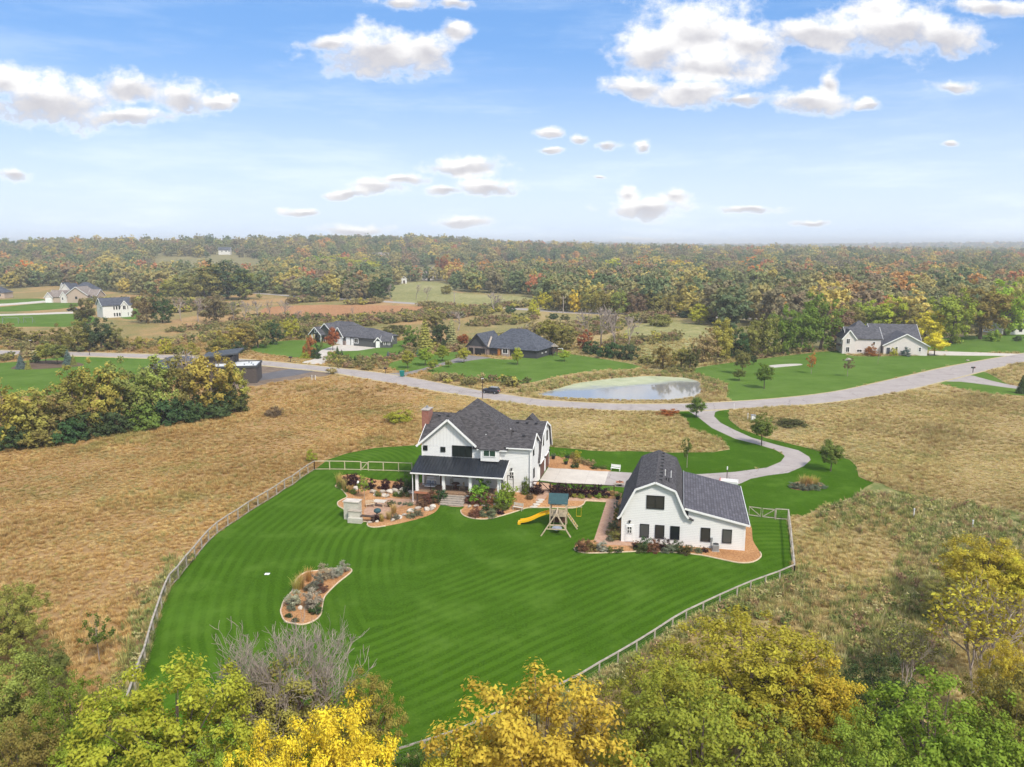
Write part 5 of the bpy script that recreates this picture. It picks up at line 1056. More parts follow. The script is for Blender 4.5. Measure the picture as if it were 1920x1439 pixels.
def rock_mesh(seed, m):
    b = bmesh.new(); bmesh.ops.create_icosphere(b, subdivisions=2, radius=1.0); r_ = np.random.default_rng(seed); dirs = r_.normal(size=(9, 3)); dirs /= np.linalg.norm(dirs, axis=1)[:, None]; cut = r_.uniform(0.55, 0.9, 9)
    for v in b.verts:
        c = np.array(v.co); c *= r_.uniform(0.94, 1.06)
        for d_, k_ in zip(dirs, cut):
            t_ = c @ d_
            if t_ > k_: c -= d_ * (t_ - k_)
        v.co = c
    me = bpy.data.meshes.new('rock'); b.to_mesh(me); b.free(); me.materials.append(m); return me
ROCKS = [rock_mesh(i, M['stone' if i % 2 else 'stone_pale']) for i in range(6)]
def boulder(px, py, s, label, i, sq=0.7, group='landscape boulders'):
    g = G(px, py); o = link('boulder', ROCKS[i % 6]); o.location = (g[0], g[1], float(hgt(*g)) + s * sq * 0.35); o.scale = (s * (1 + 0.25 * math.sin(i * 2.3)), s * (0.85 + 0.2 * math.cos(i)), s * sq); o.rotation_euler = (0.1 * i % 0.3, 0.2 * math.sin(i), i * 1.1)
    return tag(o, label, 'boulder', group)
ordn = ['first', 'second', 'third', 'fourth', 'fifth', 'sixth', 'seventh', 'eighth', 'ninth', 'tenth', 'eleventh', 'twelfth', 'thirteenth', 'fourteenth', 'fifteenth', 'sixteenth', 'seventeenth', 'eighteenth', 'nineteenth', 'twentieth'] + ['%dth' % i for i in range(21, 80)]
for i, (px, py, s) in enumerate([(667, 918, .45), (699, 924, .5), (703, 930, .35), (717, 924, .4), (720, 931, .45), (726, 932, .42), (731, 924, .45), (739, 923, .6), (748, 927, .4), (757, 922, .62), (763, 930, .4), (769, 925, .4), (776, 926, .35)]): boulder(px, py, s, '%s boulder from the left in the stone wall behind the patio' % ordn[i], i)
for i, (px, py, s) in enumerate([(693, 981, .28), (707, 979, .3), (736, 977, .35), (748, 972, .4), (758, 967, .35), (770, 960, .55), (783, 955, .4), (800, 957, .55), (809, 956, .4), (812, 951, .4)]): boulder(px, py, s, '%s pale stone from the left along the front edge of the patio bed' % ordn[i], i + 3, 0.6)
for i, (px, py, s) in enumerate([(880, 951, .35), (893, 950, .3), (906, 949, .28), (928, 947, .3), (950, 942, .4), (957, 940, .3)]): boulder(px, py, s, '%s low stone from the left in the bed right of the porch steps' % ordn[i], i + 5, 0.5)
boulder(563, 1142, .3, 'white stone in the middle of the island bed', 2, 0.8); boulder(1590, 677, .9, 'pale heap of stones by the pale house wall', 1); boulder(1814, 677, .5, 'reddish stone heap on the lawn left of the far road', 3, 0.5)
for i, (px, py) in enumerate([(1001, 951), (1005, 946.5), (1010, 942), (1014, 938)]):
    g = G(px, py); o = MB().prism([(0.45 * math.cos(a * 1.05) * (1 + .2 * math.sin(a * 3 + i)), 0.35 * math.sin(a * 1.05)) for a in range(6)], 'z', -0.03, 0.07).build('stepping_stone', M['stone_pale'], None, 0.02); o.location = (g[0], g[1], float(hgt(*g))); tag(o, '%s white stepping stone from the lawn beside the play set' % ordn[i], 'stone', 'stepping stones')

uc = on_ground('utility_cover', 501, 1077, 'small white square cover lying on the striped lawn left of the island bed', 'cover'); MB().box(-0.22, 0.22, -0.18, 0.18, 0.0, 0.05).build('plate', M['white_plain'], uc, 0.01); MB().box(-0.05, 0.05, -0.19, -0.18, 0.01, 0.04).build('lift_slot', M['grey_metal'], uc)
for px, py, w_, lab in ((20, 607, 6.0, 'wide football goal frame on the far left lawn'), (53, 606, 3.4, 'narrow grey goal frame right of the wide one on the far left lawn')):
    q = on_ground('goal_frame', px, py, lab, 'goal', 0, 'goal frames')
    for x in (-w_ / 2, w_ / 2): MB().bar((x, 0, 0), (x, 0, 2.2), 0.12).build('post', M['grey_metal'], q); MB().bar((x, 0, 2.2), (x, 1.6, 0), 0.08).build('brace', M['grey_metal'], q)
    MB().bar((-w_ / 2, 0, 2.2), (w_ / 2, 0, 2.2), 0.12).build('crossbar', M['grey_metal'], q)
# ================================================================= vegetation
def leafmat(name, inst=None, trans=0.35, hue=0.035, br0=0.42, br1=1.0, drift=0.0):
    """leaf colour comes from the plant's own object colour (or from a palette, one pick per scattered plant)"""
    m = bpy.data.materials.new(name); m.use_nodes = True; n = m.node_tree; n.nodes.clear()
    oi = node(n, 'ShaderNodeObjectInfo'); t = node(n, 'ShaderNodeAttribute', attribute_name='tint').outputs['Fac']
    base = oi.outputs['Color']
    if inst is not None:
        pk_ = oi.outputs['Random']
        if drift: pk_ = mth(n, 'ADD', mth(n, 'MULTIPLY_ADD', mth(n, 'SUBTRACT', noise(n, oi.outputs['Location'], drift, 3, 0.6), 0.5), 2.4, 0.5), mth(n, 'MULTIPLY', mth(n, 'SUBTRACT', oi.outputs['Random'], 0.5), 0.75), clamp=True)
        base = ramp(n, pk_, inst, 'CONSTANT')
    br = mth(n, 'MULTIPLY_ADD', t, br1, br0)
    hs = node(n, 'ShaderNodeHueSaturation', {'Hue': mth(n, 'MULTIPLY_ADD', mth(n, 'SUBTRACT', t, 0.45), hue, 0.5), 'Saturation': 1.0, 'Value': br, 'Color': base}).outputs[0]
    d = node(n, 'ShaderNodeBsdfDiffuse', {'Color': hs}).outputs[0]; tr = node(n, 'ShaderNodeBsdfTranslucent', {'Color': hs}).outputs[0]
    mx = node(n, 'ShaderNodeMixShader', {0: trans, 1: d, 2: tr}); out = node(n, 'ShaderNodeOutputMaterial'); n.links.new(mx.outputs[0], out.inputs[0])
    return m
LEAF = leafmat('leaves'); NEEDLE = leafmat('needles', trans=0.05, hue=0.02)
BARK = P('bark', (0.13, 0.10, 0.08), 0.95, 0.35, 6); BARKG = P('bark_grey', (0.30, 0.25, 0.215), 0.95, 0.3, 6)
def leaf_quads(c, nrm, size, g, asp=0.55):
    n = len(c); nrm = nrm / (np.linalg.norm(nrm, axis=1)[:, None] + 1e-9); r = g.normal(size=(n, 3)); t1 = np.cross(nrm, r); t1 /= (np.linalg.norm(t1, axis=1)[:, None] + 1e-9); t2 = np.cross(nrm, t1)
    a = (size * g.uniform(0.65, 1.35, n))[:, None]; fold = nrm * a * 0.16
    v = np.stack([c - t1 * a, c + t2 * a * asp - fold, c + t1 * a, c - t2 * a * asp - fold], 1).reshape(-1, 3)
    return v, np.arange(n * 4).reshape(-1, 4)
def crown_points(g, Rr, hc, zc, ncl, nleaf, spread=(0.15, 0.27), lump=0.35, low=0.75, hollow=2.4):
    bd = g.normal(size=(12, 3)); bd /= np.linalg.norm(bd, axis=1)[:, None]
    d = g.normal(size=(ncl, 3)); d /= np.linalg.norm(d, axis=1)[:, None]
    lum = 1 - lump + lump * 1.5 * np.clip((d @ bd.T).max(1) - 0.45, 0, 1) / 0.55
    r = g.uniform(0, 1, ncl) ** (1 / hollow) * lum
    cc = d * r[:, None]; cc[:, 2] = np.where(cc[:, 2] < 0, cc[:, 2] * low, cc[:, 2])
    rc = g.uniform(*spread, ncl); w = rc ** 2; w /= w.sum(); k = g.choice(ncl, nleaf, p=w)
    off = g.normal(size=(nleaf, 3)); off /= np.linalg.norm(off, axis=1)[:, None]; off *= (g.uniform(0.2, 1.05, nleaf) * rc[k])[:, None]; off[:, 2] *= 0.75
    p = cc[k] + off; nrm = off / rc[k][:, None] * 0.9 + p * 0.5 + np.array([0, 0, 0.55]) + g.normal(size=(nleaf, 3)) * 0.45
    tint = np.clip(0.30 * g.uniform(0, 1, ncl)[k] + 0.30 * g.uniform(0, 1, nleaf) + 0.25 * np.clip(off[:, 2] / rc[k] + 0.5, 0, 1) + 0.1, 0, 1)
    S_ = np.array([Rr, Rr, hc]); return p * S_ + [0, 0, zc], nrm, tint, cc * S_ + [0, 0, zc]
def make_tree(seed, H=10.0, Rr=4.2, hc=3.7, ncl=110, nleaf=9000, leaf=0.17, limbs=26, trunk=0.2, spread=(0.15, 0.27), lump=0.35, bark=None, low=0.75, stems=1):
    g = np.random.default_rng(seed); zc = H - hc; p, nrm, tint, cc = crown_points(g, Rr, hc, zc, ncl, nleaf, spread, lump, low)
    p[:, 2] = np.maximum(p[:, 2], 0.05)
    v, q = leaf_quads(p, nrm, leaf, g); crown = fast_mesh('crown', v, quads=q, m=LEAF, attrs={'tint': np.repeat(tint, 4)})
    mb = MB(); forks = []
    for s in range(stems):
        off = np.array([0, 0, 0.]) if stems == 1 else np.array([g.uniform(-.3, .3) * Rr * .4, g.uniform(-.3, .3) * Rr * .4, 0])
        bend = g.normal(size=2) * 0.04 * H; pts = [(off[0] * .3, off[1] * .3, -0.3), (off[0] * .5 + bend[0] * .4, off[1] * .5 + bend[1] * .4, zc * 0.45), (off[0] + bend[0], off[1] + bend[1], zc), (off[0] + bend[0] * 1.3, off[1] + bend[1] * 1.3, zc + hc * 0.6)]
        mb.tube(pts, [trunk * 1.2, trunk * .85, trunk * 0.5, trunk * 0.1], 7); forks.append(pts)
    for c in cc[:limbs]:
        pts = forks[g.integers(len(forks))]; t = g.uniform(0.35, 0.95); a = Vector(pts[1]).lerp(Vector(pts[2]), t); b = Vector(c); mid = a.lerp(b, 0.5) + Vector((0, 0, -0.06 * (b - a).length))
        mb.tube([a, mid, b], [trunk * 0.32, trunk * 0.2, trunk * 0.06], 5, False)
    me = bpy.data.meshes.new('trunk'); me.from_pydata(mb.v, [], mb.f); me.materials.append(bark or BARK); return (me, crown, H, Rr, hc)
def make_bare(seed, H=8.0, Rr=3.2, depthn=5, twig=0.02, bark=None, up=0.35, leaves=0, stems=1):
    g = np.random.default_rng(seed); mb = MB(); tips = []
    def grow(p, d, L, r, k):
        n = 3; pts = [p]; q = p.copy()
        for i in range(n): d = (d + Vector(g.normal(size=3) * 0.16) + Vector((0, 0, up * 0.12))).normalized(); q = q + d * (L / n); pts.append(q.copy())
        mb.tube(pts, [r, r * .9, r * .78, r * .6], 4 if k < 3 else 3, False)
        if k >= depthn: tips.append(q); return
        for j in range(g.integers(2, 4) + (1 if k < 2 else 0)):
            a = g.uniform(0.3, 0.85); ax = d.cross(Vector(g.normal(size=3))).normalized(); nd = (Matrix.Rotation(a, 3, ax) @ d + Vector((0, 0, up * 0.3))).normalized()
            grow(pts[g.integers(2, 4)], nd, L * g.uniform(0.6, 0.85), max(twig, r * 0.58), k + 1)
    for k_ in range(stems): grow(Vector((0, 0, -0.2)), (Vector((0, 0, 1)) + (Vector(g.normal(size=3)) * 0.28 if stems > 1 else Vector())).normalized(), H * 0.26, H * 0.018 / stems ** 0.5, 0)
    co = np.array(mb.v); s = np.array([Rr / np.percentile(np.abs(co[:, :2]), 97), Rr / np.percentile(np.abs(co[:, :2]), 97), H / co[:, 2].max()]); co = co * s
    me = bpy.data.meshes.new('branches'); me.from_pydata([tuple(c) for c in co], [], mb.f); me.materials.append(bark or BARKG); crown = None
    if leaves:
        tp = np.array([tuple(t) for t in tips]) * s; k = g.integers(len(tp), size=leaves); p = tp[k] + g.normal(size=(leaves, 3)) * 0.15; v, q = leaf_quads(p, g.normal(size=(leaves, 3)), 0.12, g); crown = fast_mesh('crown', v, quads=q, m=LEAF, attrs={'tint': np.repeat(g.uniform(0, 1, leaves), 4)})
    return (me, crown, H, Rr, H / 2)
def make_conifer(seed, H=6.0, Rr=1.7, n=1800, size=0.26):
    g = np.random.default_rng(seed); z = H * (0.05 + 0.95 * (1 - np.sqrt(g.uniform(0, 1, n)))); lay = np.round(z / (H * 0.07)) * H * 0.07; z = z * 0.35 + lay * 0.65
    rr = Rr * (1 - z / H) ** 0.85 * (0.88 + 0.2 * g.uniform(-1, 1, n)); a = g.uniform(0, 2 * math.pi, n); k = g.uniform(0.35, 1, n) ** 0.6
    p = np.column_stack([np.cos(a) * rr * k, np.sin(a) * rr * k, z - 0.22 * rr * k]); nrm = np.column_stack([np.cos(a) * 0.6, np.sin(a) * 0.6, np.full(n, 0.7)]) + g.normal(size=(n, 3)) * 0.4
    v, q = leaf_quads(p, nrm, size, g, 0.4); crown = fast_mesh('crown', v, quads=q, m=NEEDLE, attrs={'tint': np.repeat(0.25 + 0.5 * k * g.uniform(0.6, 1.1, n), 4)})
    mb = MB(); mb.tube([(0, 0, -0.2), (0, 0, H * 0.5), (0, 0, H * 0.98)], [H * 0.022, H * 0.014, 0.01], 6); me = bpy.data.meshes.new('trunk'); me.from_pydata(mb.v, [], mb.f); me.materials.append(BARK); return (me, crown, H, Rr, H / 2)
def make_shrub(seed, H=1.1, Rr=0.8, ncl=50, nleaf=1700, leaf=0.06):
    g = np.random.default_rng(seed); hc = H * 0.62; p, nrm, tint, cc = crown_points(g, Rr, hc, H - hc, ncl, nleaf, (0.2, 0.36), 0.4, 0.7); p[:, 2] = np.maximum(p[:, 2], 0.02)
    v, q = leaf_quads(p, nrm, leaf, g); crown = fast_mesh('foliage', v, quads=q, m=LEAF, attrs={'tint': np.repeat(tint, 4)})
    mb = MB()
    for c in cc[:9]: mb.tube([(c[0] * .15, c[1] * .15, -0.05), tuple(c * 0.6), tuple(c)], [0.03, 0.02, 0.008], 4, False)
    me = bpy.data.meshes.new('stems'); me.from_pydata(mb.v, [], mb.f); me.materials.append(BARK); return (me, crown, H, Rr, hc)
def blade_mesh(name, seed, n, H, spread, w, droop=0.5, m=None, base=0.25):
    g = np.random.default_rng(seed); a = g.uniform(0, 2 * math.pi, n); b = g.uniform(0, base, n) ** 0.7; L = H * g.uniform(0.6, 1.1, n); lean = spread * g.uniform(0.15, 1, n)
    d = np.column_stack([np.cos(a), np.sin(a)]); s = np.column_stack([-np.sin(a), np.cos(a)]); p0 = d * (b * spread)[:, None]; p1 = p0 + d * (lean * 0.4)[:, None]; p2 = p0 + d * lean[:, None]; W_ = (w * g.uniform(0.6, 1.3, n))[:, None]
    z = lambda k: np.full(n, 0.0) + k
    v = np.stack([np.column_stack([p0 - s * W_, z(-0.03)]), np.column_stack([p0 + s * W_, z(-0.03)]), np.column_stack([p1 + s * W_ * .8, L * 0.62]), np.column_stack([p1 - s * W_ * .8, L * 0.62]), np.column_stack([p2, L * (1 - 0.18 * droop)])], 1).reshape(-1, 3)
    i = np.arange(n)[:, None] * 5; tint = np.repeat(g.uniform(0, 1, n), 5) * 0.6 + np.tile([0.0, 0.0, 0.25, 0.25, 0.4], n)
    return fast_mesh(name, v, quads=i + [0, 1, 2, 3], tris=i + [3, 2, 4], m=m or LEAF, attrs={'tint': tint})
NEAR = [make_tree(100 + i, 10, 4.2, 4.1, ncl=(300, 230, 360, 280, 210, 320)[i], nleaf=(25000, 24000, 26000, 25000, 23000, 25000)[i], leaf=(.10, .108, .092, .10, .112, .095)[i], limbs=40, spread=((.09, .17), (.11, .20), (.08, .15), (.09, .18), (.12, .21), (.08, .16))[i], lump=(.30, .36, .26, .32, .38, .28)[i], low=0.9, stems=(1, 2, 1, 3, 1, 2)[i]) for i in range(6)]
MID = [make_tree(200 + i, 8, 3.2, 3.95, ncl=100, nleaf=4600, leaf=.19, limbs=16, spread=(.12, .24), lump=.34, low=1.0, stems=1 + i % 2) for i in range(6)]
BUSH = [make_tree(300 + i, 3, 2.2, 1.9, ncl=60, nleaf=2200, leaf=.17, limbs=10, trunk=.08, spread=(.17, .3), low=0.55, stems=3) for i in range(3)]
YOUNG = [make_tree(400 + i, 4.4, 1.2, 1.75, ncl=90, nleaf=4200, leaf=.095, limbs=16, trunk=.06, spread=(.2, .34), lump=.25) for i in range(3)]
AIRY = [make_tree(450 + i, 5, 1.5, 2.0, ncl=46, nleaf=800, leaf=.13, limbs=24, trunk=.06, spread=(.12, .25), lump=.4, bark=BARKG) for i in range(2)]
BARE = [make_bare(500 + i, 8, 3.2, 6 - i, 0.011, stems=4 - 2 * i, up=0.5) for i in range(2)]; BAREL = [make_bare(510, 8, 3.2, 5, 0.014, leaves=2600, stems=3, up=0.5)]; BAREM = [make_bare(520 + i, 8, 2.6, 4, 0.05) for i in range(3)]
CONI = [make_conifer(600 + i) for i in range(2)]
SHRUB = [make_shrub(700 + i) for i in range(4)]
GRASSP = [(None, blade_mesh('blades', 800 + i, 170, 1.2, 0.75, 0.014, 0.8), 1.2, 0.75, 0.6) for i in range(2)]
KINDS_ = {'near': NEAR, 'mid': MID, 'bush': BUSH, 'young': YOUNG, 'airy': AIRY, 'bare': BARE, 'barel': BAREL, 'barem': BAREM, 'coni': CONI, 'shrub': SHRUB, 'grass': GRASSP}
CN = dict(YG=(.40, .40, .05), YG2=(.30, .35, .05), OL=(.235, .215, .065), OY=(.33, .305, .075), GO=(.55, .47, .06), YE=(.72, .62, .055), GR=(.15, .205, .045), GB=(.22, .30, .04), DG=(.072, .11, .042), TO=(.34, .285, .13), BR=(.22, .155, .085), RU=(.34, .13, .05), OR=(.58, .22, .05), BL=(.12, .175, .165), PU=(.055, .027, .032), LI=(.25, .38, .05), SI=(.42, .40, .31), GG=(.55, .40, .14), RD=(.22, .105, .07), GY=(.32, .28, .24), SG=(.20, .225, .14), DO=(.12, .12, .045))
_n = [0]
def put(kind, var, loc, H, Rr, col, label, cat='tree', group=None, name=None):
    tm, cm, H0, R0, hc0 = KINDS_[kind][var % len(KINDS_[kind])]; _n[0] += 1; r = random.Random(_n[0] * 7919)
    nm = name or {'near': 'leafy_tree', 'mid': 'leafy_tree', 'bush': 'wild_bush', 'young': 'young_tree', 'airy': 'young_tree', 'bare': 'bare_tree', 'barel': 'bare_tree', 'barem': 'bare_tree', 'coni': 'conifer_tree', 'shrub': 'garden_shrub', 'grass': 'ornamental_grass'}[kind]
    c = CN[col]; bk = {'mid': 1.22, 'bush': 1.2, 'near': 1.02, 'young': 1.15}.get(kind, 1.0); c = tuple(x * bk * r.uniform(0.88, 1.12) for x in c)
    s = (Rr / R0, Rr / R0, H / H0); rz = r.uniform(0, 6.28)
    if tm is None:
        o = link(nm, cm); o.location = loc; o.scale = s; o.rotation_euler = (0, 0, rz); o.color = (*c, 1); return tag(o, label, cat, group, 'thing')
    e = empty(nm, loc, rz, label, cat, group); e.scale = s
    t = link('trunk' if kind not in ('shrub',) else 'stems', tm, e)
    if cm: k = link('crown' if kind not in ('shrub',) else 'foliage', cm, e); k.color = (*c, 1)
    return e
# ---- foreground trees, seen from above: (crown centre px, half width px, crown centre height m, kind, variant, colour, label)
FG = [(22,1150,62,4.2,'near',0,'OY','olive yellow tree at the left edge beside the tan field'), (16,1300,80,5.6,'near',4,'OY','brownish olive tree in the lower left, below the olive yellow one'), (128,1325,75,6,'near',2,'GB','bright green tree in the lower left corner area'),
 (318,1385,160,6.6,'near',0,'YG','large yellow-green tree left of the bare grey tree at the bottom'), (215,1430,110,6,'near',3,'YG2','green-yellow tree at the bottom edge, left of the large yellow-green one'), (545,1285,112,5.9,'bare',0,'GY','large bare grey tree in front of the island bed'),
 (620,1290,70,5.2,'bare',1,'GY','slim bare pale tree just right of the large bare grey tree'), (520,1338,100,4.6,'near',1,'OY','olive tree hidden among the bare grey branches'), (688,1325,64,5.2,'near',5,'OY','narrow olive yellow tree right of the bare trees, before the striped lawn'),
 (640,1404,96,7,'near',4,'YE','brightest yellow tree at the bottom, right of the bare grey tree'), (500,1448,88,6.8,'near',1,'YE','second bright yellow tree at the bottom edge, lower left of the brightest'), (1000,1428,176,6.6,'near',1,'GO','big golden tree at the bottom centre covering the fence'),
 (880,1462,84,5.6,'near',4,'GO','small golden tree at the lower left of the big golden tree'), (1400,1292,158,4.8,'near',2,'YG','broad yellow-green tree right of the near fence'), (1255,1325,112,5.4,'near',5,'YG','yellow-green tree between the near fence and the broad one'),
 (1310,1435,172,6.4,'near',2,'YG2','large light green tree at the bottom right of the golden tree'), (1530,1315,85,5.2,'near',4,'GO','orange-gold tree between the light green and dark green trees'), (1655,1316,82,4.2,'near',3,'DG','dark green tree above the bright green ones at the lower right'),
 (1770,1405,148,6.4,'near',0,'GB','large bright green tree at the lower right'), (1600,1452,110,6.2,'near',5,'YG2','yellow-green tree at the bottom edge left of the large bright green tree'), (1895,1330,85,6,'near',1,'OL','olive brown tree at the lower right edge'), (1835,1185,115,4.6,'barel',0,'GO','bare purplish grey tree with few golden leaves at the right'),
 (1890,1240,42,4.8,'near',1,'GO','small golden tree at the right edge below the bare grey tree'), (1850,1078,76,3.6,'near',1,'GO','golden tree at the right edge above the bare grey tree'), (1775,1120,42,2.4,'near',0,'OY','small olive yellow tree left of the golden tree at the right edge'), (1915,1090,50,3.8,'near',4,'GO','second golden tree cut by the right edge'),
 (1205,1440,80,4.6,'near',3,'OL','olive tree at the bottom between the golden and light green trees'), (772,1452,60,3.2,'near',2,'GR','low green tree at the bottom left of the golden tree'), (1890,1440,95,6.4,'near',2,'GB','bright green tree in the lower right corner'), (415,1450,85,6.4,'near',3,'YG2','green-yellow tree at the bottom below the large yellow-green one'),
 (180,1170,26,3.0,'airy',0,'GR','thin dark green sapling in the tan field near the left fence'), (90,1235,40,3.0,'near',3,'OL','olive scrub tree behind the bright green tree at the left'), (55,1420,90,6,'near',5,'OL','olive tree in the lower left corner'), (1700,1225,60,2.6,'barel',0,'OY','thin grey shrubby tree left of the bare purplish tree'), (1490,1452,95,6.2,'near',3,'YG2','light green tree at the bottom edge below the orange-gold tree')]
for cx, cyy, hw, zc, kind, var, col, lab in FG:
    d = ray(cx, cyy); t = (zc - CH) / d[2]; x, y = d[0] * t, d[1] * t; Rr = hw * t / F; H0 = KINDS_[kind][var % len(KINDS_[kind])]
    H = (zc + Rr * 0.9) if kind.startswith(('near', 'airy')) else zc * 1.85
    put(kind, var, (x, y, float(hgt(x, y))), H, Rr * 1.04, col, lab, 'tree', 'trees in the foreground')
put('bush', 0, G3(560, 1372), 2.6, 0.8, 'RD', 'dark red bush at the foot of the large bare grey tree', 'bush')
# ---- everything farther out, by the pixel of its foot: (px, foot row, height px, half width px, kind, colour)
K_ = {'shrub': (1.12, 1.3), 'grass': (1.15, 1.25), 'young': (1.0, 1.2)}
def row(phrase, items, noun='tree', cat='tree', group=None, name=None):
    for i, (px, by, hp, hw, kind, col) in enumerate(sorted(items)):
        g = G(px, by); z = float(hgt(*g)); D = depth(g[1], z); w = {'DG': 'dark green', 'PU': 'dark purple', 'GO': 'golden', 'YE': 'yellow', 'OR': 'orange', 'RU': 'rust red', 'BL': 'bluish', 'SI': 'silvery', 'LI': 'lime green', 'RD': 'dark red', 'GG': 'straw gold', 'BR': 'brownish', 'GR': 'green', 'GB': 'green', 'YG': 'yellow-green', 'YG2': 'yellow-green', 'OL': 'olive', 'OY': 'olive yellow', 'TO': 'tan', 'GY': 'grey', 'SG': 'grey-green', 'DO': 'dark olive'}[col]
        adj = 'bare ' if kind.startswith('bare') else w + ' '
        put(kind, _n[0], (g[0], g[1], z), max(0.3, hp * D / F / 0.97) * K_.get(kind, (1, 1))[0], hw * D / F * K_.get(kind, (1, 1))[1], col, '%s %s from the left %s, %s' % (ordn[i], noun, phrase, adj.strip()), cat, group or phrase, name)
row('in the hedgerow beyond the tan field', [(12,838,130,62,'mid','OY'),(58,832,100,45,'mid','OY'),(102,826,85,42,'mid','OL'),(150,815,128,50,'mid','OL'),(196,808,128,44,'mid','OY'),(240,802,122,46,'mid','OL'),(286,795,122,42,'mid','OY'),(322,790,115,40,'mid','OL'),(352,782,120,36,'barem','BR'),(394,778,122,54,'mid','OY'),(432,770,85,32,'mid','OY')])
row('along the foot of the hedgerow', [(20,842,46,36,'bush','DG'),(70,838,38,36,'bush','OL'),(125,829,44,34,'bush','DG'),(168,821,48,36,'bush','DG'),(215,813,46,36,'bush','DG'),(262,806,50,36,'bush','GR'),(308,798,50,36,'bush','DG'),(354,790,48,36,'bush','DG'),(400,782,44,36,'bush','DG'),(440,772,42,30,'bush','DO')], 'bush', 'bush')
row('among the trees across the road at the left', [(115,656,46,20,'mid','OL'),(150,658,56,26,'mid','OL'),(190,657,58,28,'mid','DG'),(218,657,46,20,'mid','OL'),(8,632,28,22,'bush','OL'),(34,642,28,24,'bush','OL'),(75,645,24,22,'bush','OL'),(262,655,24,12,'bush','OY'),(310,664,28,14,'bush','YG'),(335,664,18,14,'bush','OL'),(360,666,24,12,'bush','OY'),(400,664,26,14,'bush','OL')], group='trees across the road at the left')
row('in the bed left by the road', [(40,692,28,11,'coni','BL'),(53,693,20,7,'coni','OY'),(66,680,14,9,'bush','DG'),(86,682,38,14,'young','OY'),(108,683,38,15,'young','OL'),(128,684,28,11,'coni','BL'),(138,685,20,7,'coni','OL')])
put('mid', 2, G3(160, 610), 9.5, 4.6, 'DO', 'lone dark tree in front of the white two storey house', 'tree')
row('right of the white two storey house', [(275,606,56,24,'mid','BR'),(305,606,52,22,'mid','DG'),(340,603,42,20,'barem','BR'),(372,604,44,18,'barem','GY'),(402,606,54,24,'mid','BR'),(438,606,42,14,'barem','GY'),(462,605,40,12,'barem','GY'),(482,603,40,14,'barem','GY'),(506,601,38,12,'barem','GY'),(536,600,36,12,'barem','GY'),(560,606,24,10,'barem','GY'),(664,603,28,5,'barem','GY')])
row('in the dark clump left of the far highway', [(345,564,46,30,'mid','OL'),(386,564,62,36,'mid','OL'),(426,562,70,46,'mid','DG'),(462,562,56,30,'mid','OL'),(330,560,40,26,'mid','OY')])
row('left of the craftsman house', [(418,664,32,18,'mid','OL'),(436,660,46,24,'mid','OY'),(460,656,48,24,'mid','OL'),(484,652,50,26,'mid','OL'),(512,646,44,20,'mid','DG'),(546,637,40,18,'mid','YG'),(568,636,24,14,'bush','OL'),(447,664,26,16,'bush','DG')])
row('between craftsman and ranch house', [(772,652,40,16,'mid','GR'),(797,658,62,18,'coni','OY'),(826,652,46,18,'mid','DG'),(847,652,56,16,'coni','TO'),(868,652,26,9,'young','RU'),(815,624,42,22,'mid','OL'),(860,620,38,24,'barem','TO'),(742,626,18,22,'bush','DO')])
row('near the ranch house drive', [(765,691,32,10,'young','YG2'),(797,686,34,12,'young','YG2'),(829,678,28,11,'young','YG2'),(812,697,22,8,'young','YG2'),(841,689,14,6,'young','YG2'),(870,681,28,9,'young','YG'),(970,684,30,9,'young','YG'),(1058,678,22,9,'young','YG')], 'young tree')
row('on the lawn below the craftsman house', [(706,673,12,6,'coni','DG'),(728,672,13,6,'coni','BL'),(749,669,11,6,'coni','DG'),(658,682,13,6,'coni','DG'),(666,683,15,7,'coni','DG'),(681,678,11,5,'coni','DG'),(768,672,14,6,'coni','BL'),(784,668,14,6,'coni','BL')], 'small conifer')
row('around the front of the craftsman house', [(581,669,38,12,'bush','RU'),(572,672,10,8,'shrub','YG'),(594,672,20,9,'shrub','DG'),(624,657,40,10,'young','RU'),(622,674,14,9,'shrub','LI'),(633,670,20,7,'coni','DG'),(641,672,16,6,'coni','DG'),(603,651,16,4,'coni','GR')], 'shrub', 'shrub')
row('behind the ranch house', [(985,648,40,26,'barem','TO'),(1008,648,46,28,'mid','TO'),(1034,653,54,32,'mid','OL'),(1062,657,44,22,'mid','OL'),(1096,656,36,16,'mid','RU'),(1104,650,72,22,'barem','GY'),(1127,652,78,24,'barem','GY'),(1152,656,74,26,'barem','GY'),(1178,658,66,22,'barem','GY'),(1110,664,24,20,'bush','DG'),(1142,670,28,24,'bush','DG'),(1180,674,28,22,'bush','DG'),(1212,684,16,18,'bush','OL')])
row('along the edge of the right woods', [(1244,692,46,22,'mid','OL'),(1276,690,38,20,'mid','OY'),(1294,692,42,18,'mid','DO'),(1320,680,62,26,'mid','TO'),(1347,676,74,30,'mid','OY'),(1376,672,60,26,'mid','DG'),(1402,670,64,26,'mid','OL'),(1432,669,78,30,'mid','OL'),(1466,664,84,32,'mid','GR'),(1502,661,90,32,'mid','GR'),(1537,656,100,40,'mid','GR'),(1566,642,72,32,'mid','BR'),(1622,622,56,32,'mid','YG2'),(1662,622,62,36,'mid','YG'),(1702,624,58,32,'mid','OL'),(1736,642,56,34,'mid','GO'),(1752,667,40,17,'young','YE'),(1782,644,98,42,'mid','YG2'),(1838,636,100,48,'mid','OL'),(1884,628,96,42,'mid','YG2'),(1918,622,96,34,'mid','OY'),(1862,640,18,14,'bush','LI'),(1910,640,10,9,'bush','DG'),(1590,632,60,28,'mid','OL')])
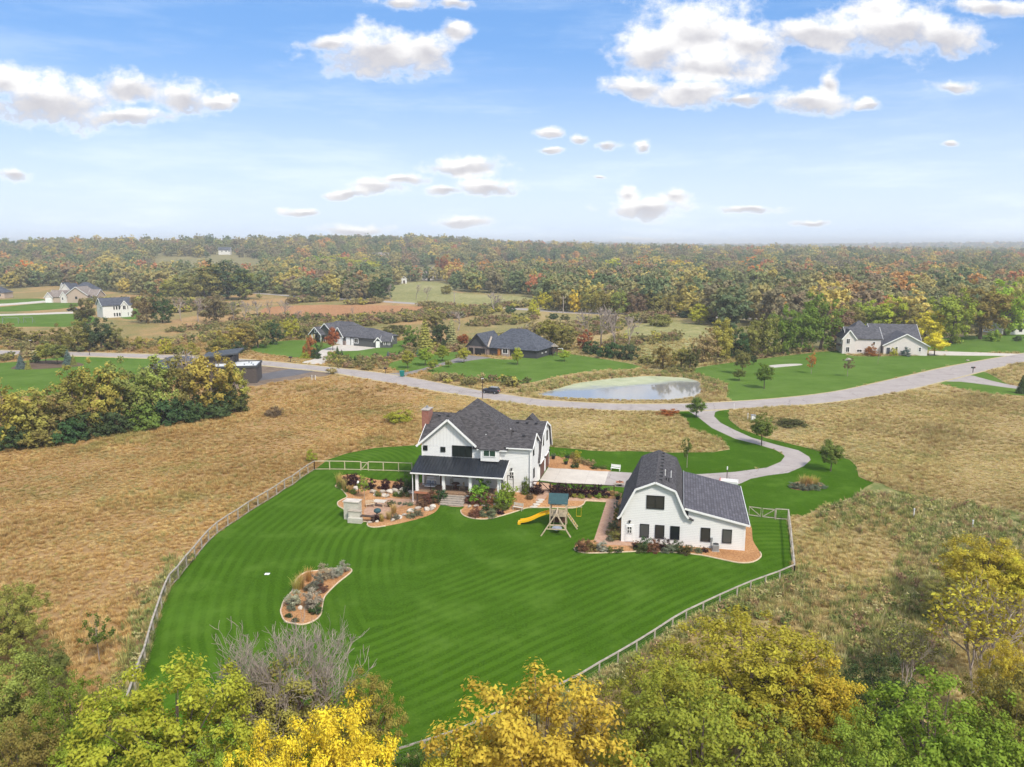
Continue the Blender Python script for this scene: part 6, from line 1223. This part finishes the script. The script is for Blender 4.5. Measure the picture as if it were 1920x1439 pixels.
row('on the lawn of the pale house', [(1386,714,22,10,'young','GR'),(1391,702,46,12,'young','OL'),(1412,684,16,6,'young','DG'),(1433,729,48,14,'young','GR'),(1521,701,40,10,'airy','OR'),(1589,706,36,11,'airy','BR'),(1646,683,30,4,'barem','BR')], 'young tree')
row('against the wall of the pale house', [(1634,667,18,12,'shrub','RU'),(1698,668,13,8,'shrub','BL'),(1676,667,14,6,'shrub','YG')], 'shrub', 'shrub')
row('along the farm drive', [(1305,783,36,14,'young','GR'),(1428,836,60,18,'young','GR'),(1557,884,58,18,'young','GR'),(1288,877,60,14,'airy','GR')], 'young tree')
row('along the far highway', [(928,586,36,17,'barem','BR'),(957,588,15,11,'bush','DG'),(1001,598,34,11,'mid','GO'),(1022,582,32,15,'mid','GO'),(1050,584,44,17,'mid','OL'),(1079,586,40,14,'mid','GO'),(1106,587,44,17,'mid','OY'),(1132,589,42,20,'mid','OL'),(1160,590,44,20,'mid','OY'),(1192,591,46,22,'mid','BR'),(1226,591,44,20,'mid','OL'),(1256,591,40,18,'mid','OY'),(1278,591,22,9,'young','YE'),(1282,596,14,13,'bush','DG'),(1355,594,24,9,'coni','BL'),(1367,594,30,10,'coni','BL'),(1400,590,20,8,'coni','BL'),(1417,590,22,8,'coni','BL'),(1311,608,36,20,'mid','YG'),(1332,604,22,11,'bush','GR'),(1240,612,24,22,'bush','OL'),(1150,612,20,20,'barem','BR'),(1060,600,10,10,'bush','DO'),(1038,599,12,10,'bush','DG'),(1212,606,18,14,'bush','TO'),(1185,604,14,16,'bush','OY')])
row('around the far pasture', [(780,562,28,11,'barem','GY'),(800,562,24,8,'barem','GY'),(732,562,30,10,'barem','BR'),(710,562,40,20,'mid','DG'),(656,560,44,18,'mid','GR'),(572,555,30,17,'mid','GR'),(604,558,34,22,'mid','OL'),(545,570,12,14,'bush','BR'),(570,563,10,14,'bush','BR'),(838,552,18,10,'bush','OL'),(684,560,34,18,'mid','TO'),(630,558,34,18,'mid','BR')])
row('scattered over the dry meadow', [(746,792,20,22,'shrub','YG'),(515,780,16,14,'shrub','BR'),(1250,778,10,18,'shrub','RU'),(1480,797,12,24,'shrub','DO'),(583,866,18,8,'shrub','YG'),(1915,738,34,12,'coni','DG')], 'shrub', 'shrub')
row('among the bright crowns of the far woods', [(830,516,34,15,'mid','RU'),(852,520,32,16,'mid','OR'),(908,518,30,16,'mid','OR'),(972,514,28,14,'mid','OR'),(1100,512,28,14,'mid','RU'),(1146,524,36,20,'mid','GO'),(1188,522,30,16,'mid','OR'),(1206,504,24,14,'mid','OR'),(1276,522,34,22,'mid','GO'),(1292,528,26,15,'mid','RU'),(1404,516,32,20,'mid','OR'),(1412,534,34,20,'mid','OR'),(1448,522,30,16,'mid','RU'),(1540,534,28,15,'mid','OR'),(1010,508,24,14,'mid','GO'),(50,520,30,16,'mid','OR'),(118,508,26,15,'mid','RU'),(205,512,26,15,'mid','OR'),(640,508,28,30,'mid','YG'),(600,510,30,26,'mid','YG2'),(690,512,26,26,'mid','YG'),(1750,528,30,28,'mid','YG')])
# ---- garden planting
def plants(phrase, items, noun='shrub', kind='shrub', group=None, cat='shrub'): row(phrase, [(a, b, c, d, kind, e) for a, b, c, d, e in items], noun, cat, group)
plants('behind the patio wall', [(652,910,20,11,'PU'),(667,913,20,11,'PU'),(694,917,17,9,'PU'),(721,917,18,10,'PU'),(748,917,18,9,'PU')])
plants('at the left end of the patio bed', [(636,912,26,8,'GG'),(645,918,22,8,'GG'),(658,924,15,8,'GG')], 'ornamental grass', 'grass', cat='grass')
put('airy', 1, G3(683, 937), 3.2, 0.95, 'YG2', 'slender yellow-green aspen behind the outdoor fireplace', 'tree'); put('shrub', 1, G3(771, 921), 2.6, 1.0, 'DG', 'tall dark blue-green shrub at the left corner of the porch', 'shrub')
plants('between the patio boulders', [(638,916,10,6,'GR'),(650,922,10,6,'GR'),(662,926,9,6,'GR'),(708,931,8,5,'GR'),(742,931,9,5,'GR'),(752,931,9,5,'GR'),(764,931,9,5,'GR'),(738,945,6,4,'SG'),(749,946,5,4,'SG'),(760,947,5,4,'SG'),(770,948,6,5,'SG')], 'low shrub')
plants('along the front of the patio', [(738,964,20,9,'GG'),(729,974,16,8,'GG'),(716,978,14,7,'GG')], 'ornamental grass', 'grass', cat='grass')
plants('at the front edge of the patio bed', [(708,976,12,9,'PU'),(742,974,9,7,'SG'),(773,970,12,8,'SG'),(786,966,10,7,'SG'),(792,948,14,10,'RD'),(803,944,14,10,'RD'),(815,940,17,10,'RD'),(823,940,22,12,'DG')])
plants('against the porch right of the steps', [(885,943,22,10,'RD'),(900,938,34,19,'LI'),(906,945,18,11,'RD'),(917,946,16,10,'RD'),(949,943,34,19,'GB'),(986,927,26,6,'GR'),(1004,926,20,11,'PU'),(993,936,10,6,'BR')])
plants('in the bed right of the porch steps', [(892,968,18,10,'RD'),(904,968,10,7,'SG'),(920,969,13,11,'SG'),(912,957,10,7,'DG'),(930,957,11,7,'GR'),(937,963,7,7,'PU'),(947,956,12,7,'GR'),(936,950,9,6,'GR')], 'low shrub')
plants('along the dark fence by the apron', [(1041,927,20,10,'PU'),(1051,928,18,9,'PU'),(1064,928,18,10,'PU'),(1078,928,20,10,'PU'),(1098,929,18,10,'PU'),(1114,930,17,9,'PU'),(1130,931,19,10,'PU')])
plants('in front of the purple shrubs', [(1074,932,7,6,'OY'),(1090,933,6,6,'OY'),(1104,933,6,6,'OY'),(1121,934,8,6,'LI'),(1133,934,6,5,'OY'),(1147,929,10,5,'GG')], 'low shrub')
plants('in the barn corner bed', [(1092,1034,22,11,'RD'),(1106,1033,18,11,'OL'),(1085,1033,10,7,'DG'),(1128,1034,20,10,'SI'),(1143,1036,9,7,'GR'),(1160,1036,9,7,'DG')])
plants('along the front of the barn', [(1211,1029,20,12,'DG'),(1202,1035,14,10,'DO'),(1225,1034,18,11,'RD'),(1244,1030,17,10,'PU'),(1253,1036,16,10,'SG'),(1270,1033,18,11,'DG'),(1286,1038,12,10,'DO'),(1293,1034,10,7,'SG'),(1310,1036,10,6,'SG'),(1322,1034,7,6,'PU')])
plants('along the left wall of the barn', [(1150,992,18,8,'SG'),(1146,1003,12,7,'OL'),(1154,1012,18,10,'OL'),(1143,1014,8,6,'SG'),(1158,975,18,8,'OL'),(1160,958,16,7,'SG')])
plants('in mulch beside the apron', [(1055,857,11,5,'LI'),(1074,859,10,6,'OL'),(1082,858,12,7,'YG'),(1079,870,12,6,'OL'),(1081,876,7,5,'DG'),(1090,869,9,6,'TO'),(1103,872,10,9,'TO'),(1113,879,6,6,'DG'),(1130,879,6,7,'GR'),(1074,877,5,5,'DG')], 'low shrub')
plants('in the round drive bed', [(1505,913,22,10,'GG'),(1517,914,23,10,'GG'),(1529,913,19,9,'GG')], 'ornamental grass', 'grass', cat='grass'); plants('edging the round drive bed', [(1487,914,10,8,'SG'),(1497,917,10,9,'SG'),(1512,919,9,9,'SG'),(1527,918,9,9,'SG'),(1540,915,9,8,'SG')], 'low shrub')
plants('in the island bed', [(556,1112,30,12,'GG'),(564,1104,30,11,'GG'),(579,1090,26,10,'GG')], 'ornamental grass', 'grass', cat='grass')
plants('in the island bed of the big lawn', [(549,1136,26,13,'SI'),(546,1143,10,8,'SG'),(586,1142,32,17,'SI'),(592,1150,16,11,'DG'),(581,1108,14,10,'SG'),(594,1103,26,10,'SG'),(606,1086,24,10,'SI'),(606,1106,10,8,'RD'),(622,1084,22,9,'SI'),(633,1080,18,8,'SI'),(644,1073,18,8,'SI'),(541,1157,6,6,'DG'),(554,1165,6,6,'DG'),(602,1112,8,6,'RD')])
for o, col in zip(POTS, ('SG', 'DG', 'LI', 'LI', 'RD', 'DG', 'OR')):
    k = link('foliage', SHRUB[1][1], o); k.location = (0, 0, 0.36); k.scale = (0.42, 0.42, 0.42); k.color = (*CN[col], 1)
# ================================================================= masses nobody could count: far woods, meadow grass, reeds
def scatter(name, pts, scl, rot, idx, sources, label, cat, zscl=None):
    """one 'stuff' object: every vertex carries one copy of a source plant"""
    n = len(pts); me = bpy.data.meshes.new(name); me.vertices.add(n); me.vertices.foreach_set('co', np.ascontiguousarray(pts, np.float32).ravel())
    for k, a in (('scl', scl), ('rot', rot), ('zsc', scl if zscl is None else zscl)): me.attributes.new(k, 'FLOAT', 'POINT').data.foreach_set('value', np.asarray(a, np.float32))
    me.attributes.new('idx', 'INT', 'POINT').data.foreach_set('value', np.asarray(idx, np.int32))
    o = link(name, me); col = bpy.data.collections.new(name + '_sources')
    for i, (sm) in enumerate(sources):
        so = bpy.data.objects.new('%s_source_%d' % (name, i), sm); col.objects.link(so)
    ng = bpy.data.node_groups.new(name, 'GeometryNodeTree'); ng.interface.new_socket('Geometry', in_out='INPUT', socket_type='NodeSocketGeometry'); ng.interface.new_socket('Geometry', in_out='OUTPUT', socket_type='NodeSocketGeometry')
    gi = ng.nodes.new('NodeGroupInput'); go = ng.nodes.new('NodeGroupOutput'); ip = ng.nodes.new('GeometryNodeInstanceOnPoints'); ci = ng.nodes.new('GeometryNodeCollectionInfo')
    ci.inputs['Collection'].default_value = col; ci.inputs['Separate Children'].default_value = True; ci.inputs['Reset Children'].default_value = True
    def attr(nm, t='FLOAT'):
        a = ng.nodes.new('GeometryNodeInputNamedAttribute'); a.data_type = t; a.inputs['Name'].default_value = nm; return next(s for s in a.outputs if s.enabled and s.name == 'Attribute')
    cs = ng.nodes.new('ShaderNodeCombineXYZ'); ng.links.new(attr('scl'), cs.inputs[0]); ng.links.new(attr('scl'), cs.inputs[1]); ng.links.new(attr('zsc'), cs.inputs[2])
    cr = ng.nodes.new('ShaderNodeCombineXYZ'); ng.links.new(attr('rot'), cr.inputs[2])
    ng.links.new(gi.outputs[0], ip.inputs['Points']); ng.links.new(ci.outputs[0], ip.inputs['Instance']); ip.inputs['Pick Instance'].default_value = True
    ng.links.new(attr('idx', 'INT'), ip.inputs['Instance Index']); ng.links.new(cr.outputs[0], ip.inputs['Rotation']); ng.links.new(cs.outputs[0], ip.inputs['Scale']); ng.links.new(ip.outputs[0], go.inputs[0])
    md = o.modifiers.new('scatter', 'NODES'); md.node_group = ng
    return tag(o, label, cat, None, 'stuff')
def pal(items):
    tot = sum(w for w, c in items); out = []; a = 0.0
    for w, c in items: out.append((a / tot, c)); a += w
    return out
FOREST = pal([(3, (0.490, 0.409, 0.124)), (3, (0.294, 0.322, 0.124)), (4, (0.196, 0.244, 0.111)), (4, (0.152, 0.200, 0.096)), (5, (0.235, 0.249, 0.111)), (5, (0.324, 0.298, 0.134)), (4, (0.264, 0.229, 0.134)), (3, (0.412, 0.351, 0.144)), (3, (0.333, 0.253, 0.159)), (2, (0.451, 0.283, 0.134)), (2.0, (0.588, 0.332, 0.124)), (1.5, (0.529, 0.234, 0.124)), (1, (0.608, 0.488, 0.144))])
FL = leafmat('forest_leaves', FOREST, 0.35, 0.02, 0.82, 0.5, 0.011); 
def forest_mesh(seed):
    g = np.random.default_rng(seed); p, nrm, tint, cc = crown_points(g, 5.0, 5.6, 6.6, 70, 1700, (.14, .26), .33, 1.0); p[:, 2] = np.maximum(p[:, 2], 0.4); v, q = leaf_quads(p, nrm, 0.50, g, 0.7)
    return fast_mesh('forest_tree', v, quads=q, m=FL, attrs={'tint': np.repeat(tint, 4)})
FM = [forest_mesh(900 + i) for i in range(5)]
wood_i = 0; fx, fy = [], []
d0 = 290.0
while d0 < 7500:
    st = 8.2 * max(1.0, d0 / 430.0) ** 0.72; half = 0.98 * d0; k = max(2, int(2 * half / st)); xs = np.linspace(-half, half, k) + rng.uniform(-.5, .5, k) * st; ys = d0 + rng.uniform(-.5, .5, k) * st; fx.append(xs); fy.append(ys); d0 += st
fx = np.concatenate(fx); fy = np.concatenate(fy); rg_ = region_at(fx, fy); ok = rg_ == wood_i
def patch(x, y, s, sd):
    return np.sin(x / s + sd) * np.sin(y / s * 0.8 + sd * 2.1) + 0.6 * np.sin(x / s * 2.3 - y / s * 1.7 + sd * 3.3)
D_ = fy
clear = (patch(fx, fy, 150, 1.7) > 0.88) & (D_ > 480); clear |= (np.abs(fx + 0.385 * fy) < 60) & (fy > 700) & (fy < 1000)
# the far houses stand in clearings
for px, yy in ((428, 1050), (575, 1150), (716, 1000), (1325, 1500), (1722, 950)):
    hx = (px - 960) / F * yy; clear |= (np.abs(fx - hx * fy / yy) < 12) & (fy < yy + 20) & (fy > yy - 45)
g_ = G(800, 522); clear |= (np.abs(fx - g_[0] - 4) < 19) & (fy < g_[1] + 14) & (fy > g_[1] - 40)
ok &= ~clear; fx, fy = fx[ok], fy[ok]; n = len(fx); base = 1.0 * np.maximum(1, fy / 700) ** 0.30 * rng.uniform(0.62, 1.32, n)
zs = base * rng.uniform(0.8, 1.15, n); scatter('far_woodland', np.column_stack([fx, fy, hgt(fx, fy) - 0.2]), base, rng.uniform(0, 6.28, n), rng.integers(0, 5, n), FM, 'mixed autumn woodland stretching to the horizon', 'woodland', zs)
# ---- understorey brush in open country beyond the road
BRUSH = pal([(4, (0.252, 0.224, 0.084)), (3, (0.378, 0.308, 0.140)), (2, (0.168, 0.182, 0.063)), (2, (0.322, 0.210, 0.126)), (1, (0.476, 0.420, 0.098))]); BM = leafmat('brush_leaves', BRUSH, 0.3)
def brush_mesh(seed):
    g = np.random.default_rng(seed); p, nrm, tint, cc = crown_points(g, 1.0, 0.9, 0.7, 16, 220, (.25, .42), .35, .8); p[:, 2] = np.maximum(p[:, 2], 0.03); v, q = leaf_quads(p, nrm, 0.17, g, 0.6); return fast_mesh('brush', v, quads=q, m=BM, attrs={'tint': np.repeat(tint, 4)})
bm_ = [brush_mesh(950 + i) for i in range(3)]
k = 26000; bx = rng.uniform(-260, 260, k); by = rng.uniform(165, 420, k); rr = region_at(bx, by); keep = ((rr == -1) | (rr == wood_i) | (REG_MK[rr] == 'meadow')) & (np.abs(bx) < 0.70 * by) & (patch(bx, by, 17, 0.4) + 0.7 * patch(bx, by, 60, 2.0) + 0.5 * (rr == -1) > 0.95) & (pdist(bx, by, POND) > 3) & ~inside(bx, by, POND)
bx, by = bx[keep], by[keep]; n = len(bx); s_b = rng.uniform(0.5, 1.6, n) * (1 + (by > 300) * 0.5); scatter('brush', np.column_stack([bx, by, hgt(bx, by)]), s_b, rng.uniform(0, 6.28, n), rng.integers(0, 3, n), bm_, 'low olive and tan brush in the open country beyond the road', 'brush')
# ---- dry meadow grass
def grassmat(name, west, east):
    m = bpy.data.materials.new(name); m.use_nodes = True; nn = m.node_tree; nn.nodes.clear(); oi = node(nn, 'ShaderNodeObjectInfo'); t = node(nn, 'ShaderNodeAttribute', attribute_name='tint').outputs['Fac']
    lx = node(nn, 'ShaderNodeSeparateXYZ', {0: oi.outputs['Location']}).outputs
    wv = sstep(nn, mth(nn, 'ADD', lx[0], mth(nn, 'MULTIPLY', noise(nn, oi.outputs['Location'], 0.16, 3, 0.6), 26.0)), 12.0, -8.0)
    gm = sstep(nn, noise(nn, oi.outputs['Location'], 0.07, 4, 0.65), 0.55, 0.66)
    c = mixc(nn, wv, ramp(nn, oi.outputs['Random'], east, 'CONSTANT'), ramp(nn, oi.outputs['Random'], west, 'CONSTANT'))
    c = mixc(nn, mth(nn, 'MULTIPLY', gm, 0.6), c, (.24, .25, .075))
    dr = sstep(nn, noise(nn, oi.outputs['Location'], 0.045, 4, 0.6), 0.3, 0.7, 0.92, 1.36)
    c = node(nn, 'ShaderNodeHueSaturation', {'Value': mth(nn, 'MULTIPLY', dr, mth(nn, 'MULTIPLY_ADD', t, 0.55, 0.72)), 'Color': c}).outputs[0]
    mx = node(nn, 'ShaderNodeMixShader', {0: 0.3, 1: node(nn, 'ShaderNodeBsdfDiffuse', {'Color': c}).outputs[0], 2: node(nn, 'ShaderNodeBsdfTranslucent', {'Color': c}).outputs[0]}); out = node(nn, 'ShaderNodeOutputMaterial'); nn.links.new(mx.outputs[0], out.inputs[0]); return m
WEST = pal([(5, (0.497, 0.340, 0.137)), (4, (0.423, 0.269, 0.098)), (3, (0.560, 0.427, 0.195)), (2, (0.352, 0.213, 0.077)), (1, (0.336, 0.308, 0.104))]); EAST = pal([(5, (0.480, 0.380, 0.163)), (4, (0.560, 0.467, 0.227)), (3, (0.400, 0.293, 0.118)), (2, (0.360, 0.332, 0.118)), (1.5, (0.319, 0.205, 0.092))])
GMT = grassmat('dry_grass', WEST, EAST)
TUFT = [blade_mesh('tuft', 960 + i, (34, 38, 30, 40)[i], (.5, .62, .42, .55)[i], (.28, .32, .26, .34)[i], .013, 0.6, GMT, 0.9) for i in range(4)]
def field_pts(x0, x1, y0, y1, dens):
    k = int((x1 - x0) * (y1 - y0) * dens); return rng.uniform(x0, x1, k), rng.uniform(y0, y1, k)
a1 = field_pts(-95, 95, 22, 110, 8.0); a2 = field_pts(-120, 120, 110, 155, 4.5); a3 = field_pts(-170, 170, 155, 250, 1.0)
gx = np.concatenate([a1[0], a2[0], a3[0]]); gy = np.concatenate([a1[1], a2[1], a3[1]]); gs = np.concatenate([np.full(len(a1[0]), 0.9), np.full(len(a2[0]), 1.1), np.full(len(a3[0]), 1.6)])
m1 = np.abs(gx) < 0.86 * gy + 14; gx, gy, gs = gx[m1], gy[m1], gs[m1]; rgx = region_at(gx, gy); m2 = (rgx == -1) | ((REG_MK[rgx] == 'meadow') & (gy > 160)); m2 &= ~inside(gx, gy, POND)
# nothing tall grows under buildings or within a hand of the mown edge
for px, py, rr_ in ((460, 712, 24), (640, 640, 18), (940, 660, 17), (1690, 660, 18)):
    q = G(px, py); m2 &= np.hypot(gx - q[0], gy - q[1] - 6) > rr_ * 0.55
gx, gy, gs = gx[m2], gy[m2], gs[m2]; n = len(gx); pv = patch(gx, gy, 6.5, 0.9); gs = gs * rng.uniform(0.65, 1.15, n) * (1 + 0.16 * pv)
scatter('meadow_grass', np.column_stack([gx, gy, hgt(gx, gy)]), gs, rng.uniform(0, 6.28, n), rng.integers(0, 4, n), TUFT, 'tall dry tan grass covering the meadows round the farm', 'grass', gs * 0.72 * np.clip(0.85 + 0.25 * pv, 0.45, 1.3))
# ---- weedy green scrub right of the yard and round the pond
WEED = pal([(4, (0.293, 0.328, 0.103)), (3, (0.466, 0.431, 0.155)), (3, (0.569, 0.431, 0.207)), (2, (0.224, 0.259, 0.086)), (2, (0.621, 0.552, 0.276)), (1, (0.397, 0.241, 0.155))]); WM = leafmat('weed_leaves', WEED, 0.3)
wt = [blade_mesh('weed', 980 + i, 36, (.9, .7, 1.1)[i], .55, .022, 0.5, WM, 0.8) for i in range(3)] + [brush_mesh(990)]; wt[3].materials[0] = WM; wt[3].transform(Matrix.Scale(0.6, 4))
k = 36000; wx = rng.uniform(10, 75, k); wy = rng.uniform(38, 92, k); zone = inside(wx, wy, np.array([G(*q) for q in [(1490, 1062), (1486, 1000), (1540, 955), (1600, 937), (1640, 907), (1765, 941), (1990, 972), (1990, 1330), (1500, 1300), (1200, 1330), (1000, 1400), (1060, 1300), (1300, 1160)]]))
rr = region_at(wx, wy); zone &= (REG_MK[rr] == 'prairie') | (REG_MK[rr] == 'rough'); zone &= (patch(wx, wy, 5, 2.2) + rng.uniform(-0.6, 0.6, k) + 1.2 * (REG_MK[rr] == 'rough') > 0.4)
k2 = 6000; ex = rng.uniform(-2, 50, k2); ey = rng.uniform(150, 190, k2); pd = pdist(ex, ey, POND); z2 = (pd < 5.0) & ((ey > 163) | (pd > 1.2)) & ~inside(ex, ey, POND) & (ey > 158) & (region_at(ex, ey) == -1)
k3 = 14000; t3 = rng.integers(0, len(fl_xy) - 1, k3); u3 = rng.uniform(0, 1, k3)[:, None]; A = np.array(fl_xy); f3 = A[t3] * (1 - u3) + A[t3 + 1] * u3 + np.column_stack([-rng.gamma(1.2, 0.5, k3) - 0.15, rng.uniform(0, 0.4, k3)]); z3 = (region_at(f3[:, 0], f3[:, 1]) == -1) & (f3[:, 1] < 72) & (rng.uniform(0, 1, k3) < 0.10)
B = np.array(fr_xy); t4 = rng.integers(0, len(fr_xy) - 1, 2200); u4 = rng.uniform(0, 1, 2200)[:, None]; f4 = B[t4] * (1 - u4) + B[t4 + 1] * u4 + np.column_stack([rng.gamma(1.3, 0.4, 2200) * 0.5, -rng.gamma(1.3, 0.4, 2200) - 0.1]); z4 = region_at(f4[:, 0], f4[:, 1]) == -1
wx = np.concatenate([wx[zone], ex[z2], f3[z3, 0], f4[z4, 0]]); wy = np.concatenate([wy[zone], ey[z2], f3[z3, 1], f4[z4, 1]]); n = len(wx); s_w = rng.uniform(0.4, 0.85, n)
scatter('weeds', np.column_stack([wx, wy, hgt(wx, wy)]), s_w, rng.uniform(0, 6.28, n), rng.choice(4, n, p=(.36, .34, .20, .10)), wt, 'mixed green and brown weeds along the fences and pond', 'weeds')
# ---- air
hz = MB().box(-9500, 9500, -120, 9800, -6, 64).build('haze', None); hm = bpy.data.materials.new('haze'); hm.use_nodes = True; hn = hm.node_tree; hn.nodes.clear()
pv_ = node(hn, 'ShaderNodeVolumePrincipled', {'Color': (0.91, 0.955, 1.0, 1), 'Density': 0.00024, 'Anisotropy': 0.0}); ho = node(hn, 'ShaderNodeOutputMaterial'); hn.links.new(pv_.outputs[0], ho.inputs['Volume']); hz.data.materials.append(hm); tag(hz, kind='stuff')
